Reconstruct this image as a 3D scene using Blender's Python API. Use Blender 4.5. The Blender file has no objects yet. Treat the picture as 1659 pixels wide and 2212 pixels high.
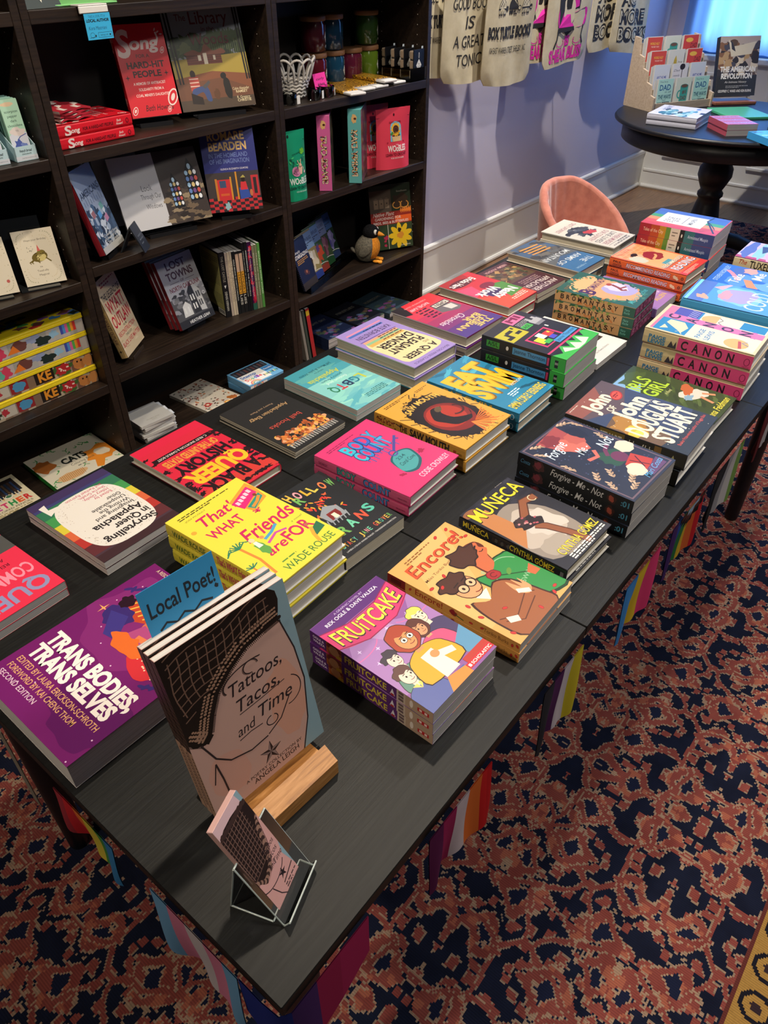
import bpy, math, random
from math import sin, cos, pi, radians as R
random.seed(7)
S = bpy.context.scene
ZT = .73                     # height of the table top
COL = S.collection
# ---------------------------------------------------------------- camera
cam_d = bpy.data.cameras.new('camera')
cam = bpy.data.objects.new('camera', cam_d)
COL.objects.link(cam)
cam.location = (0, 0, 1.55)
cam.rotation_euler = (R(90 - 38.584), 0, R(39.091 - 90))
cam_d.sensor_fit = 'VERTICAL'
cam_d.sensor_height = 24
cam_d.lens = 24 * 1589.0 / 2212
cam_d.clip_start = .02
S.camera = cam
# ---------------------------------------------------------------- light
w = bpy.data.worlds.new('room_ambience')
S.world = w
w.use_nodes = True
w.node_tree.nodes['Background'].inputs[0].default_value = (.75, .85, 1, 1)
w.node_tree.nodes['Background'].inputs[1].default_value = .035


def lamp(name, loc, target, power, color, angle=90, blend=.6, radius=.05, kind='SPOT', size=(1, 1)):
    d = bpy.data.lights.new(name, kind)
    d.energy = power
    d.color = color
    if kind == 'SPOT':
        d.spot_size = R(angle)
        d.spot_blend = blend
        d.shadow_soft_size = radius
    elif kind == 'POINT':
        d.shadow_soft_size = radius
    else:
        d.shape = 'RECTANGLE'
        d.size, d.size_y = size
    o = bpy.data.objects.new(name, d)
    COL.objects.link(o)
    o.location = loc
    from mathutils import Vector
    o.rotation_euler = (Vector(target) - Vector(loc)).to_track_quat('-Z', 'Y').to_euler()
    return o


WARM = (1, .86, .68)
NEUT = (1, .93, .84)
WX_ = 5.82
COOL = (.86, .9, 1)
lamp('ceiling_spot_or_fill', (1.2, .95, 3.0), (1.1, 1.0, .7), 135, WARM, 125, .7, .045)
lamp('ceiling_spot_or_fill', (-1.1, .7, 3.0), (.9, .8, .7), 125, WARM, 80, .9, .06)
lamp('ceiling_spot_or_fill', (3.6, 1.76, 3.0), (3.7, 2.25, .9), 330, NEUT, 100, .6, .02)
lamp('ceiling_spot_or_fill', (2.5, .35, 3.0), (2.2, .8, .7), 130, NEUT, 110, .8, .06)
lamp('ceiling_spot_or_fill', (1.2, -.9, 3.0), (1.3, .6, .5), 150, NEUT, 100, .9, .2)  # added soft fill over the aisle, not an actual ceiling fixture
lamp('window_daylight', (WX_ - .025, .75, 1.75), (0, .75, 1.5), 85, (.34, .58, 1), kind='AREA', size=(2.5, 1.6))
# ---------------------------------------------------------------- exposure
S.view_settings.view_transform = 'Standard'
S.view_settings.look = 'None'
S.view_settings.exposure = 0
S.view_settings.gamma = 1
S.view_settings.use_curve_mapping = False
S.cycles.max_bounces = 6
S.cycles.transparent_max_bounces = 12
S.cycles.use_denoising = True


# ================================================================ helpers
def lin(c):
    return c / 12.92 if c <= .04045 else ((c + .055) / 1.055) ** 2.4


def rgb(h):
    h = h.lstrip('#')
    return tuple(lin(int(h[i:i + 2], 16) / 255) for i in (0, 2, 4))


_mats = {}


def M(h, rough=.45, spec=.4, metal=0):
    """plain procedural print / paint / plastic of one colour"""
    k = (h, rough, spec, metal)
    if k in _mats:
        return _mats[k]
    m = bpy.data.materials.new('colour_' + h.strip('#'))
    m.use_nodes = True
    b = m.node_tree.nodes['Principled BSDF']
    b.inputs['Base Color'].default_value = (*rgb(h), 1)
    b.inputs['Roughness'].default_value = rough
    b.inputs['Specular IOR Level'].default_value = spec
    b.inputs['Metallic'].default_value = metal
    _mats[k] = m
    return m


class NT:
    def __init__(s, name):
        s.m = bpy.data.materials.new(name)
        s.m.use_nodes = True
        s.t = s.m.node_tree
        s.b = s.t.nodes['Principled BSDF']
        s.co = s.t.nodes.new('ShaderNodeTexCoord')

    def n(s, typ, **kw):
        o = s.t.nodes.new('ShaderNode' + typ)
        for k, v in kw.items():
            if k in o.bl_rna.properties and k not in ('inputs',):
                setattr(o, k, v)
            else:
                o.inputs[k.replace('_', ' ')].default_value = v
        return o

    def l(s, a, b):
        s.t.links.new(a, b)

    def math(s, op, a, b=None, c=None, clamp=False):
        o = s.t.nodes.new('ShaderNodeMath')
        o.operation = op
        o.use_clamp = clamp
        for i, v in enumerate((a, b, c)):
            if v is None:
                continue
            if isinstance(v, (int, float)):
                o.inputs[i].default_value = v
            else:
                s.l(v, o.inputs[i])
        return o.outputs[0]

    def mix(s, f, a, b):
        o = s.t.nodes.new('ShaderNodeMix')
        o.data_type = 'RGBA'
        for i, v in ((0, f), (6, a), (7, b)):
            if isinstance(v, (int, float)):
                o.inputs[i].default_value = v
            elif isinstance(v, str):
                o.inputs[i].default_value = (*rgb(v), 1)
            else:
                s.l(v, o.inputs[i])
        return o.outputs[2]

    def mapping(s, src, scale=(1, 1, 1), rot=(0, 0, 0), loc=(0, 0, 0)):
        o = s.t.nodes.new('ShaderNodeMapping')
        o.inputs['Scale'].default_value = scale
        o.inputs['Rotation'].default_value = rot
        o.inputs['Location'].default_value = loc
        s.l(src, o.inputs[0])
        return o.outputs[0]

    def noise(s, vec, scale, detail=3, rough=.5, dist=0):
        o = s.t.nodes.new('ShaderNodeTexNoise')
        o.inputs['Scale'].default_value = scale
        o.inputs['Detail'].default_value = detail
        o.inputs['Roughness'].default_value = rough
        o.inputs['Distortion'].default_value = dist
        s.l(vec, o.inputs['Vector'])
        return o.outputs[0]

    def ramp(s, f, stops, interp='LINEAR'):
        o = s.t.nodes.new('ShaderNodeValToRGB')
        o.color_ramp.interpolation = interp
        e = o.color_ramp.elements
        while len(e) < len(stops):
            e.new(.5)
        for el, (p, c) in zip(e, stops):
            el.position = p
            el.color = (*rgb(c), 1)
        s.l(f, o.inputs[0])
        return o.outputs[0]

    def bump(s, h, strength=.2, dist=.01):
        o = s.t.nodes.new('ShaderNodeBump')
        o.inputs['Strength'].default_value = strength
        o.inputs['Distance'].default_value = dist
        s.l(h, o.inputs['Height'])
        s.l(o.outputs[0], s.b.inputs['Normal'])

    def done(s, color=None, rough=.5, spec=.4):
        if color is not None:
            if isinstance(color, str):
                s.b.inputs['Base Color'].default_value = (*rgb(color), 1)
            else:
                s.l(color, s.b.inputs['Base Color'])
        if isinstance(rough, (int, float)):
            s.b.inputs['Roughness'].default_value = rough
        else:
            s.l(rough, s.b.inputs['Roughness'])
        s.b.inputs['Specular IOR Level'].default_value = spec
        return s.m


def wood(name, c1, c2, c3, scale=(1.2, 30, 30), rough=.5, spec=.4, bump=.05, amp=1.0):
    n = NT(name)
    v = n.mapping(n.co.outputs['Object'], scale)
    f = n.noise(v, 3.0, 6, .62, .6)
    n.bump(f, bump, .004)
    return n.done(n.ramp(f, [(.3, c1), (.5, c2), (.72, c3)]), rough, spec)


MAT_CASE = wood('dark_bookcase_wood', '#17110d', '#241b15', '#31251c', (1.5, 40, 40), .42, .35)
MAT_TABLE = wood('black_stained_table_wood', '#090a0a', '#0f100f', '#1a1b19', (3, 60, 60), .5, .3, .1)
MAT_OAK = wood('oiled_oak_block', '#8a5a2a', '#b07a3f', '#c8935a', (6, 60, 60), .45)
MAT_BLACKWOOD = wood('black_painted_wood', '#0b0d12', '#0f1218', '#151922', (2, 20, 20), .4, .45, .02)


def pages_mat(name, c1, c2):
    n = NT(name)
    v = n.mapping(n.co.outputs['Object'], (3, 3, 900))
    f = n.noise(v, 1.0, 2, .6)
    return n.done(n.ramp(f, [(.3, c2), (.62, c1)]), .8, .1)


PAGES = {'white': pages_mat('page_edges_white', '#d6d2cc', '#b3ada8'), 'cream': pages_mat('page_edges_cream', '#d2c9b4', '#aca28c'),
         'grey': pages_mat('page_edges_grey', '#bdb9b6', '#98938f')}
_g = NT('clear_acrylic')
_t, _gl_, _lw, _mx = (_g.n(k) for k in ('BsdfTransparent', 'BsdfGlossy', 'LayerWeight', 'MixShader'))
_t.inputs[0].default_value = (.93, .95, .95, 1)
_gl_.inputs['Roughness'].default_value = .05
_lw.inputs['Blend'].default_value = .25
_g.l(_lw.outputs['Fresnel'], _mx.inputs[0])
_g.l(_t.outputs[0], _mx.inputs[1])
_g.l(_gl_.outputs[0], _mx.inputs[2])
_g.l(_mx.outputs[0], _g.t.nodes['Material Output'].inputs[0])
MAT_ACRYLIC = _g.m
MAT_EDGE_GLINT = M('#a9b4b0', .2, .6)  # pale colour stands in for light caught along clear acrylic edges


class MB:
    """collects faces and builds ONE mesh object"""

    def __init__(s):
        s.v, s.f, s.mi, s.mats, s.sm = [], [], [], [], []

    def mat(s, m):
        if m not in s.mats:
            s.mats.append(m)
        return s.mats.index(m)

    def face(s, pts, m, smooth=False):
        b = len(s.v)
        s.v += [tuple(p) for p in pts]
        s.f.append(tuple(range(b, b + len(pts))))
        s.mi.append(s.mat(m))
        s.sm.append(smooth)

    def grid(s, rows, m, smooth=True, close=False, mfun=None):
        b = len(s.v)
        n = len(rows[0])
        for r in rows:
            s.v += [tuple(p) for p in r]
        k = s.mat(m)
        for i in range(len(rows) - 1):
            for j in range(n if close else n - 1):
                j2 = (j + 1) % n
                s.f.append((b + i * n + j, b + i * n + j2, b + (i + 1) * n + j2, b + (i + 1) * n + j))
                s.mi.append(s.mat(mfun(i, j)) if mfun else k)
                s.sm.append(smooth)

    def box(s, x0, x1, y0, y1, z0, z1, m, bev=0):
        if bev:
            return s.bbox(x0, x1, y0, y1, z0, z1, m, bev)
        b = len(s.v)
        s.v += [(x, y, z) for z in (z0, z1) for y in (y0, y1) for x in (x0, x1)]
        k = s.mat(m)
        for q in ((0, 2, 3, 1), (4, 5, 7, 6), (0, 1, 5, 4), (1, 3, 7, 5), (3, 2, 6, 7), (2, 0, 4, 6)):
            s.f.append(tuple(b + i for i in q))
            s.mi.append(k)
            s.sm.append(False)

    def bbox(s, x0, x1, y0, y1, z0, z1, m, e):
        """box with chamfered vertical and horizontal edges"""
        def ring(o, z):
            return [(x0 + o, y0 + e, z), (x0 + e, y0 + o, z), (x1 - e, y0 + o, z), (x1 - o, y0 + e, z), (x1 - o, y1 - e, z), (x1 - e, y1 - o, z), (x0 + e, y1 - o, z), (x0 + o, y1 - e, z)]
        r = [ring(e * .6, z0), ring(0, z0 + e), ring(0, z1 - e), ring(e * .6, z1)]
        s.grid(r, m, False, True)
        s.face(r[0][::-1], m)
        s.face(r[3], m)

    def prism(s, prof, a0, a1, fn, m, caps=True, smooth=False, mfun=None):
        """closed profile [(p,q)...] swept from a0 to a1; fn(p,q,a)->xyz"""
        A = [fn(p, q, a0) for p, q in prof]
        B = [fn(p, q, a1) for p, q in prof]
        s.grid([A, B], m, smooth, True, mfun)
        if caps:
            s.face(A[::-1], m)
            s.face(B, m)

    def tube(s, path, r, m, n=8, caps=True, smooth=True, flat=1):
        from mathutils import Vector
        P = [Vector(p) for p in path]
        rr = r if isinstance(r, (list, tuple)) else [r] * len(P)
        rows = []
        up = None
        for i, p in enumerate(P):
            t = (P[min(i + 1, len(P) - 1)] - P[max(i - 1, 0)]).normalized()
            if up is None:
                up = Vector((0, 0, 1)) if abs(t.z) < .9 else Vector((1, 0, 0))
            x = t.cross(up).normalized()
            y = x.cross(t).normalized()
            up = y
            rows.append([p + (x * cos(2 * pi * k / n) + y * sin(2 * pi * k / n) * flat) * rr[i] for k in range(n)])
        s.grid(rows, m, smooth, True)
        if caps:
            s.face(rows[0][::-1], m)
            s.face(rows[-1], m)

    def lathe(s, prof, m, c=(0, 0), n=32, smooth=True, caps=True, mfun=None):
        rows = [[(c[0] + r * cos(2 * pi * k / n), c[1] + r * sin(2 * pi * k / n), z) for k in range(n)] for r, z in prof]
        s.grid(rows, m, smooth, True, mfun)
        if caps:
            s.face(rows[0][::-1], m)
            s.face(rows[-1], m)

    def ellipsoid(s, c, r, m, nu=20, nv=12, fn=None):
        rows = []
        for i in range(nv + 1):
            a = -pi / 2 + pi * i / nv
            rows.append([(c[0] + r[0] * cos(a) * cos(2 * pi * k / nu), c[1] + r[1] * cos(a) * sin(2 * pi * k / nu), c[2] + r[2] * sin(a)) for k in range(nu)])
        if fn:
            rows = [[fn(p) for p in r_] for r_ in rows]
        s.grid(rows, m, True, True)

    def mesh(s, name):
        me = bpy.data.meshes.new(name)
        me.from_pydata(s.v, [], s.f)
        for m in s.mats:
            me.materials.append(m)
        me.polygons.foreach_set('material_index', s.mi)
        me.polygons.foreach_set('use_smooth', s.sm)
        me.update()
        return me

    def build(s, name, parent=None, loc=None, rotz=0):
        o = bpy.data.objects.new(name, s.mesh(name))
        COL.objects.link(o)
        o.parent = parent
        if loc:
            o.location = loc
        if rotz:
            o.rotation_euler.z = rotz
        return o


def tag(o, label, cat, group=None, kind=None):
    o['label'] = label
    o['category'] = cat
    if group:
        o['group'] = group
    if kind:
        o['kind'] = kind
    return o


def thing(name, label, cat, loc=(0, 0, 0), rotz=0, group=None):
    o = bpy.data.objects.new(name, None)
    COL.objects.link(o)
    o.location = loc
    o.rotation_euler.z = rotz
    o.empty_display_size = .05
    return tag(o, label, cat, group)


def struct(mb, name):
    o = mb.build(name)
    o['kind'] = 'structure'
    return o


def dup(root, loc, rotz, label, group=None):
    """copy of a thing with copies of its parts and sub-parts"""
    r = root.copy()
    COL.objects.link(r)
    r.location = loc
    r.rotation_euler = (root.rotation_euler.x, root.rotation_euler.y, rotz)
    r['label'] = label
    if group:
        r['group'] = group
    for ch in list(root.children):
        c = ch.copy()
        COL.objects.link(c)
        c.parent = r
        for g in list(ch.children):
            d = g.copy()
            COL.objects.link(d)
            d.parent = c
    return r


# ---------------------------------------------------------------- printed artwork
_gl = {}


def glyphs(s, bold=0, shear=0, space=1):
    k = (s, bold, shear, space)
    if k not in _gl:
        c = bpy.data.curves.new('lettering', 'FONT')
        c.body = s
        c.offset = bold
        c.shear = shear
        c.space_character = space
        c.resolution_u = 3
        c.fill_mode = 'FRONT'
        o = bpy.data.objects.new('lettering', c)
        me = o.to_mesh()
        v = [(p.co.x, p.co.y) for p in me.vertices]
        f = [tuple(p.vertices) for p in me.polygons]
        o.to_mesh_clear()
        bpy.data.objects.remove(o)
        bpy.data.curves.remove(c)
        _gl[k] = (v, f)
    return _gl[k]


def capheight():
    v, f = glyphs('H')
    return max(p[1] for p in v)


def trim(p, box):
    for ax, lim, sg in ((0, box[0], 1), (0, box[2], -1), (1, box[1], 1), (1, box[3], -1)):
        out = []
        for i in range(len(p)):
            a, b = p[i - 1], p[i]
            da, db = (a[ax] - lim) * sg, (b[ax] - lim) * sg
            if (da >= 0) != (db >= 0):
                k = da / (da - db)
                out.append((a[0] + (b[0] - a[0]) * k, a[1] + (b[1] - a[1]) * k))
            if db >= 0:
                out.append(b)
        p = out
        if not p:
            break
    return p


class Art:
    """flat print: polygons and lettering in cover units (cover width = 1, height = H)"""

    def __init__(s, H=1.5):
        s.H = H
        s.items = []

    def add(s, v, f, col):
        s.items.append((v, f, col))

    def poly(s, pts, col, sm=None):
        """polygon; outlines of six to twenty-four points are drawn as smooth curves unless sm is False"""
        pts = list(pts)
        n = len(pts)
        if sm or (sm is None and 6 <= n <= 24):
            out = []
            for i in range(n):
                p0, p1, p2, p3 = pts[i - 1], pts[i], pts[(i + 1) % n], pts[(i + 2) % n]
                for t in (0, .25, .5, .75):
                    out.append(tuple(.5 * (2 * p1[c] + (p2[c] - p0[c]) * t * .8 + (2 * p0[c] - 5 * p1[c] + 4 * p2[c] - p3[c]) * t * t * .8 + (3 * p1[c] - p0[c] - 3 * p2[c] + p3[c]) * t ** 3 * .8 + .2 * (2 * (p2[c] - p1[c])) * t) for c in (0, 1)))
            pts = out
        s.add(pts, [tuple(range(len(pts)))], col)

    def rect(s, x0, y0, x1, y1, col):
        s.poly([(x0, y0), (x1, y0), (x1, y1), (x0, y1)], col)

    def ell(s, cx, cy, rx, ry, col, rot=0, n=22, a0=0, a1=360):
        c, q = cos(R(rot)), sin(R(rot))
        P = []
        m = n if a1 - a0 >= 360 else n + 1
        for i in range(m):
            a = R(a0 + (a1 - a0) * i / n)
            x, y = rx * cos(a), ry * sin(a)
            P.append((cx + c * x - q * y, cy + q * x + c * y))
        s.poly(P, col, False)

    def blob(s, cx, cy, rx, ry, col, seed=0, rough=.25, n=18, rot=0):
        r = random.Random(seed)
        c, q = cos(R(rot)), sin(R(rot))
        P = []
        for i in range(n):
            a = 2 * pi * i / n
            k = 1 + rough * (r.random() * 2 - 1)
            x, y = rx * cos(a) * k, ry * sin(a) * k
            P.append((cx + c * x - q * y, cy + q * x + c * y))
        s.poly(P, col)

    def line(s, pts, wd, col):
        """stroked polyline"""
        n = len(pts)
        L, Q = [], []
        for i, (x, y) in enumerate(pts):
            a, b = pts[max(i - 1, 0)], pts[min(i + 1, n - 1)]
            dx, dy = b[0] - a[0], b[1] - a[1]
            d = math.hypot(dx, dy) or 1
            nx, ny = -dy / d * wd / 2, dx / d * wd / 2
            L.append((x + nx, y + ny))
            Q.append((x - nx, y - ny))
        v = L + Q
        s.add(v, [(i, i + 1, n + i + 1, n + i) for i in range(n - 1)], col)

    def arc(s, cx, cy, rx, ry, a0, a1, wd, col, n=14):
        s.line([(cx + rx * cos(R(a0 + (a1 - a0) * i / n)), cy + ry * sin(R(a0 + (a1 - a0) * i / n))) for i in range(n + 1)], wd, col)

    def star(s, cx, cy, r, col, n=5, k=.42, rot=90):
        s.poly([(cx + (r if i % 2 == 0 else r * k) * cos(R(rot) + pi * i / n), cy + (r if i % 2 == 0 else r * k) * sin(R(rot) + pi * i / n)) for i in range(2 * n)], col, False)

    def text(s, t, x0, y0, x1, h, col, bold=0, shear=0, rot=0, warp=None, space=1):
        """lettering fitted to the box from x0 to x1 with cap height h, baseline y0 (rotated about x0,y0)"""
        v, f = glyphs(t, bold, shear, space)
        if not v:
            return
        a, b = min(p[0] for p in v), max(p[0] for p in v)
        kx = (x1 - x0) / max(b - a, 1e-6)
        ky = h / capheight()
        c, q = cos(R(rot)), sin(R(rot))
        out = []
        for x, y in v:
            x, y = (x - a) * kx, y * ky
            if warp:
                x, y = warp(x / (x1 - x0), x, y)
            out.append((x0 + c * x - q * y, y0 + q * x + c * y))
        s.add(out, f, col)

    def small(s, x0, y0, x1, n, h, gap, col, seed=1, rot=0):
        """lines of print too small to read, drawn as word-length dashes"""
        r = random.Random(seed)
        c, q = cos(R(rot)), sin(R(rot))
        v, f = [], []
        for k in range(n):
            x = 0
            L = (x1 - x0) * (1 if k < n - 1 else .6)
            while x < L:
                wl = min(r.uniform(1.5, 5) * h, L - x)
                y = -k * gap
                b = len(v)
                for px, py in ((x, y), (x + wl, y), (x + wl, y + h), (x, y + h)):
                    v.append((x0 + c * px - q * py, y0 + q * px + c * py))
                f.append((b, b + 1, b + 2, b + 3))
                x += wl + h * .8
        s.add(v, f, col)

    def emit(s, mb, fn, rough=.45, lift=2e-5, base=1e-4, spec=.4, box=None):
        """print onto a surface; fn(u, v, lift) -> xyz; everything outside box is trimmed off"""
        lay = []                                # ink layers: a print only rises over a different colour it overlaps
        for i, (v, f, col) in enumerate(s.items):
            if not v:
                continue
            bb = (min(p[0] for p in v), min(p[1] for p in v), max(p[0] for p in v), max(p[1] for p in v))
            n = 0
            for b2, c2, n2 in lay:
                if n2 >= n and bb[0] < b2[2] and bb[2] > b2[0] and bb[1] < b2[3] and bb[3] > b2[1]:
                    n = max(n, n2 + .2 if c2 == col else n2 + 1)
            lay.append((bb, col, n))
            z = base + lift * n
            b = len(mb.v)
            if box and any(x < box[0] - 1e-6 or x > box[2] + 1e-6 or y < box[1] - 1e-6 or y > box[3] + 1e-6 for x, y in v):
                v2, f2 = [], []
                for q in f:
                    p = trim([v[j] for j in q], box)
                    if len(p) > 2:
                        f2.append(tuple(range(len(v2), len(v2) + len(p))))
                        v2 += p
                v, f = v2, f2
            mb.v += [fn(x, y, z) for x, y in v]
            m = col if not isinstance(col, str) else M(col, rough, spec)
            k = mb.mat(m)
            for q in f:
                mb.f.append(tuple(b + j for j in q))
                mb.mi.append(k)
                mb.sm.append(False)

    def put(s, o, dx=0, dy=0, k=1):
        for v, f, c in o.items:
            s.add([(x * k + dx, y * k + dy) for x, y in v], f, c)

    # ---- little figures
    def person(s, x, y, k, skin, hair, top, style='short', glasses=False, look=.1, collar=None, dark='#2a1d22'):
        """head-and-shoulders cartoon; (x,y) chin, k head height"""
        def sh(pts, col):
            cx = sum(p[0] for p in pts) / len(pts)
            cy = sum(p[1] for p in pts) / len(pts)
            s.poly([(cx + (px - cx) * 1.04, cy + (py - cy) * 1.04) for px, py in pts], dark)
            s.poly(pts, col)
        sh([(x - .95 * k, y - 1.5 * k), (x - .85 * k, y - .5 * k), (x - .3 * k, y - .18 * k), (x + .3 * k, y - .18 * k), (x + .85 * k, y - .5 * k), (x + .95 * k, y - 1.5 * k)], top)
        s.poly([(x - .17 * k, y - .3 * k), (x + .17 * k, y - .3 * k), (x + .17 * k, y + .2 * k), (x - .17 * k, y + .2 * k)], skin)
        if collar:
            s.poly([(x - .34 * k, y - .16 * k), (x, y - .5 * k), (x - .05 * k, y - .15 * k)], collar)
            s.poly([(x + .34 * k, y - .16 * k), (x, y - .5 * k), (x + .05 * k, y - .15 * k)], collar)
        if style == 'bob':
            s.blob(x, y + .55 * k, .62 * k, .72 * k, dark, 3, .06)
            s.blob(x, y + .55 * k, .59 * k, .69 * k, hair, 3, .06)
        else:
            s.blob(x - .02 * k, y + .74 * k, .5 * k, .44 * k, dark, 5, .12 if style == 'short' else .22)
            s.blob(x - .02 * k, y + .74 * k, .47 * k, .41 * k, hair, 5, .12 if style == 'short' else .22)
        s.ell(x, y + .42 * k, .39 * k, .47 * k, dark)
        s.ell(x, y + .42 * k, .37 * k, .45 * k, skin)
        s.poly([(x - .4 * k, y + .55 * k), (x - .36 * k, y + .85 * k), (x, y + 1.0 * k), (x + .36 * k, y + .85 * k), (x + .4 * k, y + .5 * k), (x + .25 * k, y + .72 * k), (x, y + .66 * k), (x - .22 * k, y + .78 * k)], hair)
        e = look * k
        for d in (-.15, .17):
            if glasses:
                s.ell(x + e + d * k, y + .45 * k, .14 * k, .13 * k, dark)
                s.ell(x + e + d * k, y + .45 * k, .12 * k, .11 * k, '#e9e6d8')
            s.ell(x + e + d * k, y + .45 * k, .045 * k, .06 * k, '#1b1416')
            s.line([(x + e + (d - .09) * k, y + .61 * k), (x + e + (d + .09) * k, y + .63 * k)], .035 * k, dark)
        s.line([(x + e, y + .4 * k), (x + e + .05 * k, y + .29 * k), (x + e, y + .28 * k)], .025 * k, dark)
        s.arc(x + e, y + .22 * k, .13 * k, .07 * k, 200, 340, .03 * k, '#7d2a2c')


# ================================================================ room
WY, WX = 2.25, 5.82          # long wall with the tote bags, end wall with the window
n = NT('wood_floor_planks')
v = n.co.outputs['Object']
br = n.t.nodes.new('ShaderNodeTexBrick')
br.offset = .37
br.inputs['Scale'].default_value = 1
br.inputs['Mortar Size'].default_value = .0025
br.inputs['Brick Width'].default_value = 1.3
br.inputs['Row Height'].default_value = .125
br.inputs['Color1'].default_value = (*rgb('#8a6a4e'), 1)
br.inputs['Color2'].default_value = (*rgb('#6c4f3a'), 1)
br.inputs['Mortar'].default_value = (*rgb('#2c1f17'), 1)
n.l(v, br.inputs['Vector'])
gr = n.noise(n.mapping(v, (3, 50, 1)), 2, 6, .65, .8)
MAT_FLOOR = n.done(n.mix(.55, br.outputs[0], n.ramp(gr, [(.32, '#4a3526'), (.55, '#8a684a'), (.72, '#a98660')])), .38, .4)
m = MB()
m.box(-2.2, WX, -3.2, WY, -.05, 0, MAT_FLOOR)
struct(m, 'floor')

n = NT('lilac_wall_paint')
n.bump(n.noise(n.co.outputs['Object'], 60, 3), .04, .003)
MAT_WALL = n.done('#b9b2bf', .6, .3)
MAT_TRIM = M('#d4d2cb', .35, .45)
m = MB()
m.box(-2.2, WX + .12, WY, WY + .12, 0, 3.1, MAT_WALL)
struct(m, 'wall_left')
m = MB()
m.box(2.7, WX, WY - .016, WY, 0, .225, MAT_TRIM)
m.bbox(2.7, WX, WY - .022, WY, .225, .255, MAT_TRIM, .006)
m.bbox(2.7, WX - .02, WY - .03, WY, 0, .03, MAT_TRIM, .01)
struct(m, 'baseboard_left')
# end wall: wainscot below, window opening above
m = MB()
m.box(WX, WX + .12, -3.2, WY, 0, .86, MAT_TRIM)
m.box(WX, WX + .12, 2.05, WY, .86, 3.1, MAT_WALL)
m.box(WX, WX + .12, -3.2, -.6, .86, 3.1, MAT_WALL)
m.box(WX, WX + .12, -.6, 2.05, 2.6, 3.1, MAT_WALL)
struct(m, 'wall_far')
m = MB()
m.box(WX - .016, WX, -3.2, WY - .03, 0, .112, MAT_TRIM)
m.bbox(WX - .022, WX, -3.2, WY - .03, .112, .135, MAT_TRIM, .006)
m.bbox(WX - .03, WX, -3.2, WY - .03, 0, .028, MAT_TRIM, .01)
struct(m, 'baseboard_far')
m = MB()
for y0, y1 in ((1.62, 2.1), (.98, 1.5), (.3, .86)):
    for a_, b_, c_, d_ in ((y0, y1, .225, .25), (y0, y1, .755, .78), (y0, y0 + .025, .25, .755), (y1 - .025, y1, .25, .755)):
        m.bbox(WX - .022, WX, a_, b_, c_, d_, MAT_TRIM, .006)
m.bbox(WX - .03, WX, -3.2, WY, .84, .88, MAT_TRIM, .008)
struct(m, 'trim_1')
m = MB()
m.box(-2.2, WX + .12, -3.2, WY + .12, 3.1, 3.15, M('#d8d6d2', .8))
struct(m, 'ceiling')
# window: frame, bars and glass
m = MB()
fr = M('#5a7fb0', .4)
for y in (-.6, .28, 1.16, 2.0):
    m.box(WX + .02, WX + .07, y, y + .05, .88, 2.6, fr)
for z in (.88, 1.7, 2.55):
    m.box(WX + .02, WX + .07, -.6, 2.05, z, z + .05, fr)
wn = struct(m, 'window_1')
m = MB()
g = NT('window_glass')
g.b.inputs['Transmission Weight'].default_value = 1
g.b.inputs['IOR'].default_value = 1.1
m.box(WX + .042, WX + .048, -.58, 2.03, .9, 2.58, g.done('#dfeaf2', .02, .4))
m.build('window_pane', wn)
# daylight blue sheer curtain in front of it
n = NT('sheer_blue_curtain')
tr = n.t.nodes.new('ShaderNodeBsdfTranslucent')
tr.inputs[0].default_value = (*rgb('#9fc4ee'), 1)
mx = n.t.nodes.new('ShaderNodeMixShader')
mx.inputs[0].default_value = .6
n.done('#9fc4ee', .8, .1)
n.l(n.b.outputs[0], mx.inputs[1])
n.l(tr.outputs[0], mx.inputs[2])
n.l(mx.outputs[0], n.t.nodes['Material Output'].inputs[0])
m = MB()
rows = []
for k in range(161):
    y = 2.12 - 2.9 * k / 160
    rows.append([(WX - .06 + .022 * sin(k * .9) + .01 * sin(k * .37), y, .9), (WX - .06 + .018 * sin(k * .9 + .2) + .012 * sin(k * .31), y, 2.75)])
m.grid(rows, n.m)
cu = m.build('sheer_curtain')
tag(cu, 'pale blue sheer curtain in soft folds over the far window', 'curtain')

# ---------------------------------------------------------------- rug
n = NT('persian_rug_weave')
P = n.co.outputs['Object']
sn = n.t.nodes.new('ShaderNodeVectorMath')
sn.operation = 'SNAP'
sn.inputs[1].default_value = (.0042, .0036, 1)
n.l(P, sn.inputs[0])
q = sn.outputs[0]
sep = n.t.nodes.new('ShaderNodeSeparateXYZ')
n.l(q, sep.inputs[0])
mxx = n.math('PINGPONG', sep.outputs[0], .36)
mxy = n.math('PINGPONG', n.math('ADD', sep.outputs[1], n.math('MULTIPLY', n.math('FLOOR', n.math('DIVIDE', sep.outputs[0], .72)), .31)), .29)
cmb = n.t.nodes.new('ShaderNodeCombineXYZ')
n.l(mxx, cmb.inputs[0])
n.l(mxy, cmb.inputs[1])
wob = n.t.nodes.new('ShaderNodeTexNoise')
wob.inputs['Scale'].default_value = 9
wob.inputs['Detail'].default_value = 2
n.l(cmb.outputs[0], wob.inputs['Vector'])
wv = n.t.nodes.new('ShaderNodeVectorMath')
wv.operation = 'MULTIPLY_ADD'
n.l(wob.outputs['Color'], wv.inputs[0])
wv.inputs[1].default_value = (.075, .075, 0)
n.l(cmb.outputs[0], wv.inputs[2])
q2 = wv.outputs[0]


def voro(scale, feat='F1', dist='EUCLIDEAN', rnd=1.0):
    o = n.t.nodes.new('ShaderNodeTexVoronoi')
    o.voronoi_dimensions = '2D'
    o.feature = feat
    o.distance = dist
    o.inputs['Scale'].default_value = scale
    o.inputs['Randomness'].default_value = rnd
    n.l(q2, o.inputs['Vector'])
    return o


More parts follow.
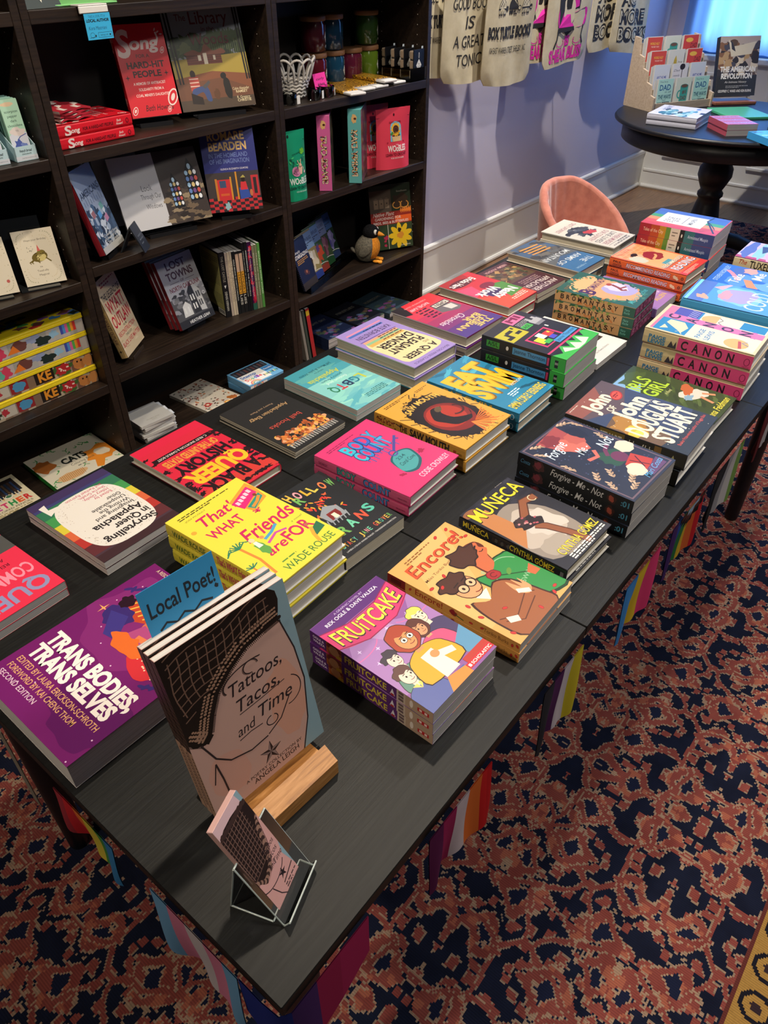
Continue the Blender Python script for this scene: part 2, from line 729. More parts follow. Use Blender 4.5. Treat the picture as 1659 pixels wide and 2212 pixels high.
big = voro(9, 'F1', 'MANHATTAN', .9)
small = voro(26, 'F1', 'CHEBYCHEV', 1)
vine = voro(7.5, 'DISTANCE_TO_EDGE')
fine = n.noise(q, 150, 2, .6)
fine2 = n.noise(q2, 55, 3, .6)
d1 = n.math('ADD', big.outputs['Distance'], n.math('MULTIPLY', n.math('SUBTRACT', fine2, .5), .55))
d2 = n.math('ADD', small.outputs['Distance'], n.math('MULTIPLY', n.math('SUBTRACT', fine2, .5), .35))


def band(x, a_, b_):
    return n.math('MULTIPLY', n.math('GREATER_THAN', x, a_), n.math('LESS_THAN', x, b_))


motif = n.math('LESS_THAN', d1, .47)
edge = band(d1, .45, .5)
core = n.math('LESS_THAN', d1, .17)
ring = band(d1, .17, .22)
spot = n.math('LESS_THAN', d2, .24)
spote = band(d2, .24, .285)
vin = n.math('LESS_THAN', vine.outputs['Distance'], .035)
vine_e = band(vine.outputs['Distance'], .035, .048)
navy = n.mix(n.noise(q, 16, 3), '#0c0e1a', '#1e2439')
rust = n.mix(n.noise(q, 22, 3), '#6f2f2c', '#925046')
tan = n.mix(fine, '#8a6c58', '#b29a80')
c = navy
c = n.mix(spot, c, rust)
c = n.mix(n.math('MULTIPLY', spote, .8), c, tan)
c = n.mix(motif, c, rust)
c = n.mix(n.math('MULTIPLY', n.math('MULTIPLY', motif, spot), .55), c, '#b06a50')
c = n.mix(core, c, '#1b2036')
c = n.mix(n.math('MULTIPLY', ring, .9), c, tan)
c = n.mix(vin, c, rust)
c = n.mix(n.math('MULTIPLY', vine_e, .8), c, tan)
c = n.mix(n.math('MULTIPLY', edge, .85), c, tan)
# gold border with dark medallions along the aisle side
yy = sep.outputs[1]
gold = n.mix(fine, '#8f6a34', '#b08a4a')
medal = n.t.nodes.new('ShaderNodeVectorMath')
medal.operation = 'LENGTH'
cm2 = n.t.nodes.new('ShaderNodeCombineXYZ')
n.l(n.math('PINGPONG', sep.outputs[0], .04), cm2.inputs[0])
n.l(n.math('ADD', yy, .222), cm2.inputs[1])
n.l(cm2.outputs[0], medal.inputs[0])
gold = n.mix(band(medal.outputs['Value'], .022, .03), gold, '#1b1a22')
gold = n.mix(n.math('LESS_THAN', n.math('ADD', medal.outputs['Value'], n.math('MULTIPLY', fine2, .02)), .02), gold, '#33262a')
c = n.mix(n.math('LESS_THAN', yy, -.178), c, '#5f2f2a')
c = n.mix(n.math('LESS_THAN', yy, -.186), c, gold)
c = n.mix(n.math('LESS_THAN', yy, -.262), c, '#5f2f2a')
c = n.mix(n.math('LESS_THAN', yy, -.272), c, navy)
st = n.t.nodes.new('ShaderNodeTexWave')
st.bands_direction = 'X'
st.inputs['Scale'].default_value = 70
n.l(P, st.inputs['Vector'])
c = n.mix(n.math('MULTIPLY', st.outputs[1], .28), c, '#14131a')
n.bump(st.outputs[1], .25, .003)
MAT_RUG = n.done(c, .95, .05)
m = MB()
m.bbox(-1.4, 5.4, -.75, 1.62, .0005, .008, MAT_RUG, .003)
rug = m.build('rug')
tag(rug, 'navy and rust patterned persian style rug under the book table', 'rug')

# ================================================================ bookcases
CY, CB = 1.95, 2.235           # front and back planes


def bookcase(x0, x1, shelves, label, top=2.02):
    t = thing('bookcase', label, 'bookcase', (x0, CY, 0), 0, None)
    W = x1 - x0
    dep = CB - CY
    for s_ in (0, 1):
        m = MB()
        xa, xb = (0, .021) if s_ == 0 else (W - .021, W)
        m.bbox(xa, xb, 0, dep, 0, top, MAT_CASE, .0012)
        face = xb if s_ == 0 else xa
        dx = .0004 if s_ == 0 else -.0004
        pin = M('#d8d0c4', .4)
        for k in range(54):
            for yy_ in (.05, dep - .06):
                z = .2 + .032 * k
                pts = [(face + dx, yy_ + .0017 * cos(R(60 * i)), z + .0017 * sin(R(60 * i))) for i in range(6)]
                m.face(pts, pin)
        m.build('side_panel', t)
    for z in shelves:
        m = MB()
        m.bbox(.0215, W - .0215, 0, dep - .012, z - .028, z, MAT_CASE, .0012)
        m.build('shelf', t)
    m = MB()
    m.box(.0215, W - .0215, .002, .02, 0, shelves[-1] - .0285, MAT_CASE)
    m.build('plinth', t)
    m = MB()
    m.box(.0215, W - .0215, dep - .008, dep - .002, 0, top, M('#14100e', .6))
    m.build('back_panel', t)
    return t


bookcase(.259, 1.060, (2.0, 1.70, 1.394, 1.081, .759, .432, .155), 'dark brown bookcase holding yellow edged puzzle boxes and birthday cards')
bookcase(1.0615, 1.862, (2.0, 1.70, 1.394, 1.083, .787, .449, .155), 'dark brown bookcase holding the red books and face out displays')
bookcase(1.8635, 2.684, (2.0, 1.70, 1.394, 1.079, .783, .426, .155), 'dark brown bookcase at the wall end holding jar candles and a toy bird')

# ================================================================ long display table
TX0, TX1, TY0, TY1 = .136, 2.43, .2385, 1.162
t = thing('display_table', 'long black stained table covered with piles of books', 'table', (0, 0, 0))
for xa, xb in ((TX0, .7735), (.7755, 1.6), (1.602, TX1)):
    m = MB()
    m.bbox(xa, xb, TY0, TY1, ZT - .021, ZT, MAT_TABLE, .0015)
    m.build('tabletop', t)
m = MB()
m.box(TX0 + .1, TX1 - .1, TY0 + .09, TY0 + .11, ZT - .085, ZT - .0215, MAT_TABLE)
m.box(TX0 + .1, TX1 - .1, TY1 - .11, TY1 - .09, ZT - .085, ZT - .0215, MAT_TABLE)
m.box(TX0 + .1, TX0 + .12, TY0 + .111, TY1 - .111, ZT - .085, ZT - .0215, MAT_TABLE)
m.box(TX1 - .12, TX1 - .1, TY0 + .111, TY1 - .111, ZT - .085, ZT - .0215, MAT_TABLE)
m.build('apron', t)
for x, y in ((.21, .31), (.205, 1.01), (2.205, .305), (2.25, 1.06), (1.2, 1.06)):
    m = MB()
    m.lathe([(.019, .009), (.021, .02), (.03, ZT - .03), (.03, ZT - .022)], MAT_BLACKWOOD, (x, y), 20)
    m.build('leg', t)


# ================================================================ books
def book_parts(art, w, d, t, kind='pb', col='#888888', spine=None, spine_art=None, pages='white', edge_art=None, under=None, rough=.4, bands=None):
    """meshes of one closed book lying face up: (cover, page_block). Origin at the centre of its underside; x across, y to the head"""
    c, p = MB(), MB()
    m0, ms, mu = M(col, rough), M(spine or col, rough), M(under or col, rough)
    if kind == 'pb':
        e = .0007
        prof = [(w / 2, t), (-w / 2, t), (-w / 2, 0), (w / 2, 0), (w / 2, e), (-w / 2 + e, e), (-w / 2 + e, t - e), (w / 2, t - e)]
        mf = [m0, ms, mu, mu, M('#d8d4cc', .7), M('#d8d4cc', .7), M('#d8d4cc', .7), m0]
        c.prism(prof, -d / 2, d / 2, lambda x, z, y: (x, y, z), m0, mfun=lambda i, j: mf[j])
        p.box(-w / 2 + e, w / 2 - .0004, -d / 2 + .0003, d / 2 - .0003, e, t - e, PAGES[pages])
        so = 0
    else:
        b = .0028
        up = [(w / 2, t), (-w / 2 + .010, t), (-w / 2 + .007, t - .0011), (-w / 2 + .004, t - .0002), (-w / 2 + .0012, t - .002), (-w / 2, t - .005), (-w / 2 - .0006, t * .5)]
        lo = [(x, t - z) for x, z in up[:-1]][::-1]
        prof = up + lo + [(w / 2, b), (-w / 2 + .003, b), (-w / 2 + .003, t - b), (w / 2, t - b)]
        inner = M('#dcd8ce', .6)

        def mfun(i, j):
            if j < 4:
                return m0
            if j < 8:
                return ms
            return mu if j < 13 else inner
        c.prism(prof, -d / 2, d / 2, lambda x, z, y: (x, y, z), m0, mfun=mfun)
        p.box(-w / 2 + .0035, w / 2 - .004, -d / 2 + .0035, d / 2 - .0035, b, t - b, PAGES[pages])
        so = .0007
    if bands:                                   # coloured lengths of the spine: (from, to, colour) measured from the head
        for a0, a1, cc in bands:
            zz = .004 if kind == 'hb' else 0
            c.face([(-w / 2 - so - 4e-5, d / 2 - a0 * w, zz), (-w / 2 - so - 4e-5, d / 2 - a0 * w, t - zz), (-w / 2 - so - 4e-5, d / 2 - a1 * w, t - zz), (-w / 2 - so - 4e-5, d / 2 - a1 * w, zz)], M(cc, rough))
    if art:
        art.emit(c, lambda u, v, z: (-w / 2 + u * w, -d / 2 + v * w, t + z), rough, box=(0, 0, 1, d / w))
    if spine_art:
        spine_art.emit(c, lambda a, b_, z: (-w / 2 - so - z, d / 2 - a * w, b_ * w), rough, box=(0, (.0025 if kind == 'hb' else 0) / w, d / w, (t - (.0025 if kind == 'hb' else 0)) / w))
    if edge_art:
        edge_art.emit(p, lambda u, b_, z: (-w / 2 + u * w, -d / 2 - z, b_ * w), .6, box=(0, 0, 1, t / w))
    return c, p


def place(root, parts, names=('cover', 'page_block')):
    out = []
    for mb, nm in zip(parts, names):
        o = mb if isinstance(mb, bpy.types.Object) else mb.build(nm)
        o.parent = root
        out.append(o)
    return out


PILE = {1: [''], 2: [', upper of the pair', ', lower of the pair'],
        3: [', topmost of three', ', middle of three', ', lowest of three'],
        4: [', topmost of four', ', second down of four', ', third down of four', ', lowest of four']}


def pile(n, loc, yaw, w, d, h, label, group=None, kind='pb', jit=.002, name=None, **kw):
    """n equal books lying in a pile whose total height is h; loc = (x, y, z of the support)"""
    t = h / n - .0004
    rnd = random.Random(label)
    first = None
    name = name or ('hardback_book' if kind == 'hb' else 'paperback_book')
    for i in range(n):                                   # i = 0 is the topmost
        z = loc[2] + .0003 + (n - 1 - i) * (h / n)
        dx, dy, dr = (0, 0, 0) if i == 0 else (rnd.uniform(-jit, jit), rnd.uniform(-jit, jit), rnd.uniform(-.6, .6))
        L = label + PILE[n][i]
        if first is None:
            first = thing(name, L, 'book', (loc[0], loc[1], z), R(yaw), group if n > 1 else None)
            place(first, book_parts(kw.pop('art', None), w, d, t, kind, **kw))
        else:
            dup(first, (loc[0] + dx, loc[1] + dy, z), R(yaw + dr), L)
    return first




# ---------------------------------------------------------------- column along the aisle
def petals(a, pts, col='#c4322e', k=.03):
    for i, (x, y) in enumerate(pts):
        a.ell(x, y, k, k * .6, '#7d1f20', 30 * i)
        a.ell(x, y, k * .85, k * .48, col, 30 * i)


H = 1.51
a = Art(H)
a.rect(0, 0, 1, H, '#8d5a9c')
a.poly([(0, .95), (.35, 1.2), (.75, .9), (1, 1.1), (1, .3), (0, .3)], '#a479b4')
a.poly([(.3, 1.0), (.75, .2), (.95, .2), (.5, 1.1)], '#b58fc0')
a.rect(0, 1.3, 1, H, '#5a2b74')
a.poly([(0, 1.38), (.3, 1.28), (.7, 1.28), (1, 1.38), (1, 1.12), (.7, .99), (.3, .99), (0, 1.12)], '#d33a72')
a.line([(0, 1.385), (.3, 1.285), (.7, 1.285), (1, 1.385)], .012, '#8f1f4c')
a.line([(0, 1.115), (.3, .985), (.7, .985), (1, 1.115)], .012, '#8f1f4c')
wp = lambda k, x, y: (x, y + .26 * (k - .5) ** 2)
a.text('FRUiTCAKE', .05, 1.055, .95, .2, '#3d1a35', .03, warp=wp)
a.text('FRUiTCAKE', .06, 1.065, .94, .19, '#f0e04a', .012, warp=wp)
a.text('A GRAPHIC NOVEL BY', .3, 1.46, .72, .025, '#cdbbe0')
a.text('REX OGLE & DAVE VALEZA', .13, 1.395, .88, .042, '#ece6f2', .012)
for x, y in ((.1, .95), (.25, .85), (.5, .95), (.12, .72), (.78, .93), (.9, .86)):
    a.star(x, y, .03, '#dcc7ee', 4, .3)
a.arc(.1, .98, .25, .12, 200, 340, .012, '#cf6fa8')
a.arc(.9, .98, .3, .14, 200, 340, .012, '#cf6fa8')
a.person(.83, .72, .2, '#f0d9c0', '#e8cf62', '#463a63', 'short')
a.person(.7, .62, .19, '#d79a70', '#5a2f28', '#d6527c', 'bob')
a.poly([(.72, .3), (1, .45), (1, .12), (.8, .1)], '#5c93b8')
a.person(.24, .55, .19, '#e9cfc0', '#3b3340', '#5f8a7b', 'spiky')
a.person(.17, .34, .2, '#ecd2c0', '#5c3a35', '#5662a0', 'short', collar='#e4d06a')
a.person(.5, .6, .27, '#d8935c', '#a5402a', '#e2a52c', 'bob', True)
a.poly([(.42, .47), (.58, .47), (.6, .14), (.4, .14)], '#ece7d6')
a.poly([(.56, .42), (.74, .34), (.72, .27), (.55, .33)], '#ece7d6')
a.ell(.55, .4, .05, .045, '#d8935c')
a.rect(0, 0, .62, .12, '#5662a0')
a.poly([(.3, 0), (.62, 0), (.62, .1), (.4, .14)], '#d98b3c')
a.rect(.66, .06, 1, .16, '#b8352c')
a.rect(.62, .03, 1, .095, '#cc2430')
a.text('SCHOLASTIC', .68, .045, .98, .032, '#f3e8e4', .02)
a.rect(.635, .045, .665, .078, '#f3e8e4')
s = Art()
for x0, x1, c in ((0, .22, '#55276b'), (.22, .42, '#b5602c'), (.42, 1.1, '#5f2c70'), (1.1, 1.2, '#cbb8a4'), (1.2, 1.52, '#b79c84')):
    s.rect(x0, .002, x1, .155, c)
s.text('OGLE &', .04, .09, .19, .03, '#e7dcef', .02)
s.text('VALEZA', .04, .04, .2, .03, '#e7dcef', .02)
s.ell(.32, .08, .07, .07, '#e0a069')
s.arc(.32, .09, .08, .07, 0, 180, .04, '#8c3420')
s.poly([(.34, .0), (.42, .0), (.42, .05), (.36, .05)], '#e2b135')
s.text('FRUiTCAKE', .46, .035, .98, .085, '#d8c63c', .02)
s.poly([(1.02, .03), (1.05, .12), (1.08, .03)], '#e6e1ea')
s.poly([(1.03, .02), (1.07, .02), (1.07, .05), (1.03, .05)], '#b2323a')
for k in range(3):
    s.rect(1.12, .02 + .045 * k, 1.18, .055 + .045 * k, '#6f5a5c')
s.rect(1.34, .05, 1.47, .1, '#c02a30')
s.rect(1.36, .06, 1.39, .09, '#f0d8d0')
s.rect(1.42, .06, 1.45, .09, '#f0d8d0')
s.ell(1.27, .08, .02, .05, '#e9dcd0')
pile(3, (.536, .404, ZT), -1, .140, .212, .067, 'purple paperback with cartoon teenagers under a pink banner', 'purple cartoon paperbacks', art=a, col='#8d5a9c', spine='#5f2c70', spine_art=s, pages='grey', jit=.0012)

H = 1.5
a = Art(H)
a.rect(0, 0, 1, H, '#dfa65f')
a.poly([(0, .9), (.3, 1.5), (.9, 1.5), (.2, .3), (0, .3)], '#e6b26e')
a.text('Encore!', .1, 1.21, .93, .16, '#8a2c1a', .02, .1)
a.text('Encore!', .095, 1.215, .92, .16, '#c9502b', .008, .1)
a.small(.2, 1.43, .62, 2, .016, .03, '#8a5a2c', 3)
a.text('Miles Toriko Burks', .12, 1.1, .56, .032, '#5a3822', .002)
# man behind in the green sweater, seen in profile
a.poly([(.44, .76), (.6, .72), (.76, .8), (.92, .78), (1.02, .7), (1.02, .04), (.62, .15), (.48, .4)], '#123a1d')
a.poly([(.46, .74), (.6, .7), (.76, .78), (.92, .76), (1.02, .68), (1.02, .07), (.64, .18), (.5, .42)], '#2f8a45')
a.arc(.78, .56, .2, .2, 20, 190, .012, '#8cba90')
a.text('PHINS', .58, .72, .82, .05, '#8cba90', .01, rot=28)
a.text('SWIM', .72, .36, .94, .05, '#8cba90', .01, rot=12)
hd_ = Art()
hd_.poly([(.48, .93), (.66, 1.0), (.72, 1.12), (.8, 1.22), (.78, 1.33), (.6, 1.36), (.48, 1.15)], '#5a2416')
hd_.poly([(.5, .94), (.65, .99), (.7, 1.1), (.79, 1.17), (.75, 1.24), (.78, 1.31), (.62, 1.34), (.5, 1.14)], '#c5663f')
hd_.blob(.53, 1.27, .2, .15, '#2a1610', 8, .22)
hd_.blob(.53, 1.27, .18, .13, '#4a2a1e', 8, .22)
hd_.line([(.68, 1.25), (.74, 1.28)], .02, '#2a1610')
hd_.arc(.72, 1.2, .03, .02, 180, 340, .01, '#2a1610')
a.put(hd_, .13, -.24)
# man in front in the brown sweater
a.poly([(.14, .62), (.3, .5), (.52, .62), (.68, .5), (.74, .2), (.72, 0), (.14, 0), (.08, .3)], '#3c1d12')
a.poly([(.16, .6), (.3, .5), (.52, .6), (.66, .48), (.72, .2), (.7, 0), (.16, 0), (.1, .3)], '#9a5a35')
a.poly([(.24, .62), (.32, .5), (.42, .62)], '#ece3d2')
a.ell(.31, .78, .15, .17, '#3c1d12')
a.ell(.31, .78, .14, .16, '#dc9c6c')
a.blob(.27, .91, .2, .12, '#23120d', 9, .18)
a.blob(.27, .91, .18, .105, '#4c2b1f', 9, .18)
for x in (.27, .39):
    a.ell(x, .78, .062, .06, '#2a1610')
    a.ell(x, .78, .05, .048, '#e6b68c')
    a.ell(x, .78, .015, .02, '#2a1610')
    a.line([(x - .05, .86), (x + .04, .87)], .014, '#2a1610')
a.arc(.36, .68, .05, .03, 200, 330, .012, '#7c2f22')
a.line([(.14, .3), (.3, .2), (.6, .3), (.68, .24)], .012, '#5c2f1c')
a.line([(.16, .24), (.3, .12), (.62, .2)], .012, '#5c2f1c')
a.poly([(.17, .2), (.26, .14), (.3, .2), (.2, .27)], '#ece3d2')
a.poly([(.56, .36), (.6, .52), (.64, .36), (.66, .5), (.69, .38), (.72, .46), (.72, .3), (.62, .26)], '#dc9c6c')
a.poly([(.55, .34), (.65, .25), (.68, .3), (.58, .39)], '#ece3d2')
a.blob(.62, .66, .08, .07, '#6d1717', 4, .1)
a.blob(.62, .66, .07, .06, '#a3282a', 4, .12)
a.arc(.62, .66, .035, .03, 20, 300, .012, '#6d1717')
a.line([(.66, .6), (.78, .5), (.9, .4)], .014, '#1d4a22')
a.ell(.76, .57, .05, .025, '#5f8f3a', 30)
a.poly([(.86, .42), (.98, .48), (.98, .34), (.88, .34)], '#c5663f')
petals(a, [(.08, 1.02), (.16, .95), (.3, 1.03), (.1, .62), (.06, .45), (.86, 1.3), (.94, 1.2), (.9, 1.42), (.78, .08), (.52, .08), (.08, .12), (.3, .34), (.86, .12), (.72, 1.43)])
s = Art()
s.rect(0, .002, .22, .12, '#7c2320')
s.rect(.04, .03, .17, .09, '#5a1715')
s.rect(.22, .002, 1.5, .12, '#cf9247')
s.text('Encore!', .34, .03, .66, .07, '#a03420', .012)
s.blob(.78, .06, .04, .035, '#8f2326', 2, .2)
s.line([(.8, .05), (.9, .03)], .012, '#2f5a2a')
petals(s, [(.98, .05), (1.1, .06), (.28, .06), (1.42, .05), (1.47, .07)], k=.022)
s.text('Toriko Burks', 1.12, .035, 1.38, .045, '#7a4a20', .004)
pile(2, (.728, .403, ZT), .9, .157, .235, .038, 'orange paperback with two young men and red petals', 'orange paperbacks with two young men', art=a, col='#dfa65f', spine='#cf9247', spine_art=s, pages='grey')

H = 1.45
a = Art(H)
a.rect(0, 0, 1, H, '#23232c')
for i in range(26):
    r = random.Random(i)
    a.blob(r.random(), r.random() * H, .08, .03, ('#1b1b24', '#2f2f3a')[i % 2], i, .3)
a.poly([(.05, .2), (.02, .7), (.2, 1.05), (.55, 1.1), (.8, .75), (.78, .25), (.5, .08)], '#8f8479')
a.blob(.4, .62, .34, .36, '#b9ada0', 3, .15)
a.poly([(.02, .5), (.04, 1.2), (.28, 1.25), (.3, .7)], '#b97a48')
a.ell(.1, 1.33, .12, .06, '#8d5a38')
a.blob(.52, .6, .22, .26, '#c8bfb4', 11, .25)
a.blob(.3, .3, .2, .15, '#a4998c', 12, .2)
a.line([(.9, .95), (.7, 1.0), (.52, .86), (.44, .8)], .12, '#4b2516')
a.line([(.9, .95), (.7, 1.0), (.52, .86), (.44, .8)], .09, '#8a5233')
a.line([(.62, .05), (.58, .3), (.5, .55), (.42, .66)], .12, '#4b2516')
a.line([(.62, .05), (.58, .3), (.5, .55), (.42, .66)], .09, '#8a5233')
a.blob(.42, .74, .17, .12, '#241a1a', 4, .35)
a.blob(.36, .8, .09, .06, '#3b2a2a', 5, .35)
for i in range(9):
    r = random.Random(i + 40)
    a.blob(.3 + r.random() * .28, .66 + r.random() * .2, .018, .014, ('#b0535c', '#d48a8a')[i % 2], i, .3)
a.arc(.84, .96, .05, .05, 60, 300, .012, '#d8c9a4')
a.text('MUÑECA', .04, 1.14, .98, .2, '#221f14', .03)
a.text('MUÑECA', .05, 1.15, .97, .19, '#dfcb2a', .012)
a.text('A NOVEL', .72, 1.4, .86, .025, '#c9bfae')
a.text('CYNTHIA GÓMEZ', .18, .13, .96, .115, '#221f14', .02)
a.text('CYNTHIA GÓMEZ', .185, .135, .955, .11, '#dfcb2a', .008)
a.small(.22, .085, .95, 3, .018, .032, '#e0dcd4', 5)
s = Art()
s.rect(0, .01, 1.45, .16, '#1c1c22')
s.text('MUÑECA', .06, .055, .42, .075, '#d8c22a', .015)
for i in range(8):
    s.blob(.48 + i * .04, .08, .02, .03, ('#3a2a24', '#55504a')[i % 2], i, .3)
s.text('CYNTHIA GÓMEZ', .7, .055, 1.27, .075, '#d8c22a', .015)
s.rect(1.34, .05, 1.38, .11, '#6c6c70')
pile(2, (.890, .401, ZT), -1.6, .144, .203, .05, 'dark hardback with yellow capitals over hands holding black flowers', 'dark hardbacks with hands and flowers', 'hb', art=a, col='#23232c', spine='#1c1c22', spine_art=s, pages='cream', under='#1c1c22', jit=.006)

H = 1.4
a = Art(H)
a.rect(0, 0, 1, H, '#252b3d')
a.rect(.03, .03, .97, H - .03, '#6a5560')
a.rect(.05, .05, .95, H - .05, '#252b3d')
for i in range(60):
    r = random.Random(i + 7)
    a.ell(.07 + r.random() * .86, .1 + r.random() * 1.2, .01, .01, ('#3f5675', '#4b4668')[i % 2], n=6)
a.poly([(.24, 1.32), (.72, 1.36), (.66, 1.0), (.5, .86), (.34, 1.0)], '#a04a4a')
a.poly([(.3, 1.1), (.5, 1.2), (.7, .98), (.6, .82), (.44, .86)], '#c46a5c')
a.blob(.42, 1.24, .13, .1, '#7c3238', 3, .2)
a.blob(.66, 1.06, .12, .12, '#b45a50', 14, .15)
a.blob(.78, 1.1, .1, .13, '#1e2436', 21, .2)
a.blob(.6, .55, .16, .15, '#2c5040', 6, .2)
a.ell(.66, .5, .1, .1, '#6a3352', 20)
a.poly([(.55, .38), (.8, .44), (.86, .2), (.6, .14)], '#b33c30')
a.line([(.66, .38), (.74, .18)], .014, '#3a1a2a')
a.line([(.78, .38), (.66, .2)], .014, '#3a1a2a')
a.blob(.88, .56, .12, .11, '#e2cdb6', 3, .1)
a.blob(.55, .24, .12, .11, '#e2cdb6', 5, .12)
a.poly([(.58, .06), (.9, .06), (.92, .2), (.62, .16)], '#5f4168')
a.line([(.58, .78), (.5, .68), (.36, .72)], .05, '#c46a5c')
a.line([(.78, .72), (.66, .68), (.58, .6)], .05, '#6a3352')
for x, y, rt in ((.1, .3, 60), (.14, .5, 40), (.1, 1.15, -60), (.2, 1.28, -30), (.36, .2, 20), (.9, .86, 70), (.93, 1.2, 100), (.82, 1.32, 160), (.26, .12, 10), (.3, .42, 50), (.08, .8, 90)):
    a.line([(x - .07 * cos(R(rt)), y - .07 * sin(R(rt))), (x + .07 * cos(R(rt)), y + .07 * sin(R(rt)))], .008, '#b59a80')
    for k in (-1, 0, 1):
        a.ell(x + .05 * k * cos(R(rt)), y + .05 * k * sin(R(rt)) + .02, .035, .013, '#c2a88c', rt + 35)
        a.ell(x + .05 * k * cos(R(rt)) + .015, y + .05 * k * sin(R(rt)) - .01, .03, .012, '#a98c72', rt - 35)
a.text('Forgive', .12, 1.0, .5, .14, '#cfe2ee', .004, .35, 8)
a.text('- Me -', .36, .8, .62, .12, '#cfe2ee', .004, .35, 8)
a.text('Not', .7, .68, .96, .14, '#cfe2ee', .004, .35, 8)
a.text('Mari Costa', .5, .07, .93, .07, '#5fa6d8', .002, .35, 6)
s = Art()
s.rect(0, .002, 1.4, .165, '#16181d')
s.text('Costa', .04, .05, .16, .05, '#4f8ab0', 0, .3)
s.blob(.27, .085, .07, .07, '#4a2a2c', 3, .2)
s.blob(.26, .09, .04, .045, '#7a3440', 5, .2)
s.text('Forgive - Me - Not', .42, .045, 1.06, .085, '#d6d6d8', .004, .35)
s.blob(1.15, .085, .05, .06, '#3a1f1c', 2, .2)
s.blob(1.15, .08, .03, .04, '#a14a3a', 4, .2)
s.text(':01', 1.26, .05, 1.35, .065, '#4c93b0', .02)
pile(3, (1.085, .392, ZT), -1.9, .161, .224, .079, 'thick navy paperback with two women framed by leaves', 'thick navy paperbacks', art=a, col='#252b3d', spine='#16181d', spine_art=s, pages='grey', jit=.004)

H = 1.47
a = Art(H)
a.rect(0, 0, 1, H, '#3a4560')
a.poly([(0, H), (1, H), (1, 1.15), (.5, .95), (0, 1.2)], '#5b4c50')
a.poly([(0, H), (.8, H), (.5, 1.2), (0, 1.25)], '#8a5348')
a.poly([(0, .95), (.4, 1.0), (.3, .3), (0, .2)], '#6a5238')
a.blob(.2, .75, .2, .22, '#a5762c', 3, .25)
a.blob(.12, .62, .12, .12, '#d8b53a', 5, .25)
a.blob(.1, .6, .06, .06, '#f0dc5a', 6, .25)
a.poly([(0, .3), (.5, .2), (1, .3), (1, 0), (0, 0)], '#2d3338')
for i in range(26):
    r = random.Random(i + 70)
    a.ell(r.random(), r.random() * H, .006, .006, '#e6e2d2', n=5)
a.text('John', .2, 1.17, .7, .2, '#e6dcc2', .04)
a.text('OF', .36, 1.03, .5, .09, '#e6dcc2', .02)
a.text('John', .28, .8, .9, .22, '#e6dcc2', .04)
a.ell(.76, 1.16, .12, .075, '#a8332a', 20)
a.ell(.76, 1.16, .1, .058, '#c65240', 20)
a.small(.7, 1.17, .83, 2, .018, .03, '#7c1f1a', 2)
a.text('DOUGLAS', .06, .5, .94, .24, '#e6dcc2', .035)
a.text('STUART', .12, .22, .96, .24, '#e6dcc2', .035)
a.text('Booker Prize-winning author of Shuggie Bain', .14, .13, .96, .04, '#c94f3e', .004)
a.text('A NOVEL', .8, .77, .93, .024, '#c9c2b2')
a.small(.04, 1.42, .4, 1, .012, .02, '#c9bfae', 7)
s = Art()
s.rect(0, .01, 1.47, .21, '#37352f')
s.rect(.45, .01, .75, .21, '#7f6a2e')
s.rect(1.1, .01, 1.18, .21, '#8a6a3a')
s.text('DOUGLAS STUART', .1, .07, .72, .09, '#e0d8c2', .02)
s.text('John of John', .8, .07, 1.1, .09, '#e0d8c2', .03)
s.poly([(1.28, .05), (1.32, .16), (1.36, .05)], '#b9b37a')
pile(2, (1.279, .392, ZT), 1.5, .166, .243, .0725, 'heavy hardback with big cream names over a dusky glowing sky', 'dusky sky hardbacks', 'hb', art=a, col='#3a4560', spine='#37352f', spine_art=s, pages='white', under='#222426', jit=.005)

H = 1.5
a = Art(H)
a.rect(0, 0, 1, H, '#39492b')
a.poly([(0, H), (.7, H), (.55, 1.2), (.2, 1.05), (0, 1.1)], '#7ea8d0')
a.blob(.6, 1.35, .28, .14, '#44562e', 3, .3)
for i in range(24):
    r = random.Random(i + 9)
    a.blob(r.random(), r.random() * 1.0, .1, .03, ('#31402a', '#465a30', '#53663a')[i % 3], i, .3, rot=30)
a.text('GIRLS', .12, 1.12, .75, .2, '#a8c83a', .02)
a.text('GIRL', .3, .88, .8, .2, '#a8c83a', .02)
a.text('A Novel', .48, .78, .66, .05, '#c9c98a', 0, .3)
a.blob(.72, .5, .22, .14, '#cfc6bb', 4, .2, rot=-20)
a.blob(.8, .62, .16, .08, '#b5613a', 5, .2, rot=20)
a.blob(.58, .52, .1, .06, '#7fa0b8', 7, .3)
a.line([(.72, .4), (.66, .2)], .05, '#c48a66')
a.line([(.82, .42), (.9, .26)], .05, '#c48a66')
a.text('Anna Feldman', .2, .06, .92, .1, '#e0d24a', .006, .3)
pile(1, (1.470, .403, ZT), -.4, .155, .235, .03, 'green hardback with a girl sprawled on grass and lime lettering', kind='hb', art=a, col='#39492b', spine='#2d3a22', pages='white', under='#8fa83a')

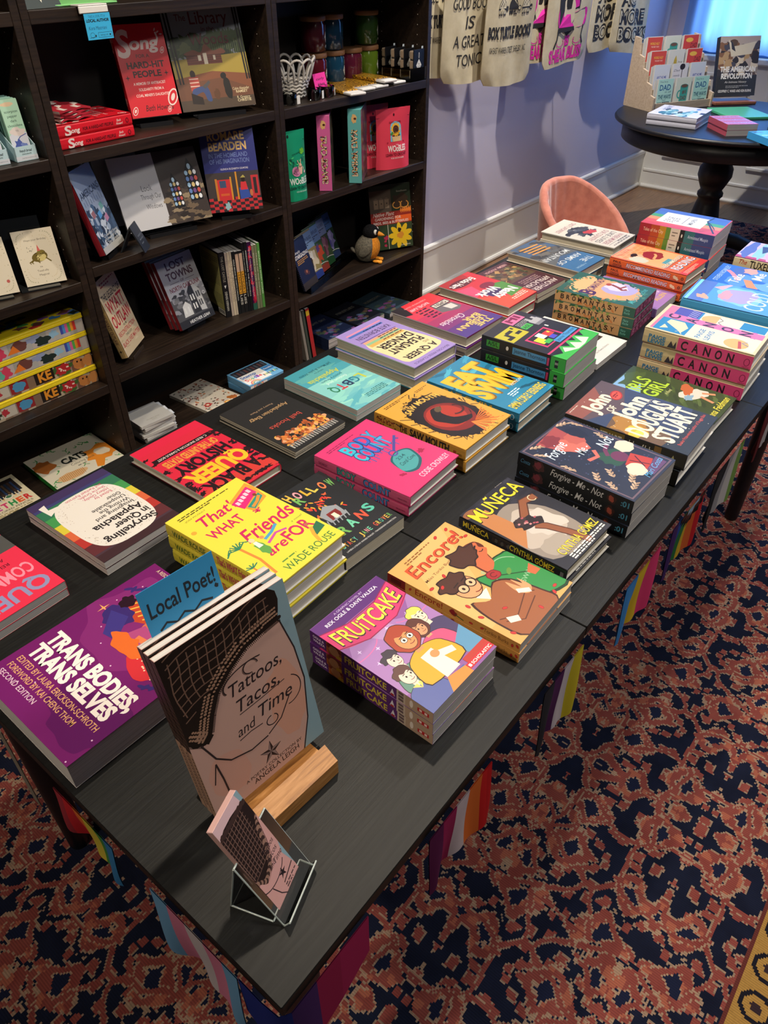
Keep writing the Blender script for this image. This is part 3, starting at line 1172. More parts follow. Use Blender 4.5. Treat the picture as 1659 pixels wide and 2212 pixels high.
H = 1.49
a = Art(H)
a.rect(0, 0, 1, H, '#d8c29a')
a.rect(.04, .04, .97, H - .05, '#e6d9bb')
a.rect(.04, 1.28, .97, H - .05, '#e0708c')
a.rect(.04, .95, .5, 1.4, '#2f7fb0')
a.rect(.04, .95, .97, 1.28, '#2f7fb0')
a.rect(.55, .98, .97, 1.32, '#4f4a9c')
a.poly([(.1, 1.02), (.34, 1.3), (.46, 1.28), (.46, 1.08), (.3, .98)], '#e2d2a8')
a.poly([(.16, 1.22), (.1, 1.32), (.26, 1.3)], '#e2d2a8')
a.line([(.06, 1.0), (.14, 1.06), (.1, 1.1)], .012, '#e2d2a8')
for i in range(7):
    a.line([(.54 + .06 * i, 1.0), (.58 + .06 * i, 1.12)], .008, '#dfe6ee')
a.ell(.78, .74, .17, .2, '#e0a860')
a.rect(.62, .5, .97, .72, '#e6d9bb')
a.line([(.66, .62), (.74, .7), (.84, .66), (.9, .72)], .014, '#3b3340')
a.rect(.04, .46, .5, .94, '#e6d9bb')
a.text('PAIGE', .08, .76, .4, .07, '#2b78a6', .02)
a.text('LEWIS', .08, .64, .4, .07, '#2b78a6', .02)
a.ell(.2, .3, .16, .16, '#e0a860')
a.poly([(.06, .24), (.3, .3), (.3, .26), (.08, .2)], '#b04a3c')
a.line([(.2, .14), (.26, .24), (.32, .18)], .016, '#2f6f9a')
a.poly([(.5, .05), (.66, .05), (.5, .26)], '#3b3340')
a.rect(.7, .06, .96, .4, '#2f7fb0')
a.blob(.6, .16, .1, .07, '#b06ab0', 5, .3)
a.rect(.5, .04, .68, 1.4, '#e2709f')
for i, ch in enumerate('CANON'):
    a.text(ch, .515, 1.2 - .25 * i, .665, .15, '#33282f', .03)
s = Art()
s.text('PAIGE', .08, .1, .32, .055, '#2b78a6', .03)
s.text('LEWIS', .08, .035, .32, .055, '#2b78a6', .03)
s.poly([(.36, .03), (.4, .13), (.44, .06), (.47, .14), (.48, .03)], '#3b3340')
for i, ch in enumerate('CANON'):
    s.text(ch, .54 + .155 * i, .05, .63 + .155 * i, .12, '#2a1f28', .03)
s.arc(1.42, .11, .035, .05, 0, 360, .01, '#8f2450')
s.text('VIKING', 1.375, .025, 1.465, .022, '#8f2450', .01)
pile(3, (1.664, .409, ZT), 2.6, .160, .238, .113, 'thick hardback with bright pink spine and black capitals', 'pink spined hardbacks', 'hb', art=a, col='#e6d9bb', spine='#d3bd92', spine_art=s, pages='white', under='#c8447c', bands=[(.49, 1.49, '#d8487f')], jit=.006)

H = 1.5
a = Art(H)
a.rect(0, 0, 1, H, '#4f8fca')
a.rect(0, 1.2, 1, H, '#4a5ea0')
a.blob(.25, 1.25, .1, .1, '#e09a4a', 2, .3, 24)
a.blob(.55, .75, .38, .36, '#7fb8d8', 3, .12)
a.blob(.55, .75, .32, .3, '#a68fb8', 4, .15)
a.blob(.5, .95, .2, .1, '#d88a78', 6, .25)
a.poly([(.75, 1.2), (1, 1.0), (1, .95), (.7, 1.05)], '#e0a090')
a.text('COLD', .1, .28, .9, .3, '#cfe0ee', 0)
a.line([(0, 1.46), (1, 1.46)], .05, '#7fe0f0')
pile(2, (1.99, .445, ZT), 4, .155, .235, .07, 'shiny blue hardback showing a small orange sun and a planet', 'shiny blue planet hardbacks', 'hb', art=a, col='#4f8fca', spine='#4aa0d0', pages='white', rough=.2)

H = 1.47
a = Art(H)
a.rect(0, 0, 1, H, '#2c66c4')
for i, (x, y, rx, ry, c) in enumerate(((.3, 1.0, .3, .2, '#5a90d0'), (.7, .6, .3, .3, '#5a90d0'), (.25, .45, .2, .3, '#6fa6d6'), (.75, 1.1, .22, .12, '#4a62a8'), (.5, .2, .3, .12, '#4a62a8'))):
    a.blob(x, y, rx, ry, c, i, .2)
a.poly([(.06, .8), (.4, .95), (.42, .82), (.2, .7), (.08, .62)], '#e88a3a')
a.line([(.3, 1.0), (.6, 1.2), (.7, 1.3)], .08, '#e08a90')
a.blob(.85, .95, .14, .12, '#e8a08c', 3, .2)
a.poly([(.2, .35), (.5, .45), (.45, .15), (.22, .1)], '#e88a3a')
a.blob(.62, .42, .12, .1, '#e0708c', 7, .25)
a.text('STEVEN ROWLEY', .1, 1.3, .92, .08, '#b8d4f0', .004)
a.text('Take', .16, .98, .62, .16, '#f0eef0', .01)
a.text('Me', .5, .68, .86, .16, '#f0eef0', .01)
a.text('With', .3, .38, .74, .16, '#f0eef0', .01)
a.text('You', .5, .1, .86, .16, '#f0eef0', .01)
s = Art()
s.text('Take Me With You', .06, .06, 1.2, .1, '#e6eef6', .01)
pile(2, (2.178, .448, ZT), 2, .16, .235, .058, 'blue hardback with orange and pink painted shapes', 'blue hardbacks with orange shapes', 'hb', art=a, col='#2c66c4', spine='#2660c0', spine_art=s, pages='white')

H = 1.47
a = Art(H)
a.rect(0, 0, 1, H, '#c8b8d8')
a.rect(0, 0, .12, H, '#b83a58')
for i, c in enumerate(('#5a68b0', '#8fc8d8', '#e0a8c0', '#6f88c0', '#a8d8d0', '#d8c0e0')):
    a.blob(.5, 1.35 - .22 * i, .45, .1, c, i, .25)
a.poly([(.4, 1.1), (.9, .9), (.8, 1.2)], '#38406a')
s = Art()
s.text('The', .1, .09, .24, .08, '#c0482c', .006, .3)
s.text('TUXEDO SOCIETY', .29, .05, 1.25, .125, '#211c1c', .012)
pile(2, (2.393, .442, ZT), 1.6, .16, .235, .066, 'cream spined hardback with black capitals and pastel cover', 'cream spined hardbacks', 'hb', art=a, col='#c8b8d8', spine='#d8c8a0', spine_art=s, pages='white')


# ---------------------------------------------------------------- middle column
H = 1.57
a = Art(H)
a.rect(0, 0, 1, H, '#e2d145')
a.small(.1, 1.48, .8, 2, .016, .03, '#5a5420', 3)
a.text('-JODI PICOULT', .12, 1.39, .4, .022, '#5a5420')
a.ell(.07, 1.2, .03, .03, '#e0a03a')
a.text("That's", .2, 1.18, .72, .16, '#c2285c', .014, .3)
a.text('WHAT', .12, .96, .56, .13, '#c2285c', .02)
a.text('Friends', .3, .64, .98, .2, '#c2285c', .014, .3)
a.text('*', .68, .88, .78, .12, '#c2285c', .02)
a.text('are', .3, .34, .56, .13, '#c2285c', .014, .3)
a.text('FOR', .58, .34, .93, .16, '#c2285c', .02)
a.text('WADE ROUSE', .25, .06, .93, .09, '#3d7a3a', .006)
a.small(.3, .19, .62, 1, .018, .03, '#5a8a3a', 6)
a.text('a novel', .8, .54, .96, .028, '#3d7a3a', 0, .3)
a.poly([(.62, 1.28), (.98, 1.42), (1, 1.3), (.96, 1.06), (.7, .98)], '#e0953a')
a.poly([(.62, 1.24), (.94, 1.36), (.95, 1.2), (.66, 1.08)], '#d02a72')
for i in range(5):
    a.rect(.66 + .055 * i, 1.17 + .02 * i, .7 + .055 * i, 1.23 + .02 * i, '#eec4cf')
a.poly([(.7, 1.08), (.95, 1.18), (.94, 1.1), (.74, 1.0)], '#2f8a78')
a.line([(.74, 1.04), (.84, 1.08), (.92, 1.14)], .035, '#d98a3a')
a.ell(.9, 1.18, .022, .026, '#7a4028')
a.line([(.16, .14), (.2, .4), (.18, .66)], .03, '#d8843a')
for k in range(7):
    q = R(20 + 25 * k)
    a.line([(.18, .66), (.18 + .1 * cos(q), .68 + .08 * sin(q)), (.18 + .17 * cos(q), .64 + .06 * sin(q))], .016, '#2f7a5a')
for k in range(5):
    q = R(30 + 30 * k)
    a.line([(.07, .36), (.07 + .09 * cos(q), .36 + .06 * sin(q))], .014, '#2f7a5a')
a.line([(.07, .14), (.07, .36)], .016, '#c8743a')
a.blob(.34, .5, .05, .12, '#5f9a4a', 3, .2)
a.ell(.34, .66, .03, .035, '#e8c8a0')
a.poly([(.31, .52), (.37, .52), (.36, .62), (.32, .62)], '#ece6d6')
a.line([(.42, .5), (.58, .56), (.7, .52)], .03, '#c2509a')
a.line([(.44, .57), (.56, .6), (.68, .66)], .035, '#4a9ac0')
a.ell(.44, .62, .025, .025, '#d98a5a')
a.poly([(.8, .2), (.97, .24), (.97, .36), (.82, .3)], '#2f6a4a')
a.line([(.76, .12), (.8, .24), (.86, .34)], .04, '#e0a03a')
a.ell(.86, .4, .022, .026, '#b06a4a')
s = Art(H)
s.text('WADE ROUSE', .1, .06, .6, .07, '#4a6a2a', .012)
s.ell(.68, .09, .03, .03, '#e0a03a')
s.text("That's WHAT Friends are FOR", .76, .05, 1.4, .09, '#c2285c', .012, .15)
pile(3, (.558, .715, ZT), 1.8, .154, .241, .083, 'bright yellow hardback with magenta lettering and palm trees', 'bright yellow hardbacks', 'hb', art=a, col='#e2d145', spine='#d6c63c', spine_art=s, pages='white', under='#7f9a45', jit=.004)

H = 1.41
a = Art(H)
a.rect(0, 0, 1, H, '#25272a')
cs = ('#6cc2a0', '#e2a838', '#d8553c', '#c9b850', '#58b8a0', '#e07848', '#d8b048', '#6ca858', '#e89aa0')
for w_, x0, y0, st, rt in (('TAR', .06, .98, .15, 20), ('HOLLOW', .3, 1.2, .115, -12), ('TRANS', .12, .28, .17, 8)):
    for i, ch in enumerate(w_):
        a.text(ch, x0 + st * i * cos(R(rt)), y0 + st * i * sin(R(rt)), x0 + st * i * cos(R(rt)) + st * .72, .14, cs[(i * 2 + len(w_)) % 9], .035, rot=random.Random(i * 3 + len(w_)).uniform(-12, 12))
for i in range(34):
    r = random.Random(i)
    x, y = .3 + .42 * r.random(), .68 + .36 * r.random()
    a.ell(x, y, .035, .012, ('#d8382c', '#e2a030', '#e0623a')[i % 3], r.uniform(20, 150), n=8)
a.poly([(.36, .56), (.62, .56), (.64, .76), (.5, .86), (.34, .74)], '#8f949a')
a.poly([(.4, .58), (.58, .58), (.58, .72), (.42, .72)], '#7c2a28')
for i in range(6):
    a.line([(.3 + .06 * i, .5), (.34 + .06 * i, .62)], .016, '#8f949a')
a.rect(.46, .58, .52, .68, '#e6d9c0')
for i, ch in enumerate('STACY JANE GROVER'):
    if ch != ' ':
        a.text(ch, .12 + .049 * i, .13, .155 + .049 * i, .07, cs[i % 9], .012)
a.text('LAMBDA LITERARY AWARD FINALIST - TRANSGENDER NONFICTION', .1, .06, .93, .022, '#d6d6d2')
s = Art(H)
s.rect(0, .002, 1.41, .17, '#1d1f21')
s.text('TAR HOLLOW TRANS', .2, .05, 1.1, .07, '#d8b048', .01)
s.poly([(1.3, .04), (1.34, .13), (1.36, .06)], '#d6d6d2')
pile(1, (.715, .698, ZT), -2, .146, .206, .026, 'black paperback with painted rainbow letters around a burning house', art=a, col='#25272a', spine='#1d1f21', spine_art=s, pages='cream')

H = 1.36
a = Art(H)
a.rect(0, 0, 1, H, '#d03a70')
a.small(.12, 1.26, .62, 2, .014, .03, '#8f2450', 3)
for w_, y in (('BODY', 1.0), ('COUNT', .8)):
    n = len(w_)
    for i, ch in enumerate(w_):
        x0 = .24 + .56 / n * i
        a.text(ch, x0 - .012, y - .012, x0 + .5 / n + .012, .2, '#24386a', .03)
        a.text(ch, x0, y, x0 + .5 / n, .18, ('#3fb4cc', '#3a86c8', '#3f62c0', '#3a9ac8', '#4aa0d8')[i], .03)
        for k in range(2):
            a.line([(x0 + .04 + .05 * k, y + .01), (x0 + .04 + .05 * k, y - .06 - .05 * ((i + k) % 2))], .012, '#2f62a8')
a.poly([(.36, .3), (.5, .22), (.7, .32), (.78, .52), (.74, .6), (.6, .64), (.42, .56)], '#235a62')
a.poly([(.36, .34), (.5, .26), (.68, .35), (.75, .52), (.71, .59), (.58, .62), (.44, .54)], '#4a9a9c')
a.text('234', .5, .5, .64, .05, '#235a62', .01)
a.text('Coral Cove', .44, .4, .7, .06, '#1c3a40', .002, .3)
a.arc(.58, .64, .05, .05, 0, 360, .02, '#5a4a9a')
a.line([(.62, .66), (.9, .86)], .035, '#4a4a90')
a.line([(.84, .83), (.88, .78)], .025, '#4a4a90')
a.blob(.82, .42, .05, .04, '#a01f48', 3, .4)
a.blob(.3, .3, .04, .03, '#a01f48', 4, .4)
a.text('CODIE CROWLEY', .4, .09, .95, .075, '#f0d0dc', .004)
s = Art(H)
s.text('CROWLEY', .06, .06, .2, .035, '#7a2448', .006)
s.text('BODY', .34, .035, .62, .09, '#24386a', .04)
s.text('BODY', .35, .04, .61, .08, '#3f9a8c', .025)
s.text('COUNT', .72, .035, 1.1, .09, '#24386a', .04)
s.text('COUNT', .73, .04, 1.09, .08, '#3f8ac8', .025)
s.text('DELACORTE', 1.2, .06, 1.32, .02, '#7a2448', .004)
pile(2, (.885, .713, ZT), 2.8, .160, .217, .0485, 'hot pink hardback with dripping blue letters and a motel key', 'hot pink hardbacks', 'hb', art=a, col='#d03a70', spine='#c8547c', spine_art=s, pages='grey', under='#4a8a94', jit=.004)

H = 1.36
a = Art(H)
a.rect(0, 0, 1, H, '#d29c3c')
P = []
for i in range(64):
    q = 2 * pi * i / 64
    r = random.Random(i).uniform(.93, 1.04)
    ex = .8
    P.append((.5 + .4 * r * math.copysign(abs(cos(q)) ** ex, cos(q)), .62 + .56 * r * math.copysign(abs(sin(q)) ** ex, sin(q))))
a.poly(P, '#1d1612')
for i in range(40):
    r = random.Random(i + 5)
    q = 2 * pi * i / 40
    x, y = .5 + .42 * cos(q), .62 + .58 * sin(q)
    a.line([(x, y), (x + r.uniform(-.06, .06), y + r.uniform(-.06, .06)), (x + r.uniform(-.1, .1), y + r.uniform(-.1, .1))], .014, '#1d1612')
a.ell(.5, .56, .32, .34, '#7c2016')
a.ell(.48, .6, .26, .26, '#a8321e')
a.poly([(.3, .66), (.46, .84), (.62, .8), (.5, .7), (.52, .52), (.72, .4), (.8, .5), (.66, .34), (.42, .38), (.34, .52)], '#17110f')
a.ell(.54, .78, .07, .045, '#5a4a30', 30)
a.arc(.68, .62, .12, .1, -140, 60, .03, '#3c120c')
for k in range(9):
    a.poly([(.56, .3), (.5 + .05 * k, .06), (.54 + .05 * k, .06)], ('#d8702c', '#e8a048')[k % 2])
for k in range(6):
    a.poly([(.62, .28), (.82 + .02 * k, .12 + .05 * k), (.84 + .02 * k, .15 + .05 * k)], '#d8702c')
a.text('THE', .24, 1.09, .36, .055, '#e0b050', .02)
a.text('SAW MOUTH', .2, .95, .84, .09, '#e0b050', .03, warp=lambda k, x, y: (x, y + .07 * (1 - (2 * k - 1) ** 2)))
a.text('CALE PLETT', .55, .02, .92, .05, '#e0b050', .012, rot=3)
a.small(.12, 1.3, .6, 2, .014, .028, '#5a3a12', 3)
a.small(.7, 1.26, .95, 2, .012, .025, '#5a3a12', 4)
s = Art(H)
for i in range(30):
    r = random.Random(i)
    s.blob(r.random() * .45, .02 + r.random() * .12, .012, .008, '#3a2410', i, .4)
s.text('CALE PLETT', .05, .06, .32, .055, '#9a3a1c', .012)
s.text('THE', .4, .05, .52, .07, '#221510', .03)
s.text('SAW MOUTH', .56, .035, 1.14, .1, '#221510', .04)
s.rect(1.2, .06, 1.24, .1, '#9a3a1c')
s.text('PRESS', 1.26, .05, 1.32, .03, '#5a3a12', .006)
pile(2, (1.066, .715, ZT), .2, .162, .221, .054, 'mustard hardback with a black and red dragon face', 'mustard hardbacks with a dragon face', 'hb', art=a, col='#d29c3c', spine='#c08c34', spine_art=s, pages='white', under='#1c1712', jit=.004)

H = 1.52
a = Art(H)
a.rect(0, 0, 1, H, '#2a7ea4')
for i in range(24):
    r = random.Random(i + 3)
    a.blob(r.random(), r.random() * H, .16, .035, ('#3a96b8', '#1f6484', '#4aaac4', '#1a5470')[i % 4], i, .35, rot=r.uniform(-30, 30))
for t_, x0, y0, x1 in (('EAT', .08, .92, .92), ('SWIM', .06, .52, .96)):
    a.text(t_, x0 + .02, y0 - .025, x1 + .02, .38, '#7a5a14', .06)
    a.text(t_, x0, y0, x1, .38, '#c8931f', .06)
    a.text(t_, x0 - .012, y0 + .012, x1 - .012, .38, '#e8b52c', .045)
a.text('FICTION', .62, .46, .9, .05, '#d8ecf4', 0, .3)
a.small(.36, .38, .62, 3, .018, .04, '#d8ecf4', 5)
a.text('EMMA COPLEY EISENBERG', .08, .09, .95, .14, '#1a5470', .04)
a.text('EMMA COPLEY EISENBERG', .085, .095, .945, .13, '#e0c63a', .02)
s = Art(H)
s.text('EAT SWIM', .3, .05, 1.1, .09, '#e0b030', .02)
s.arc(1.42, .08, .03, .04, 0, 360, .01, '#cfe6ee')
pile(2, (1.240, .713, ZT), 1.4, .150, .228, .0495, 'blue watery hardback with huge puffy yellow letters', 'blue watery hardbacks', 'hb', art=a, col='#2a7ea4', spine='#257694', spine_art=s, pages='cream', under='#1f6484', jit=.004)

H = 1.25
a = Art(H)
a.rect(0, 0, 1, H, '#24242a')
a.poly([(0, 0), (1, 0), (1, .2), (.9, .26), (.8, .14), (.7, .3), (.6, .16), (.5, .28), (.4, .14), (.3, .26), (.15, .12), (0, .2)], '#3fae48', False)
a.poly([(.2, .12), (.3, .2), (.4, .06), (.5, .2), (.6, .06), (.7, .22), (.8, .06), (.6, .02), (.4, .02)], '#cfe8c8', False)
a.rect(0, .245, 1, .275, '#c83a6a')
a.rect(.02, .78, .46, 1.08, '#b8b02c')
for x0, y0, x1, y1 in ((.06, .84, .2, .9), (.14, .9, .2, 1.0), (.2, .96, .34, 1.02), (.3, .86, .42, .92)):
    a.rect(x0, y0, x1, y1, '#24242a')
a.rect(.38, 1.0, .42, 1.05, '#24242a')
a.rect(.5, 1.06, .86, 1.24, '#e0709c')
for x0, y0, x1, y1 in ((.54, 1.1, .6, 1.22), (.6, 1.16, .68, 1.2), (.68, 1.1, .74, 1.22), (.76, 1.1, .82, 1.22)):
    a.rect(x0, y0, x1, y1, '#7a1f4a')
a.rect(.5, .84, .7, .94, '#3fae48')
a.text('A/S/L', .52, .86, .68, .06, '#1a2a1c', .02)
for x0, y0, x1, y1, c in ((.18, .36, .72, .7, '#c83a6a'), (.22, .38, .68, .68, '#24242a'), (.24, .44, .38, .6, '#e2d23a'), (.38, .52, .5, .66, '#e8e6e0'), (.5, .5, .66, .62, '#c83a3a'), (.3, .4, .44, .48, '#3fae48'), (.48, .42, .6, .5, '#4a4ac0'), (.6, .56, .64, .6, '#e2d23a')):
    a.rect(x0, y0, x1, y1, c)
for x0, y0, x1, y1, c in ((.74, .84, .96, .94, '#a9a9ae'), (.76, .94, .82, 1.02, '#a9a9ae'), (.88, .94, .94, 1.0, '#a9a9ae'), (.74, .78, .94, .84, '#7f7f86')):
    a.rect(x0, y0, x1, y1, c)
a.rect(.78, .66, .81, .72, '#e8e6e0')
a.rect(.42, .3, .96, .4, '#4a94cc')
a.text('Jeanne Thornton', .44, .33, .94, .055, '#16324a', .008)
a.small(.52, 1.02, .82, 4, .014, .026, '#9a9a9a', 8)
s = Art(H)
s.rect(0, .002, 1.25, .19, '#1f1f24')
s.rect(.08, .06, .28, .15, '#3f9a3c')
s.text('A/S/L', .1, .08, .26, .06, '#16301a', .02)
s.ell(.4, .105, .02, .03, '#e0e0dc')
s.rect(.48, .05, .98, .15, '#4a94cc')
s.text('Jeanne Thornton', .5, .08, .96, .055, '#16324a', .008)
s.rect(.99, .04, 1.02, .15, '#c83a6a')
s.rect(1.04, .002, 1.25, .19, '#3fae48')
s.rect(1.1, .04, 1.15, .15, '#24242a')
s.text('SOHO', 1.105, .085, 1.148, .03, '#e8e6e0', .01)
pile(3, (1.427, .703, ZT), 2.3, .166, .208, .098, 'thick black paperback with bright pixel blocks and green grass', 'thick black pixel paperbacks', art=a, col='#24242a', spine='#1f1f24', spine_art=s, pages='grey', jit=.005)

H = 1.42
a = Art(H)
a.rect(0, 0, 1, H, '#d9d8d4')
a.rect(.1, .35, .9, 1.3, '#3a3230')
a.blob(.5, .8, .25, .3, '#8a7668', 3, .2)
a.text('The Poems Eclectic', .3, .16, .72, .035, '#4a4644')
pile(1, (1.611, .714, ZT), 0, .163, .232, .0145, 'thin white paperback with a dark photo partly hidden by black books', art=a, col='#d9d8d4', pages='white')

H = 1.4
a = Art(H)
a.rect(0, 0, 1, H, '#2d5a4c')
a.blob(.5, .7, .42, .6, '#d8a070', 3, .06)
a.blob(.62, .5, .28, .3, '#a8a0d0', 4, .1)
a.blob(.5, 1.1, .4, .2, '#e0b07a', 6, .1)
a.blob(.68, .58, .18, .2, '#cfc8e0', 8, .15)
for i in range(80):
    r = random.Random(i)
    q = r.random() * 2 * pi
    a.ell(.5 + .47 * cos(q) * r.uniform(.86, 1), .7 + .68 * sin(q) * r.uniform(.86, 1), .05, .02, ('#2d5a4c', '#3f7458', '#24483e', '#4a8060', '#d88a48')[i % 5], r.uniform(0, 180), n=8)
a.text('B', .12, .78, .3, .26, '#4a2a5a', .03)
a.text('ROMANTASY', .28, .86, .9, .13, '#4a2a5a', .02, .1)
a.line([(.74, .7), (.68, .56), (.6, .46), (.66, .4)], .06, '#8a3a30')
a.ell(.72, .74, .06, .05, '#a84a38')
a.line([(.66, .52), (.8, .46)], .04, '#8a3a30')
a.blob(.3, .4, .06, .05, '#e0a840', 9, .2)
a.text('Maire Roche', .14, .1, .86, .1, '#4aa0a0', .004, .3)
a.small(.1, 1.28, .3, 2, .02, .035, '#7a5a3a', 6)
s = Art(H)
s.rect(0, .002, 1.4, .165, '#c79a68')
for i in range(44):
    r = random.Random(i + 30)
    s.ell(r.random() * 1.36 + .02, (.02, .15)[i % 2] + r.uniform(-.005, .02), .04, .016, ('#3f6a48', '#2d5a3c', '#c87a40', '#8a9a50')[i % 4], r.uniform(0, 180), n=7)
for i, ch in enumerate('BROMANTASY'):
    s.text(ch, .1 + .105 * i, .05, .165 + .105 * i, .075, '#33241c', .03)
s.rect(1.2, .002, 1.4, .165, '#2d5a4c')
s.text('Maire', 1.22, .09, 1.31, .04, '#7ac0b0', 0, .3)
s.text('Roche', 1.22, .04, 1.32, .04, '#7ac0b0', 0, .3)
e = Art()
e.rect(.002, .004, .998, .16, '#6a2340')
for i, ch in enumerate('BROMO'):
    e.text(ch, .06 + .19 * i, .03, .2 + .19 * i, .11, '#b06080', .03)
pile(3, (1.806, .722, ZT), 4, .153, .214, .08, 'leafy green paperback with a dancing figure and magenta page edges', 'leafy green paperbacks', art=a, col='#2d5a4c', spine='#c79a68', spine_art=s, pages='white', edge_art=e, jit=.003)

H = 1.5
a = Art(H)
a.rect(0, 0, 1, H, '#a07ab8')
a.text('RICK', .1, 1.0, .9, .3, '#d8b83a', .04)
a.blob(.5, .7, .2, .15, '#8a64a4', 3, .2)
a.text('SAMANTHA', .3, .3, .92, .1, '#e0c8e8', .01)
a.text('ALLEN', .4, .15, .86, .1, '#d8b83a', .01)
for x, y in ((.2, .9), (.7, .62), (.86, .8)):
    a.ell(x, y, .03, .02, '#d8c8e0')
pile(1, (1.966, .718, ZT), .7, .14, .215, .024, 'lilac paperback with yellow capitals half under a leafy pile', art=a, col='#a07ab8', spine='#8a68a4', pages='white')

H = 1.5
a = Art(H)
a.rect(0, 0, 1, H, '#d8643c')
a.rect(.05, .45, .95, H - .04, '#e0a878')
for i in range(5):
    for j in range(4):
        a.rect(.08 + .17 * i + .08 * (j % 2), 1.0 + .1 * j, .22 + .17 * i + .08 * (j % 2), 1.08 + .1 * j, '#d8905c')
a.blob(.58, .9, .22, .2, '#8f2436', 3, .12)
a.blob(.36, 1.1, .1, .1, '#e0b090', 4, .1)
a.blob(.36, 1.17, .1, .06, '#2a1a18', 5, .2)
a.blob(.2, 1.0, .14, .18, '#c8c8b8', 6, .15)
a.line([(.4, .8), (.6, .84), (.68, .9)], .05, '#d8a070')
a.rect(.3, .46, .6, .6, '#4a94a8')
a.text('PAUL COCCIA', .1, 1.36, .6, .07, '#c84a3a', .012)
a.text('RECOMMENDED', .1, .42, .92, .1, '#2a3a6a', .03)
a.text('RECOMMENDED', .11, .43, .91, .09, '#e8d8c0', .006)
a.text('READING', .14, .2, .95, .17, '#2a3a6a', .04)
a.text('READING', .15, .21, .94, .16, '#d8e0ec', .01)
a.rect(0, 0, 1, .14, '#d03a34')
a.small(.1, .09, .7, 3, .014, .03, '#f0c0a8', 4)
s = Art(H)
s.text('PAUL', .08, .09, .24, .04, '#3a2a24', .014)
s.text('COCCIA', .08, .03, .26, .04, '#3a2a24', .014)
s.text('RECOMMENDED READING', .34, .045, 1.2, .08, '#2a2a4a', .03, .2)
s.text('RECOMMENDED READING', .345, .05, 1.195, .07, '#e8d8e0', .004, .2)
s.blob(1.3, .08, .05, .035, '#e8c8a0', 4, .4)
s.arc(1.42, .09, .02, .02, 0, 360, .01, '#3a2a24')
pile(3, (2.114, .709, ZT), -1, .152, .225, .078, 'orange hardback with a maroon sweater figure and bubble lettering', 'orange hardbacks', 'hb', art=a, col='#d8643c', spine='#d8602c', spine_art=s, pages='cream', under='#2a2440', jit=.005)

H = 1.27
a = Art(H)
cols = ('#c8403a', '#d8503c', '#dc8a4a', '#4a9a5c', '#3f6ab0', '#4460ac')
for i, c in enumerate(cols):
    a.poly([(.166 * i - .02, 0), (.166 * (i + 1) + .02, 0), (.166 * (i + 1) + .02, H), (.166 * i - .02, H)], c)
a.rect(-.0, 0, 1, .02, '#c8403a')
a.rect(.22, .32, .82, 1.08, '#dfe0d8')
a.text('TALES', .5, .98, .72, .08, '#3a3a3a', .004, rot=-90)
a.text('OF THE', .38, .98, .62, .08, '#3a3a3a', .004, rot=-90)
a.text('CITY', .28, .98, .46, .08, '#3a3a3a', .004, rot=-90)
a.line([(.3, .66), (.74, .66)], .012, '#6a6a6a')
a.text('MAUPIN', .34, .5, .7, .08, '#3a3a3a', .004)
a.line([(.1, .06), (.7, .34), (.96, .3)], .03, '#24282c')
a.line([(.1, .3), (.3, .1), (.66, .3)], .012, '#24282c')
a.line([(.2, .32), (.36, .12), (.6, .26)], .012, '#24282c')
s = Art(H)
for x0, x1, c in ((0, .2, '#a02a34'), (.2, .35, '#b04a2c'), (.35, .46, '#b8862c'), (.46, .54, '#5f8a3a'), (.54, .7, '#cfc9ba'), (.7, .78, '#1c2024'), (.78, .95, '#2f6a70'), (.95, 1.27, '#34487a')):
    s.rect(x0, .002, x1, .2, c)
s.text('Tales of the City', .07, .08, .42, .055, '#e6c8b0', .002)
s.small(.57, .12, .67, 2, .02, .05, '#7a766c', 2)
s.ell(.74, .1, .012, .03, '#dcdcd4')
s.text('Armistead Maupin', .84, .08, 1.18, .055, '#b8c8e0', .002)
pile(4, (2.294, .713, ZT), 2.7, .170, .216, .137, 'thick paperback with rainbow band cover and white title label', 'thick rainbow band paperbacks', art=a, col='#c8403a', spine='#34487a', spine_art=s, pages='grey', under='#a02a34', jit=.004)

# ---------------------------------------------------------------- column facing the bookcases
H = 1.44
a = Art(H)
for i, c in enumerate(('#43303a', '#5a2a2e', '#a8322c', '#c8603a', '#c8b83a', '#3f8a4a', '#2f6a4c', '#3a3a68', '#3a2f58')):
    a.rect(0, H - .18 * (i + 1), 1, H - .18 * i + .01, c)
a.rect(0, 1.3, 1, H, '#3a2428')
a.rect(0, 0, 1, .14, '#3c2f55')
P = []
for i in range(48):
    q = 2 * pi * i / 48
    P.append((.5 + .42 * math.copysign(abs(cos(q)) ** .62, cos(q)), .76 + .56 * math.copysign(abs(sin(q)) ** .62, sin(q))))
a.poly(P, '#d8d2c8')
a.poly([(.72, .24), (.9, .34), (.92, .12), (.84, .1), (.86, .22)], '#d8d2c8')
for i in range(150):
    r = random.Random(i)
    q = r.random() * 2 * pi
    k = r.uniform(.78, 1.0)
    a.ell(.5 + .4 * k * math.copysign(abs(cos(q)) ** .62, cos(q)), .76 + .54 * k * math.copysign(abs(sin(q)) ** .62, sin(q)), .006, .004, ('#a89684', '#8a7668')[i % 2], n=5)
for t_, y, x1 in (('Storytelling', 1.13, .78), ('in Queer', 1.0, .58), ('Appalachia', .87, .75)):
    a.text(t_, .14, y, x1, .1, '#2a2426', .025)
for t_, y, x1 in (('Imagining and', .77, .64), ('Writing the', .69, .54), ('Unspeakable', .61, .58), ('Other', .53, .34)):
    a.text(t_, .16, y, x1, .06, '#2a2426', .01)
for t_, y, x1 in (('Edited by', .43, .42), ('Hillery Glasby,', .365, .52), ('Sherrie Gradin,', .3, .54), ('and Rachael Ryerson', .235, .66)):
    a.text(t_, .2, y, x1, .045, '#b83a5a', .004)
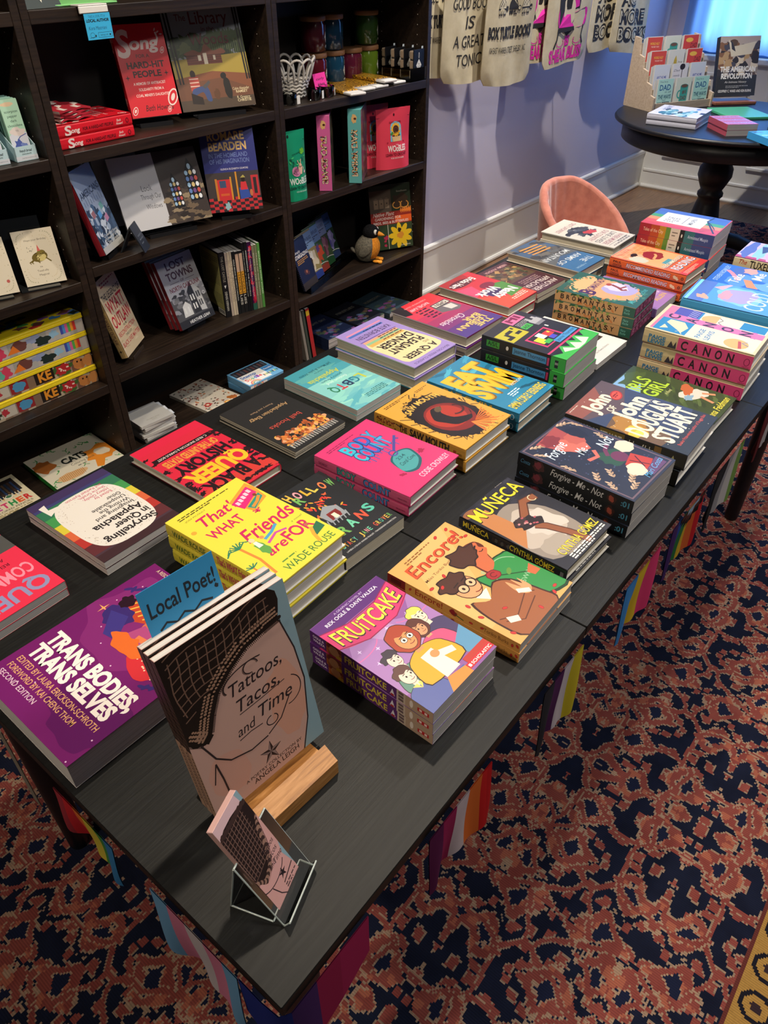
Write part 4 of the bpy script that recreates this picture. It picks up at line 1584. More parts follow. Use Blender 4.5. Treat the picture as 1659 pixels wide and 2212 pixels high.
pile(2, (.465, 1.003, ZT), 181.3, .156, .223, .028, 'rainbow paperback with a white speech bubble of black text', 'rainbow speech bubble paperbacks', art=a, col='#43303a', pages='white', jit=.001)

H = 1.5
a = Art(H)
a.rect(0, 0, 1, H, '#d8304a')
a.rect(0, .34, 1, .62, '#4c4c4a')
for i in range(30):
    r = random.Random(i)
    a.rect(0, .35 + .009 * i, 1, .352 + .009 * i, ('#5a5a58', '#40403e')[i % 2])
a.line([(.5, .4), (.6, .5), (.66, .44), (.74, .56)], .03, '#d8d4cc')
a.line([(.6, .5), (.5, .56)], .02, '#d8d4cc')
a.text('QUEER', .06, 1.2, .94, .2, '#8a8ab0', .03)
a.text('COMMUNION', .06, .92, .94, .18, '#e08a9c', .02)
a.text('RELIGION IN', .2, .8, .6, .05, '#5a1624', .006)
a.text('APPALACHIA', .2, .7, .62, .05, '#5a1624', .006)
a.text('EDITED BY DAVIS SHOULDERS', .2, .2, .8, .04, '#5a1624')
pile(2, (.245, 1.012, ZT), 182, .155, .232, .0305, 'red pink paperback with a grey photo band and upside down capitals', 'red pink paperbacks', art=a, col='#d8304a', pages='grey', under='#8f1f34', jit=.001)

H = 1.5
a = Art(H)
a.rect(0, 0, 1, H, '#c8263c')
a.rect(0, 1.25, 1, H, '#c43a34')
a.rect(0, 0, 1, .16, '#cc2440')
for i in range(30):
    r = random.Random(i)
    x = (.04, .96)[i % 2] + r.uniform(-.03, .03)
    a.blob(x, .25 + r.random() * 1.1, .05, .025, '#241418', i, .5, rot=r.uniform(-40, 40))
for i in range(12):
    a.blob(random.Random(i).random(), 1.46, .06, .03, '#241418', i, .5)
for t_, y, h, x0, x1, c in (('A BLACK', 1.16, .2, .1, .9, '#241418'), ('QUEER', .88, .24, .08, .92, '#d8b42c'), ('HISTORY', .64, .19, .12, .9, '#241418'), ('OF THE UNITED STATES', .47, .12, .12, .9, '#d08a3c')):
    a.text(t_, x0, y, x1, h, c, .05)
a.rect(.08, .33, .94, .42, '#241418')
a.text('C. RILEY SNORTON & DARIUS BOST', .14, .355, .88, .04, '#d8c8c0', .012)
pile(1, (.688, 1.002, ZT), 180.7, .162, .248, .02, 'red hardback with black and yellow block capitals upside down', kind='hb', art=a, col='#c8263c', spine='#241418', pages='cream', under='#6a1424')

H = 1.5
a = Art(H)
a.rect(0, 0, 1, H, '#262626')
for i in range(150):
    r = random.Random(i)
    x = .06 + .88 * r.random()
    y = 1.02 + r.random() ** 1.4 * .3
    a.blob(x, 2.36 - y, .028, .035, ('#c8783a', '#a8542c', '#d8a048', '#8a4a2a', '#d89a70')[i % 5], i, .4, n=7)
for i in range(20):
    a.rect(.06 + .045 * i, 1.34, .085 + .045 * i, 1.44, ('#8a8884', '#a8a6a0')[i % 2])
a.rect(.04, 1.33, .96, 1.345, '#6a6866')
a.text('bell hooks', .22, .8, .8, .09, '#b8483c', .004)
a.text('Appalachian Elegy', .14, .46, .86, .075, '#b89468', .002)
a.text('Poetry and Place', .3, .33, .72, .04, '#a08468', 0)
pile(3, (.891, .998, ZT), 180.1, .147, .222, .0165, 'thin black paperback with a band of orange autumn trees', 'thin black paperbacks', art=a, col='#262626', pages='cream', jit=.002)

H = 1.48
a = Art(H)
a.rect(0, 0, 1, H, '#7fc0bc')
a.rect(0, 0, 1, .5, '#4a9aa8')
for i in range(26):
    r = random.Random(i)
    a.blob(r.random(), r.random() * H, .24, .05, ('#8accc0', '#70b8bc', '#90d0c0', '#66b0b8')[i % 4] if r.random() > .3 else '#5aa8b4', i, .3, rot=r.uniform(-25, 25))
a.rect(0, 0, 1, .3, '#3f8f9c')
a.blob(.6, .3, .4, .12, '#58a0a0', 3, .3)
for ch, x, c in (('L', .14, '#b8c048'), ('G', .26, '#2f7a8a'), ('B', .42, '#2a3a5a'), ('T', .56, '#c03a4a'), ('Q', .7, '#2f7a5a')):
    a.text(ch, x, .76, x + .13, .17, c, .02)
a.text('fiction and', .3, .62, .72, .06, '#c8e4dc', .004)
a.text('poetry from', .3, .53, .74, .06, '#2a6a6c', .004)
a.text('Appalachia', .24, .38, .88, .1, '#b8c048', .02)
a.text('Jeff Mann & Julia Watts', .16, .16, .84, .055, '#1d4a50', .004)
a.text('edited by', .4, .25, .6, .03, '#1d4a50')
a.small(.14, 1.34, .6, 4, .016, .035, '#2a6a6c', 5)
pile(2, (1.075, .994, ZT), 179.6, .147, .218, .027, 'turquoise paperback with mixed coloured initials', 'turquoise paperbacks', art=a, col='#7fc0bc', pages='white', jit=.0012)

H = 1.53
a = Art(H)
a.rect(0, 0, 1, H, '#9a86c4')
a.poly([(.06, 1.3), (.1, .7), (.2, .58), (.9, .52), (.94, 1.1), (.9, 1.36), (.5, 1.38)], '#e0cf9c')
a.rect(.14, .58, .9, .66, '#e0a85c')
a.rect(.14, .52, .9, .585, '#8ab890')
a.rect(.14, .47, .9, .525, '#e0a078')
a.line([(.12, .46), (.4, .44), (.92, .45)], .02, '#6a5490')
for y, q in ((.6, 1), (.535, 2), (.482, 3)):
    a.small(.16, y, .88, 1, .022, .03, '#4a3a3a', q)
for t_, y, h in (('A QUEER', 1.2, .12), ('PLEASANT', .9, .15), ('DANGER', .7, .15)):
    a.text(t_, .14, y, .86, h, '#2a2224', .03)
a.text('AND', .14, 1.09, .26, .06, '#6a5a3a', 0)
a.text('KATE BORNSTEIN', .14, .28, .86, .1, '#352a4a', .008)
a.rect(.14, .17, .9, .22, '#4a6ab0')
a.small(.16, .185, .86, 1, .022, .03, '#1c2a4a', 7)
a.line([(.1, .12), (.9, .14)], .03, '#e08aa0')
a.text('BEACON PRESS CLASSICS', .1, 1.44, .9, .045, '#4a3a6a', .004)
pile(2, (1.263, .992, ZT), 178.9, .157, .241, .0555, 'lavender hardback with a cream label of heavy black capitals', 'lavender hardbacks', 'hb', art=a, col='#9a86c4', pages='cream', under='#4a98a8', jit=.003)

H = 1.45
a = Art(H)
a.rect(0, 0, 1, H, '#8a2f6a')
for i, c in enumerate(('#4a3280', '#5a3078', '#7a2f70', '#a02f60', '#b83058', '#cc3a50', '#d03440', '#d82c34')):
    a.rect(0, H - .19 * (i + 1), 1, H - .19 * i + .01, c)
a.poly([(0, 0), (.4, 0), (.3, .3), (0, .2)], '#d82c34')
a.poly([(.75, 0), (1, 0), (1, .3), (.86, .34), (.8, .18)], '#221c20')
for t_, y in (('THE', 1.28), ('LESBIAN', 1.16), ('BAR', 1.04)):
    a.text(t_, .16, y, .3 + .08 * len(t_), .1, '#d8c060', .03)
a.text('Chronicles', .34, .86, .9, .13, '#e8dce0', 0, .35)
a.poly([(.06, .5), (.46, .42), (.5, .64), (.2, .76), (.06, .7)], '#6a6468')
a.poly([(.1, .52), (.3, .5), (.28, .66), (.12, .68)], '#cfcac4')
a.rect(.04, .34, .44, .48, '#2a2226')
a.rect(.06, .36, .42, .46, '#d8d0c4')
a.text('OPEN', .1, .375, .38, .07, '#2a2226', .03)
for k in range(5):
    a.small(.52, .62 - .075 * k, .96, 1, .035, .05, '#3c1830', k + 3)
a.text('RACHEL KARP', .34, .2, .8, .07, '#e8c8d0', .01)
a.text('FOREWORD BY LILLIAN', .26, .1, .8, .035, '#e8b0b0')
pile(2, (1.464, .986, ZT), 179.6, .160, .232, .055, 'red to purple hardback with an open sign and yellow capitals', 'red to purple hardbacks', 'hb', art=a, col='#8a2f6a', pages='cream', under='#2a2450', jit=.003)

H = 1.6
a = Art(H)
a.rect(0, 0, 1, H, '#c8303c')
a.poly([(0, 1.1), (.5, 1.3), (1, .9), (1, H), (0, H)], '#d8503a')
a.poly([(.0, 1.3), (.5, 1.35), (.3, .7), (0, .8)], '#4f8a3c')
a.poly([(.3, 1.2), (.75, 1.1), (.8, .8), (.35, .82)], '#3a2a5a')
a.ell(.35, .7, .2, .12, '#7c1f3a')
a.poly([(.6, .5), (1, .4), (1, .9), (.7, .8)], '#d84a70')
a.poly([(.2, 0), (1, 0), (1, .35), (.3, .4)], '#a8282c')
a.ell(.62, .26, .34, .14, '#5a1a28')
a.text('Nasty', .1, 1.04, .74, .2, '#efe6e2', .04, rot=4)
a.text('Work', .3, .76, .92, .2, '#efe6e2', .04, rot=4)
a.text('Ericka Hart', .2, .2, .92, .14, '#efe6e2', .03)
a.small(.1, 1.45, .6, 3, .025, .05, '#f0d8c8', 4)
pile(2, (1.674, 1.000, ZT), 179.7, .140, .225, .052, 'red hardback with slanting white letters over a colourful figure', 'red hardbacks with a colourful figure', 'hb', art=a, col='#c8303c', pages='cream', under='#a02030', jit=.004)

H = 1.45
a = Art(H)
a.rect(0, 0, 1, H, '#4a2630')
a.rect(.05, .2, .95, .8, '#5a4634')
for i in range(50):
    r = random.Random(i)
    a.blob(.08 + .84 * r.random(), .22 + .5 * r.random(), .06, .05, ('#8a6a44', '#3a3a2c', '#b08a54', '#5a3228', '#6a6a4a')[i % 5], i, .35, n=8)
a.text('ANOTHER', .1, 1.24, .9, .13, '#d8cac4', .01)
a.text('APPALACHIA', .1, 1.06, .9, .13, '#d8cac4', .01)
for k in range(3):
    a.text(('COMING UP QUEER', 'AND INDIAN IN A', 'MOUNTAIN PLACE')[k], .2, .98 - .06 * k, .8, .035, '#c8a8a0')
a.text('NEEMA AVASHIA', .14, .08, .86, .08, '#d8a8a4', .006)
pile(2, (1.861, 1.005, ZT), 177.3, .144, .21, .0285, 'maroon paperback with a brown collage and white capitals', 'maroon paperbacks', art=a, col='#4a2630', pages='cream', jit=.002)

H = 1.6
a = Art(H)
a.rect(0, 0, 1, H, '#3f5a78')
a.poly([(0, H), (1, H), (1, 1.2), (.4, 1.0), (0, 1.1)], '#3a6a94')
a.poly([(0, 1.0), (.5, .9), (1, 1.1), (1, .6), (0, .6)], '#5a5e5c')
for i in range(40):
    r = random.Random(i)
    a.blob(r.random(), .05 + r.random() * .75, .1, .06, ('#3a3a36', '#56544c', '#2c2e30', '#6a665a')[i % 4], i, .35, n=9)
for t_, y in (('THE', 1.28), ('ARMS OF', 1.04), ('MOUNTAINS', .76)):
    a.text(t_, .1, y, .1 + .115 * len(t_), .13, '#d0d4d2', .004)
for k in range(4):
    a.line([(.2, .5 - .1 * k), (.8, .46 - .1 * k)], .045, '#d0923c')
a.text('A MEMOIR', .5, 1.44, .86, .05, '#9ab8c8')
pile(2, (2.016, .981, ZT), 178.2, .152, .243, .0545, 'slate blue hardback with a mountain scene and orange bars', 'slate blue hardbacks', 'hb', art=a, col='#3f5a78', pages='cream', under='#1f2a34', jit=.003)

H = 1.6
a = Art(H)
a.rect(0, 0, 1, H, '#cfc8ba')
for i in range(34):
    r = random.Random(i)
    a.blob(.5 + r.gauss(0, .14), .62 + r.gauss(0, .1), .09, .06, ('#2a2c34', '#3a3a40', '#4a5058', '#24262c')[i % 4], i, .45, n=10)
a.blob(.4, .78, .16, .1, '#b83a3c', 4, .3)
for t_, y, c in (('WHERE MURDER', 1.28, '#8a3a48'), ('LIKE LIVES', 1.12, '#3a3436'), ('OUR COUNTRY', .96, '#8a3a48')):
    a.text(t_, .1, y, .9, .11, c, .006)
a.text('CRISTY LAFORREST', .1, .24, .9, .1, '#8a3a48', .006)
a.small(.14, 1.5, .86, 2, .03, .055, '#6a6460', 3)
a.line([(.08, 1.44), (.92, 1.44)], .01, '#6a6460')
pile(2, (2.262, 1.000, ZT), 181, .158, .25, .053, 'pale grey hardback with a black and red ink splash', 'pale grey hardbacks', 'hb', art=a, col='#cfc8ba', pages='cream', under='#a8a49a', jit=.003)

# ---------------------------------------------------------------- the purple reader at the near end
H = 1.34
a = Art(H)
a.rect(0, 0, 1, H, '#6e1f62')
a.blob(.5, .95, .48, .4, '#7d2a6c', 3, .15)
a.blob(.8, .25, .3, .2, '#5a1a58', 5, .2)
a.text('TRANS BODIES,', .06, .43, .95, .105, '#ece4dc', .05)
a.text('TRANS SELVES', .06, .3, .9, .105, '#ece4dc', .05)
a.text('EDITED BY LAURA ERICKSON-SCHROTH', .06, .225, .92, .042, '#d8a070', .008)
a.text('FOREWORD BY KAI CHENG THOM', .06, .16, .78, .042, '#d8a070', .008)
a.text('SECOND EDITION', .06, .1, .46, .036, '#d8b8c8', .008)
a.text('A RESOURCE BY AND FOR TRANSGENDER COMMUNITIES', .08, 1.29, .92, .03, '#d8c0a0', .004)
for x, y in ((.1, .84), (.22, 1.15), (.9, .7), (.62, 1.2)):
    a.star(x, y, .05, '#e0a060', 4, .18)
for i in range(26):
    r = random.Random(i)
    a.ell(r.random(), r.random() * H, .006, .006, '#d8b0d0', n=6)
a.blob(.5, 1.1, .22, .12, '#e0b04a', 4, .15, rot=20)
a.blob(.36, 1.02, .18, .12, '#b8452c', 6, .12, rot=30)
for k in range(6):
    a.line([(.2 + .05 * k, .94), (.3 + .05 * k, 1.14)], .012, '#e8b04a')
a.blob(.64, 1.16, .07, .06, '#2a1622', 7, .2)
for i in range(12):
    r = random.Random(i + 90)
    a.ell(.42 + .2 * r.random(), 1.04 + .12 * r.random(), .03, .02, '#d8703c', r.uniform(0, 90), n=7)
a.blob(.24, .86, .12, .1, '#3a2a6a', 8, .15)
a.blob(.18, .98, .06, .06, '#2a1622', 9, .2)
a.poly([(.16, .86), (.3, .7), (.42, .72), (.3, .9)], '#3f357c')
a.blob(.56, .92, .12, .1, '#c86a4a', 10, .12)
a.ell(.6, 1.0, .07, .075, '#d8784c')
a.blob(.68, .86, .16, .08, '#d89a44', 12, .12)
a.poly([(.42, .8), (.62, .78), (.6, .9), (.46, .92)], '#a8487a')
a.blob(.74, .72, .16, .11, '#c83238', 13, .12)
for i in range(18):
    r = random.Random(i + 50)
    a.ell(.64 + .22 * r.random(), .66 + .13 * r.random(), .007, .007, '#f0c8a8', n=5)
a.blob(.9, .8, .07, .07, '#e8d0a0', 14, .15)
a.line([(.5, .82), (.64, .84), (.76, .82)], .045, '#d8784c')
a.blob(.5, .74, .14, .07, '#d8682c', 15, .2)
a.blob(.88, .95, .1, .1, '#3a2a6a', 16, .15)
for i in range(6):
    a.ell(.08 + .03 * i, 1.06 + .02 * i, .035, .014, '#3a2a6a', 50 + 60 * (i % 2))
    a.ell(.86 + .02 * i, .6 + .012 * i, .03, .012, '#3a2a6a', 20 + 60 * (i % 2))
pile(1, (.287, .703, ZT), -90.5, .212, .284, .0455, 'very thick purple paperback with a group of seated people painted on it', art=a, col='#6e1f62', spine='#5a1a50', pages='white', rough=.25)


# ================================================================ standing things
def upright(root_loc, yaw, tilt, mb_list, names, label, cat, name, group=None):
    """things modelled lying face up with the foot at y=0 are stood up: local y -> up, local z -> towards the viewer"""
    t = thing(name, label, cat, root_loc, 0, group)
    t.rotation_euler = (pi / 2 - tilt, 0, yaw)
    place(t, mb_list, names)
    return t


def stand_book(x, y, z, yaw, tilt, w, h, t, label, art, kind='hb', group=None, name=None, **kw):
    c, p = book_parts(art, w, h, t, kind, **kw)
    for mb in (c, p):
        mb.v = [(a_, b_ + h / 2, c_) for a_, b_, c_ in mb.v]
    bk = (-sin(R(yaw)), cos(R(yaw)))
    # (x, y) is where the front of the foot touches; move the root back by the thickness of the tilted book
    k = t * cos(R(tilt))
    return upright((x + bk[0] * k, y + bk[1] * k, z + t * sin(R(tilt)) * 1.0 + .0004), R(yaw), R(tilt), (c, p), ('cover', 'page_block'), label, 'book', name or ('hardback_book' if kind == 'hb' else 'paperback_book'), group)


def easel(x, y, z, yaw, tilt, w, h, label, col='#17171a'):
    """small folded display stand: sloping back, lip and rear strut"""
    t = thing('book_stand', label, 'stand', (x, y, z), R(yaw))
    m = MB()
    s_, c_ = sin(R(tilt)), cos(R(tilt))
    blk = M(col, .35)

    def q(u, v, n):                 # u across, v up the slope, n out of it
        return (u, v * s_ - n * c_, v * c_ + n * s_)
    m.grid([[q(-w / 2, .002, 0), q(w / 2, .002, 0)], [q(-w / 2, h, 0), q(w / 2, h, 0)], [q(-w / 2, h, -.002), q(w / 2, h, -.002)], [q(-w / 2, .002, -.002), q(w / 2, .002, -.002)]], blk, False)
    m.build('back_rest', t)
    m = MB()
    m.box(-w / 2, w / 2, -.035, .0, .0003, .0035, blk)
    m.box(-w / 2, w / 2, -.0375, -.035, .0003, .012, blk)
    m.build('lip', t)
    m = MB()
    m.box(-w * .2, w * .2, h * s_ * .5 + .004, h * s_ * .5 + .05, .0003, .003, blk)
    m.grid([[(-w * .2, h * s_ * .5 + .05, .003), (w * .2, h * s_ * .5 + .05, .003)], [q(-w * .2, h * .7, -.0035), q(w * .2, h * .7, -.0035)]], blk, False)
    m.build('strut', t)
    return t


# ---------------------------------------------------------------- middle bookcase, shelf with the red books
H = 1.55
a = Art(H)
a.rect(0, 0, 1, H, '#cc1626')
a.text('S', .03, 1.03, .3, .42, '#e6cfc8', .03, .1)
a.text('ong', .28, 1.14, .86, .2, '#e6cfc8', .03, .15)
a.line([(.8, 1.18), (.86, 1.3), (.84, 1.4)], .035, '#e6cfc8')
for k in range(3):
    a.ell(.84 + .05 * k, 1.44 - .04 * k, .03, .012, '#e6cfc8', 60 - 30 * k)
a.text('FOR A', .36, 1.0, .62, .055, '#4a0f16', .02)
a.text('HARD-HIT', .14, .83, .88, .1, '#33090e', .035)
a.text('PEOPLE', .22, .68, .78, .1, '#33090e', .035)
a.star(.1, .68, .05, '#33090e', 4, .3)
a.star(.88, .72, .05, '#33090e', 4, .3)
for k, (t_, x0, x1) in enumerate((('A MEMOIR OF ANTIRACIST', .18, .82), ('SOLIDARITY FROM A', .26, .76), ("COAL MINER'S DAUGHTER", .18, .86))):
    a.text(t_, x0, .55 - .1 * k, x1, .045, '#e6cfc8', .012)
a.text('Beth Howard', .3, .1, .88, .1, '#33090e', .006, .3)
for x, y, k in ((.9, .3, .16), (.09, .12, .08), (.9, 1.1, .06), (.78, .1, .06)):
    a.ell(x, y, k * .6, k, '#e6cfc8', -30)
    a.ell(x, y, k * .45, k * .82, '#cc1626', -30)
    a.ell(x, y, k * .22, k * .45, '#e6cfc8', -30)
sg = Art(H)
sg.text('S', .14, .02, .28, .14, '#e6cfc8', .03, .1)
sg.text('ong', .27, .045, .44, .07, '#e6cfc8', .03, .15)
sg.text('FOR A HARD-HIT PEOPLE', .5, .055, 1.12, .05, '#4a0f16', .015)
sg.text('Beth', 1.2, .09, 1.29, .04, '#e6cfc8', .004, .3)
sg.text('Howard', 1.18, .04, 1.32, .04, '#e6cfc8', .004, .3)
sg.arc(1.42, .085, .025, .035, 0, 360, .012, '#4a0f16')
song = dict(col='#cc1626', spine='#cc1626', spine_art=sg, pages='cream')
pile(2, (1.219, 2.0695, 1.083), 90, .152, .232, .06, 'red hardback lying on the shelf below the blue card', 'red hardbacks lying on the shelf', 'hb', art=a, jit=.004, **song)
stand_book(1.460, 2.045, 1.0955, -16.7, 14.7, .149, .231, .028, 'red hardback with white script facing out on a black stand', a, **song)
easel(1.464, 2.082, 1.083, -16.7, 14.7, .1, .16, 'black easel holding the red hardback with white script')

H = 1.13
a = Art(H)
a.rect(0, 0, 1, H, '#7d858c')
a.rect(0, .4, 1, .78, '#8a9098')
for i in range(40):
    r = random.Random(i)
    a.blob(r.random(), .62 + .14 * r.random(), .09, .07, ('#3a4a2c', '#2c3a26', '#4f5e34', '#56603a')[i % 4], i, .35)
for i in range(16):
    x = .55 + .028 * i
    a.line([(x, .56), (x + .006, .84)], .008, '#2c3324')
    a.blob(x, .8, .03, .06, '#3f5030', i, .4)
a.rect(0, 0, 1, .56, '#8a7a34')
a.poly([(0, .56), (1, .6), (1, .3), (.4, .34), (0, .3)], '#9c8838')
a.poly([(0, .36), (.5, .42), (1, .36), (1, 0), (0, 0)], '#7c4a30')
a.poly([(0, .3), (.6, .34), (1, .2), (1, .1), (0, .1)], '#6a4430')
a.rect(0, 0, 1, .12, '#4c3d30')
a.poly([(.2, .5), (.66, .5), (.66, .62), (.2, .62)], '#6a3428')
for i in range(4):
    a.line([(.2, .52 + .025 * i), (.66, .52 + .025 * i)], .006, '#4a241c')
a.poly([(.18, .61), (.3, .66), (.4, .63), (.47, .72), (.56, .64), (.68, .66), (.7, .6)], '#7c4634')
a.rect(.42, .5, .47, .62, '#c8bca8')
a.rect(.35, .54, .39, .6, '#c8bca8')
a.rect(.55, .54, .58, .59, '#c8bca8')
for x in (.03, .07, .93, .965):
    a.line([(x, H), (x + .02, .3)], .022, '#15120f')
a.ell(.23, .4, .035, .045, '#2a1712')
a.poly([(.17, .37), (.29, .37), (.3, .24), (.17, .22)], '#a8443a')
for k in range(3):
    a.line([(.17, .35 - .04 * k), (.29, .35 - .04 * k)], .01, '#d8c0b0')
a.poly([(.2, .24), (.38, .26), (.42, .1), (.36, .1), (.32, .2), (.18, .16)], '#3a4a78')
a.poly([(.16, .2), (.3, .14), (.3, .06), (.15, .08)], '#241a16')
a.poly([(.32, .26), (.42, .32), (.44, .3), (.36, .23)], '#4a4a4e')
a.blob(.66, .22, .05, .13, '#1c1814', 4, .12)
a.ell(.63, .36, .04, .035, '#1c1814', 20)
a.blob(.5, .16, .04, .06, '#5a3a24', 5, .15)
a.text('The', .16, .97, .3, .07, '#5a2026', .004)
a.text('Library', .34, .93, .84, .13, '#5a2026', .006)
a.text('in the', .47, .85, .64, .05, '#5a2026', .002)
a.text('Woods', .28, .71, .8, .12, '#5a2026', .006)
a.text('Calvin Alexander', .72, .19, .95, .03, '#d8c8a0', .002)
a.text('RAMSEY', .76, .155, .92, .03, '#d8c8a0', .012)
a.text('R. Gregory', .76, .09, .94, .03, '#d8c8a0', .002)
a.text('CHRISTIE', .76, .055, .95, .03, '#d8c8a0', .012)
stand_book(1.681, 2.023, 1.0955, -17.7, 16.8, .243, .273, .012, 'large picture book of a log cabin in a clearing', a, col='#4c3d30', spine='#15120f', pages='white')
easel(1.684, 2.043, 1.083, -17.7, 16.8, .16, .2, 'black easel holding the large log cabin picture book')

# red bandanas folded on top of the lying red books
m = MB()
red, wht = M('#a01426', .8), M('#d8c8c0', .8)
for k in range(4):
    z = .0008 + .007 * k
    rows = []
    for i in range(9):
        xx = -.05 + .1 * i / 8
        rows.append([(xx + .004 * sin(j * 1.7 + k), -.07 + .14 * j / 6 + .004 * sin(i + k), z + .004 * abs(sin(i * .8 + k + j * .6))) for j in range(7)])
    m.grid(rows, red, True, False, lambda i, j, k=k: (red, wht)[(i * 3 + j * 2 + k) % 5 == 0 or j == 0])
    top = [[(p[0], p[1], p[2] + .005) for p in r_] for r_ in rows]
    m.grid(top, red, True, False, lambda i, j, k=k: (red, wht)[(i + j * 3 + k) % 4 == 0])
    m.grid([[r_[0] for r_ in rows], [r_[0] for r_ in top]], red, True)
    m.grid([[r_[-1] for r_ in rows], [r_[-1] for r_ in top]], wht, True)
    m.grid([rows[0], top[0]], wht, True)
    m.grid([rows[-1], top[-1]], red, True)
o = m.build('bandana', None, (1.165, 2.075, 1.144), .15)
tag(o, 'folded red and white patterned bandanas on the lying red hardbacks', 'bandana')

# ---------------------------------------------------------------- clip card under the shelf edge, green sheet and dark sign above
t = thing('shelf_talker', 'bright blue card in a clear holder clipped under the shelf edge', 'sign', (1.252, CY - .004, 1.394), 0)
m = MB()
cl = M('#d8d6d0', .3)
m.bbox(-.042, .04, -.006, .03, .0005, .004, cl, .0015)
m.bbox(-.042, .04, -.006, -.001, -.014, .0005, cl, .0015)
m.build('clip', t)
m = MB()
m.box(-.038, .042, -.0085, -.0075, -.07, -.012, MAT_ACRYLIC)
m.build('holder', t)
a = Art(.74)
a.rect(0, 0, 1, .74, '#36a6d4')
a.text("TAKE A LOOK, IT'S A", .16, .62, .8, .07, '#1d5a7c', .002)
a.text('LOCAL AUTHOR', .06, .5, .94, .08, '#12242e', .045)
a.text('Kora Mastriani', .1, .28, .8, .1, '#1d4a6a', 0, .2)
a.ell(.2, .13, .09, .08, '#1d3a4a')
a.ell(.2, .13, .08, .07, '#36a6d4')
a.line([(.08, .06), (.34, .08)], .012, '#1d3a4a')
a.ell(.32, .11, .03, .03, '#1d3a4a')
a.rect(.42, .05, .96, .2, '#1d3a4a')
a.rect(.43, .06, .95, .19, '#36a6d4')
a.text('belong y\'all', .5, .1, .8, .05, '#1d3a4a', 0, .2)
a.blob(.88, .12, .03, .03, '#12242e', 3, .2)
m = MB()
a.emit(m, lambda u, v, z: (-.035 + .074 * u, -.009 - z, -.069 + .074 * v), .5, box=(0, 0, 1, .74))
m.build('blue_card', t)
m = MB()
m.bbox(-.11, .11, -.08, .08, .0005, .004, M('#7fcc7a', .6), .001)
o = m.build('green_folder', None, (1.24, 2.06, 1.3946))
tag(o, 'pale green folder lying on the upper shelf above the blue card', 'folder')
m = MB()
m.prism([(0, 0), (.03, .055), (.033, .0545), (.06, 0), (.056, 0), (.032, .05), (.004, 0)], -.05, .05, lambda p, q, a_: (a_, p, q), M('#22302e', .4))
mk = Art(.5)
mk.line([(.42, .28), (.48, .12), (.56, .3)], .05, '#c8c8b8')
mk.emit(m, lambda u, v, z: (-.05 + .1 * u, .03 * (v * 1.9) - .0008, .055 * (v * 1.9) + .0006), .5)
o = m.build('tent_sign', None, (1.142, 1.975, 1.3945), R(6))
tag(o, 'small dark tent sign at the corner of the green folder', 'sign')

# ---------------------------------------------------------------- second shelf
H = .742
a = Art(H)
a.rect(0, 0, .5, H, '#bcbcc0')
a.rect(.5, 0, 1, H, '#3a3230')
for i in range(46):
    r = random.Random(i)
    a.blob(.52 + .46 * r.random(), r.random() * .36, .06, .025, ('#4a4038', '#2c2624', '#6a5a48', '#8a7a62')[i % 4], i, .35)
for x, y, k in ((.66, .18, .8), (.88, .22, 1.0)):
    a.rect(x - .075 * k, y - .02, x + .075 * k, y + .26 * k, '#14161c')
    a.poly([(x - .075 * k, y + .26 * k), (x, y + .42 * k), (x + .075 * k, y + .26 * k)], '#14161c')
    for i in range(3):
        for j in range(5):
            a.ell(x - .05 * k + .05 * k * i, y + .02 + .062 * k * j, .02 * k, .026 * k, ('#8fb0cc', '#b85048', '#c8b078', '#5a7ab0', '#d8dce0', '#6a4a80')[(i * 2 + j * 3) % 6], n=8)
    a.ell(x, y + .33 * k, .02 * k, .03 * k, '#a8c4d8')
a.text('Look', .28, .38, .4, .06, '#5a5a60', 0)
a.text('Through Our', .25, .3, .48, .05, '#5a5a60', 0)
a.text('Windows', .28, .2, .46, .05, '#5a5a60', 0)
stand_book(1.420, 2.012, .8, -13, 20.1, .283, .21, .018, 'wide white and dark book showing two stained glass windows', a, col='#bcbcc0', spine='#c4c4c8', pages='white', rough=.3)
easel(1.425, 2.04, .787, -13, 20.1, .16, .14, 'black easel holding the front stained glass book')
stand_book(1.424, 2.125, .8, -13, 9, .283, .215, .018, 'second stained glass book standing behind the first', a, col='#bcbcc0', spine='#c4c4c8', pages='white', rough=.3)
m = MB()
m.bbox(-.1, .1, -.02, .03, 0, .0125, M('#17171a', .4), .002)
o = m.build('riser_block', None, (1.43, 2.15, .7874), R(-13))
tag(o, 'low black block under the rear stained glass book', 'riser')

H = 1.44
a = Art(H)
a.rect(0, 0, 1, H, '#2a2f72')
a.rect(0, 0, 1, .68, '#3c3434')
a.text('ROMARE', .14, 1.22, .82, .13, '#c8a468', .03)
a.text('BEARDEN', .14, 1.05, .84, .13, '#c8a468', .03)
a.text('IN THE HOMELAND', .12, .93, .84, .075, '#6a7ab0', .006)
a.text('OF HIS IMAGINATION', .12, .83, .86, .075, '#6a7ab0', .006)
a.text('GLENDA ELIZABETH GILMORE', .3, .72, .82, .03, '#c8c4d0', .006)
for i in range(12):
    for j in range(5):
        a.rect(i / 12, .05 * j, (i + 1) / 12, .05 * j + .05, ('#b82c34', '#2a2226')[(i + j) % 2])
a.rect(.16, .2, .2, .58, '#b8742c')
a.rect(.2, .2, .44, .56, '#c02c30')
a.rect(.24, .42, .36, .54, '#3a4a6a')
a.rect(.44, .2, .47, .6, '#c8862c')
a.rect(.55, .2, .58, .68, '#c8862c')
a.rect(.84, .24, .98, .6, '#b82c34')
a.rect(.88, .28, .94, .56, '#2a2226')
a.poly([(.6, .4), (.76, .4), (.8, .22), (.6, .2)], '#2f4a9c')
a.poly([(.62, .36), (.76, .36), (.74, .5), (.64, .5)], '#c83038')
a.ell(.69, .54, .035, .045, '#241816')
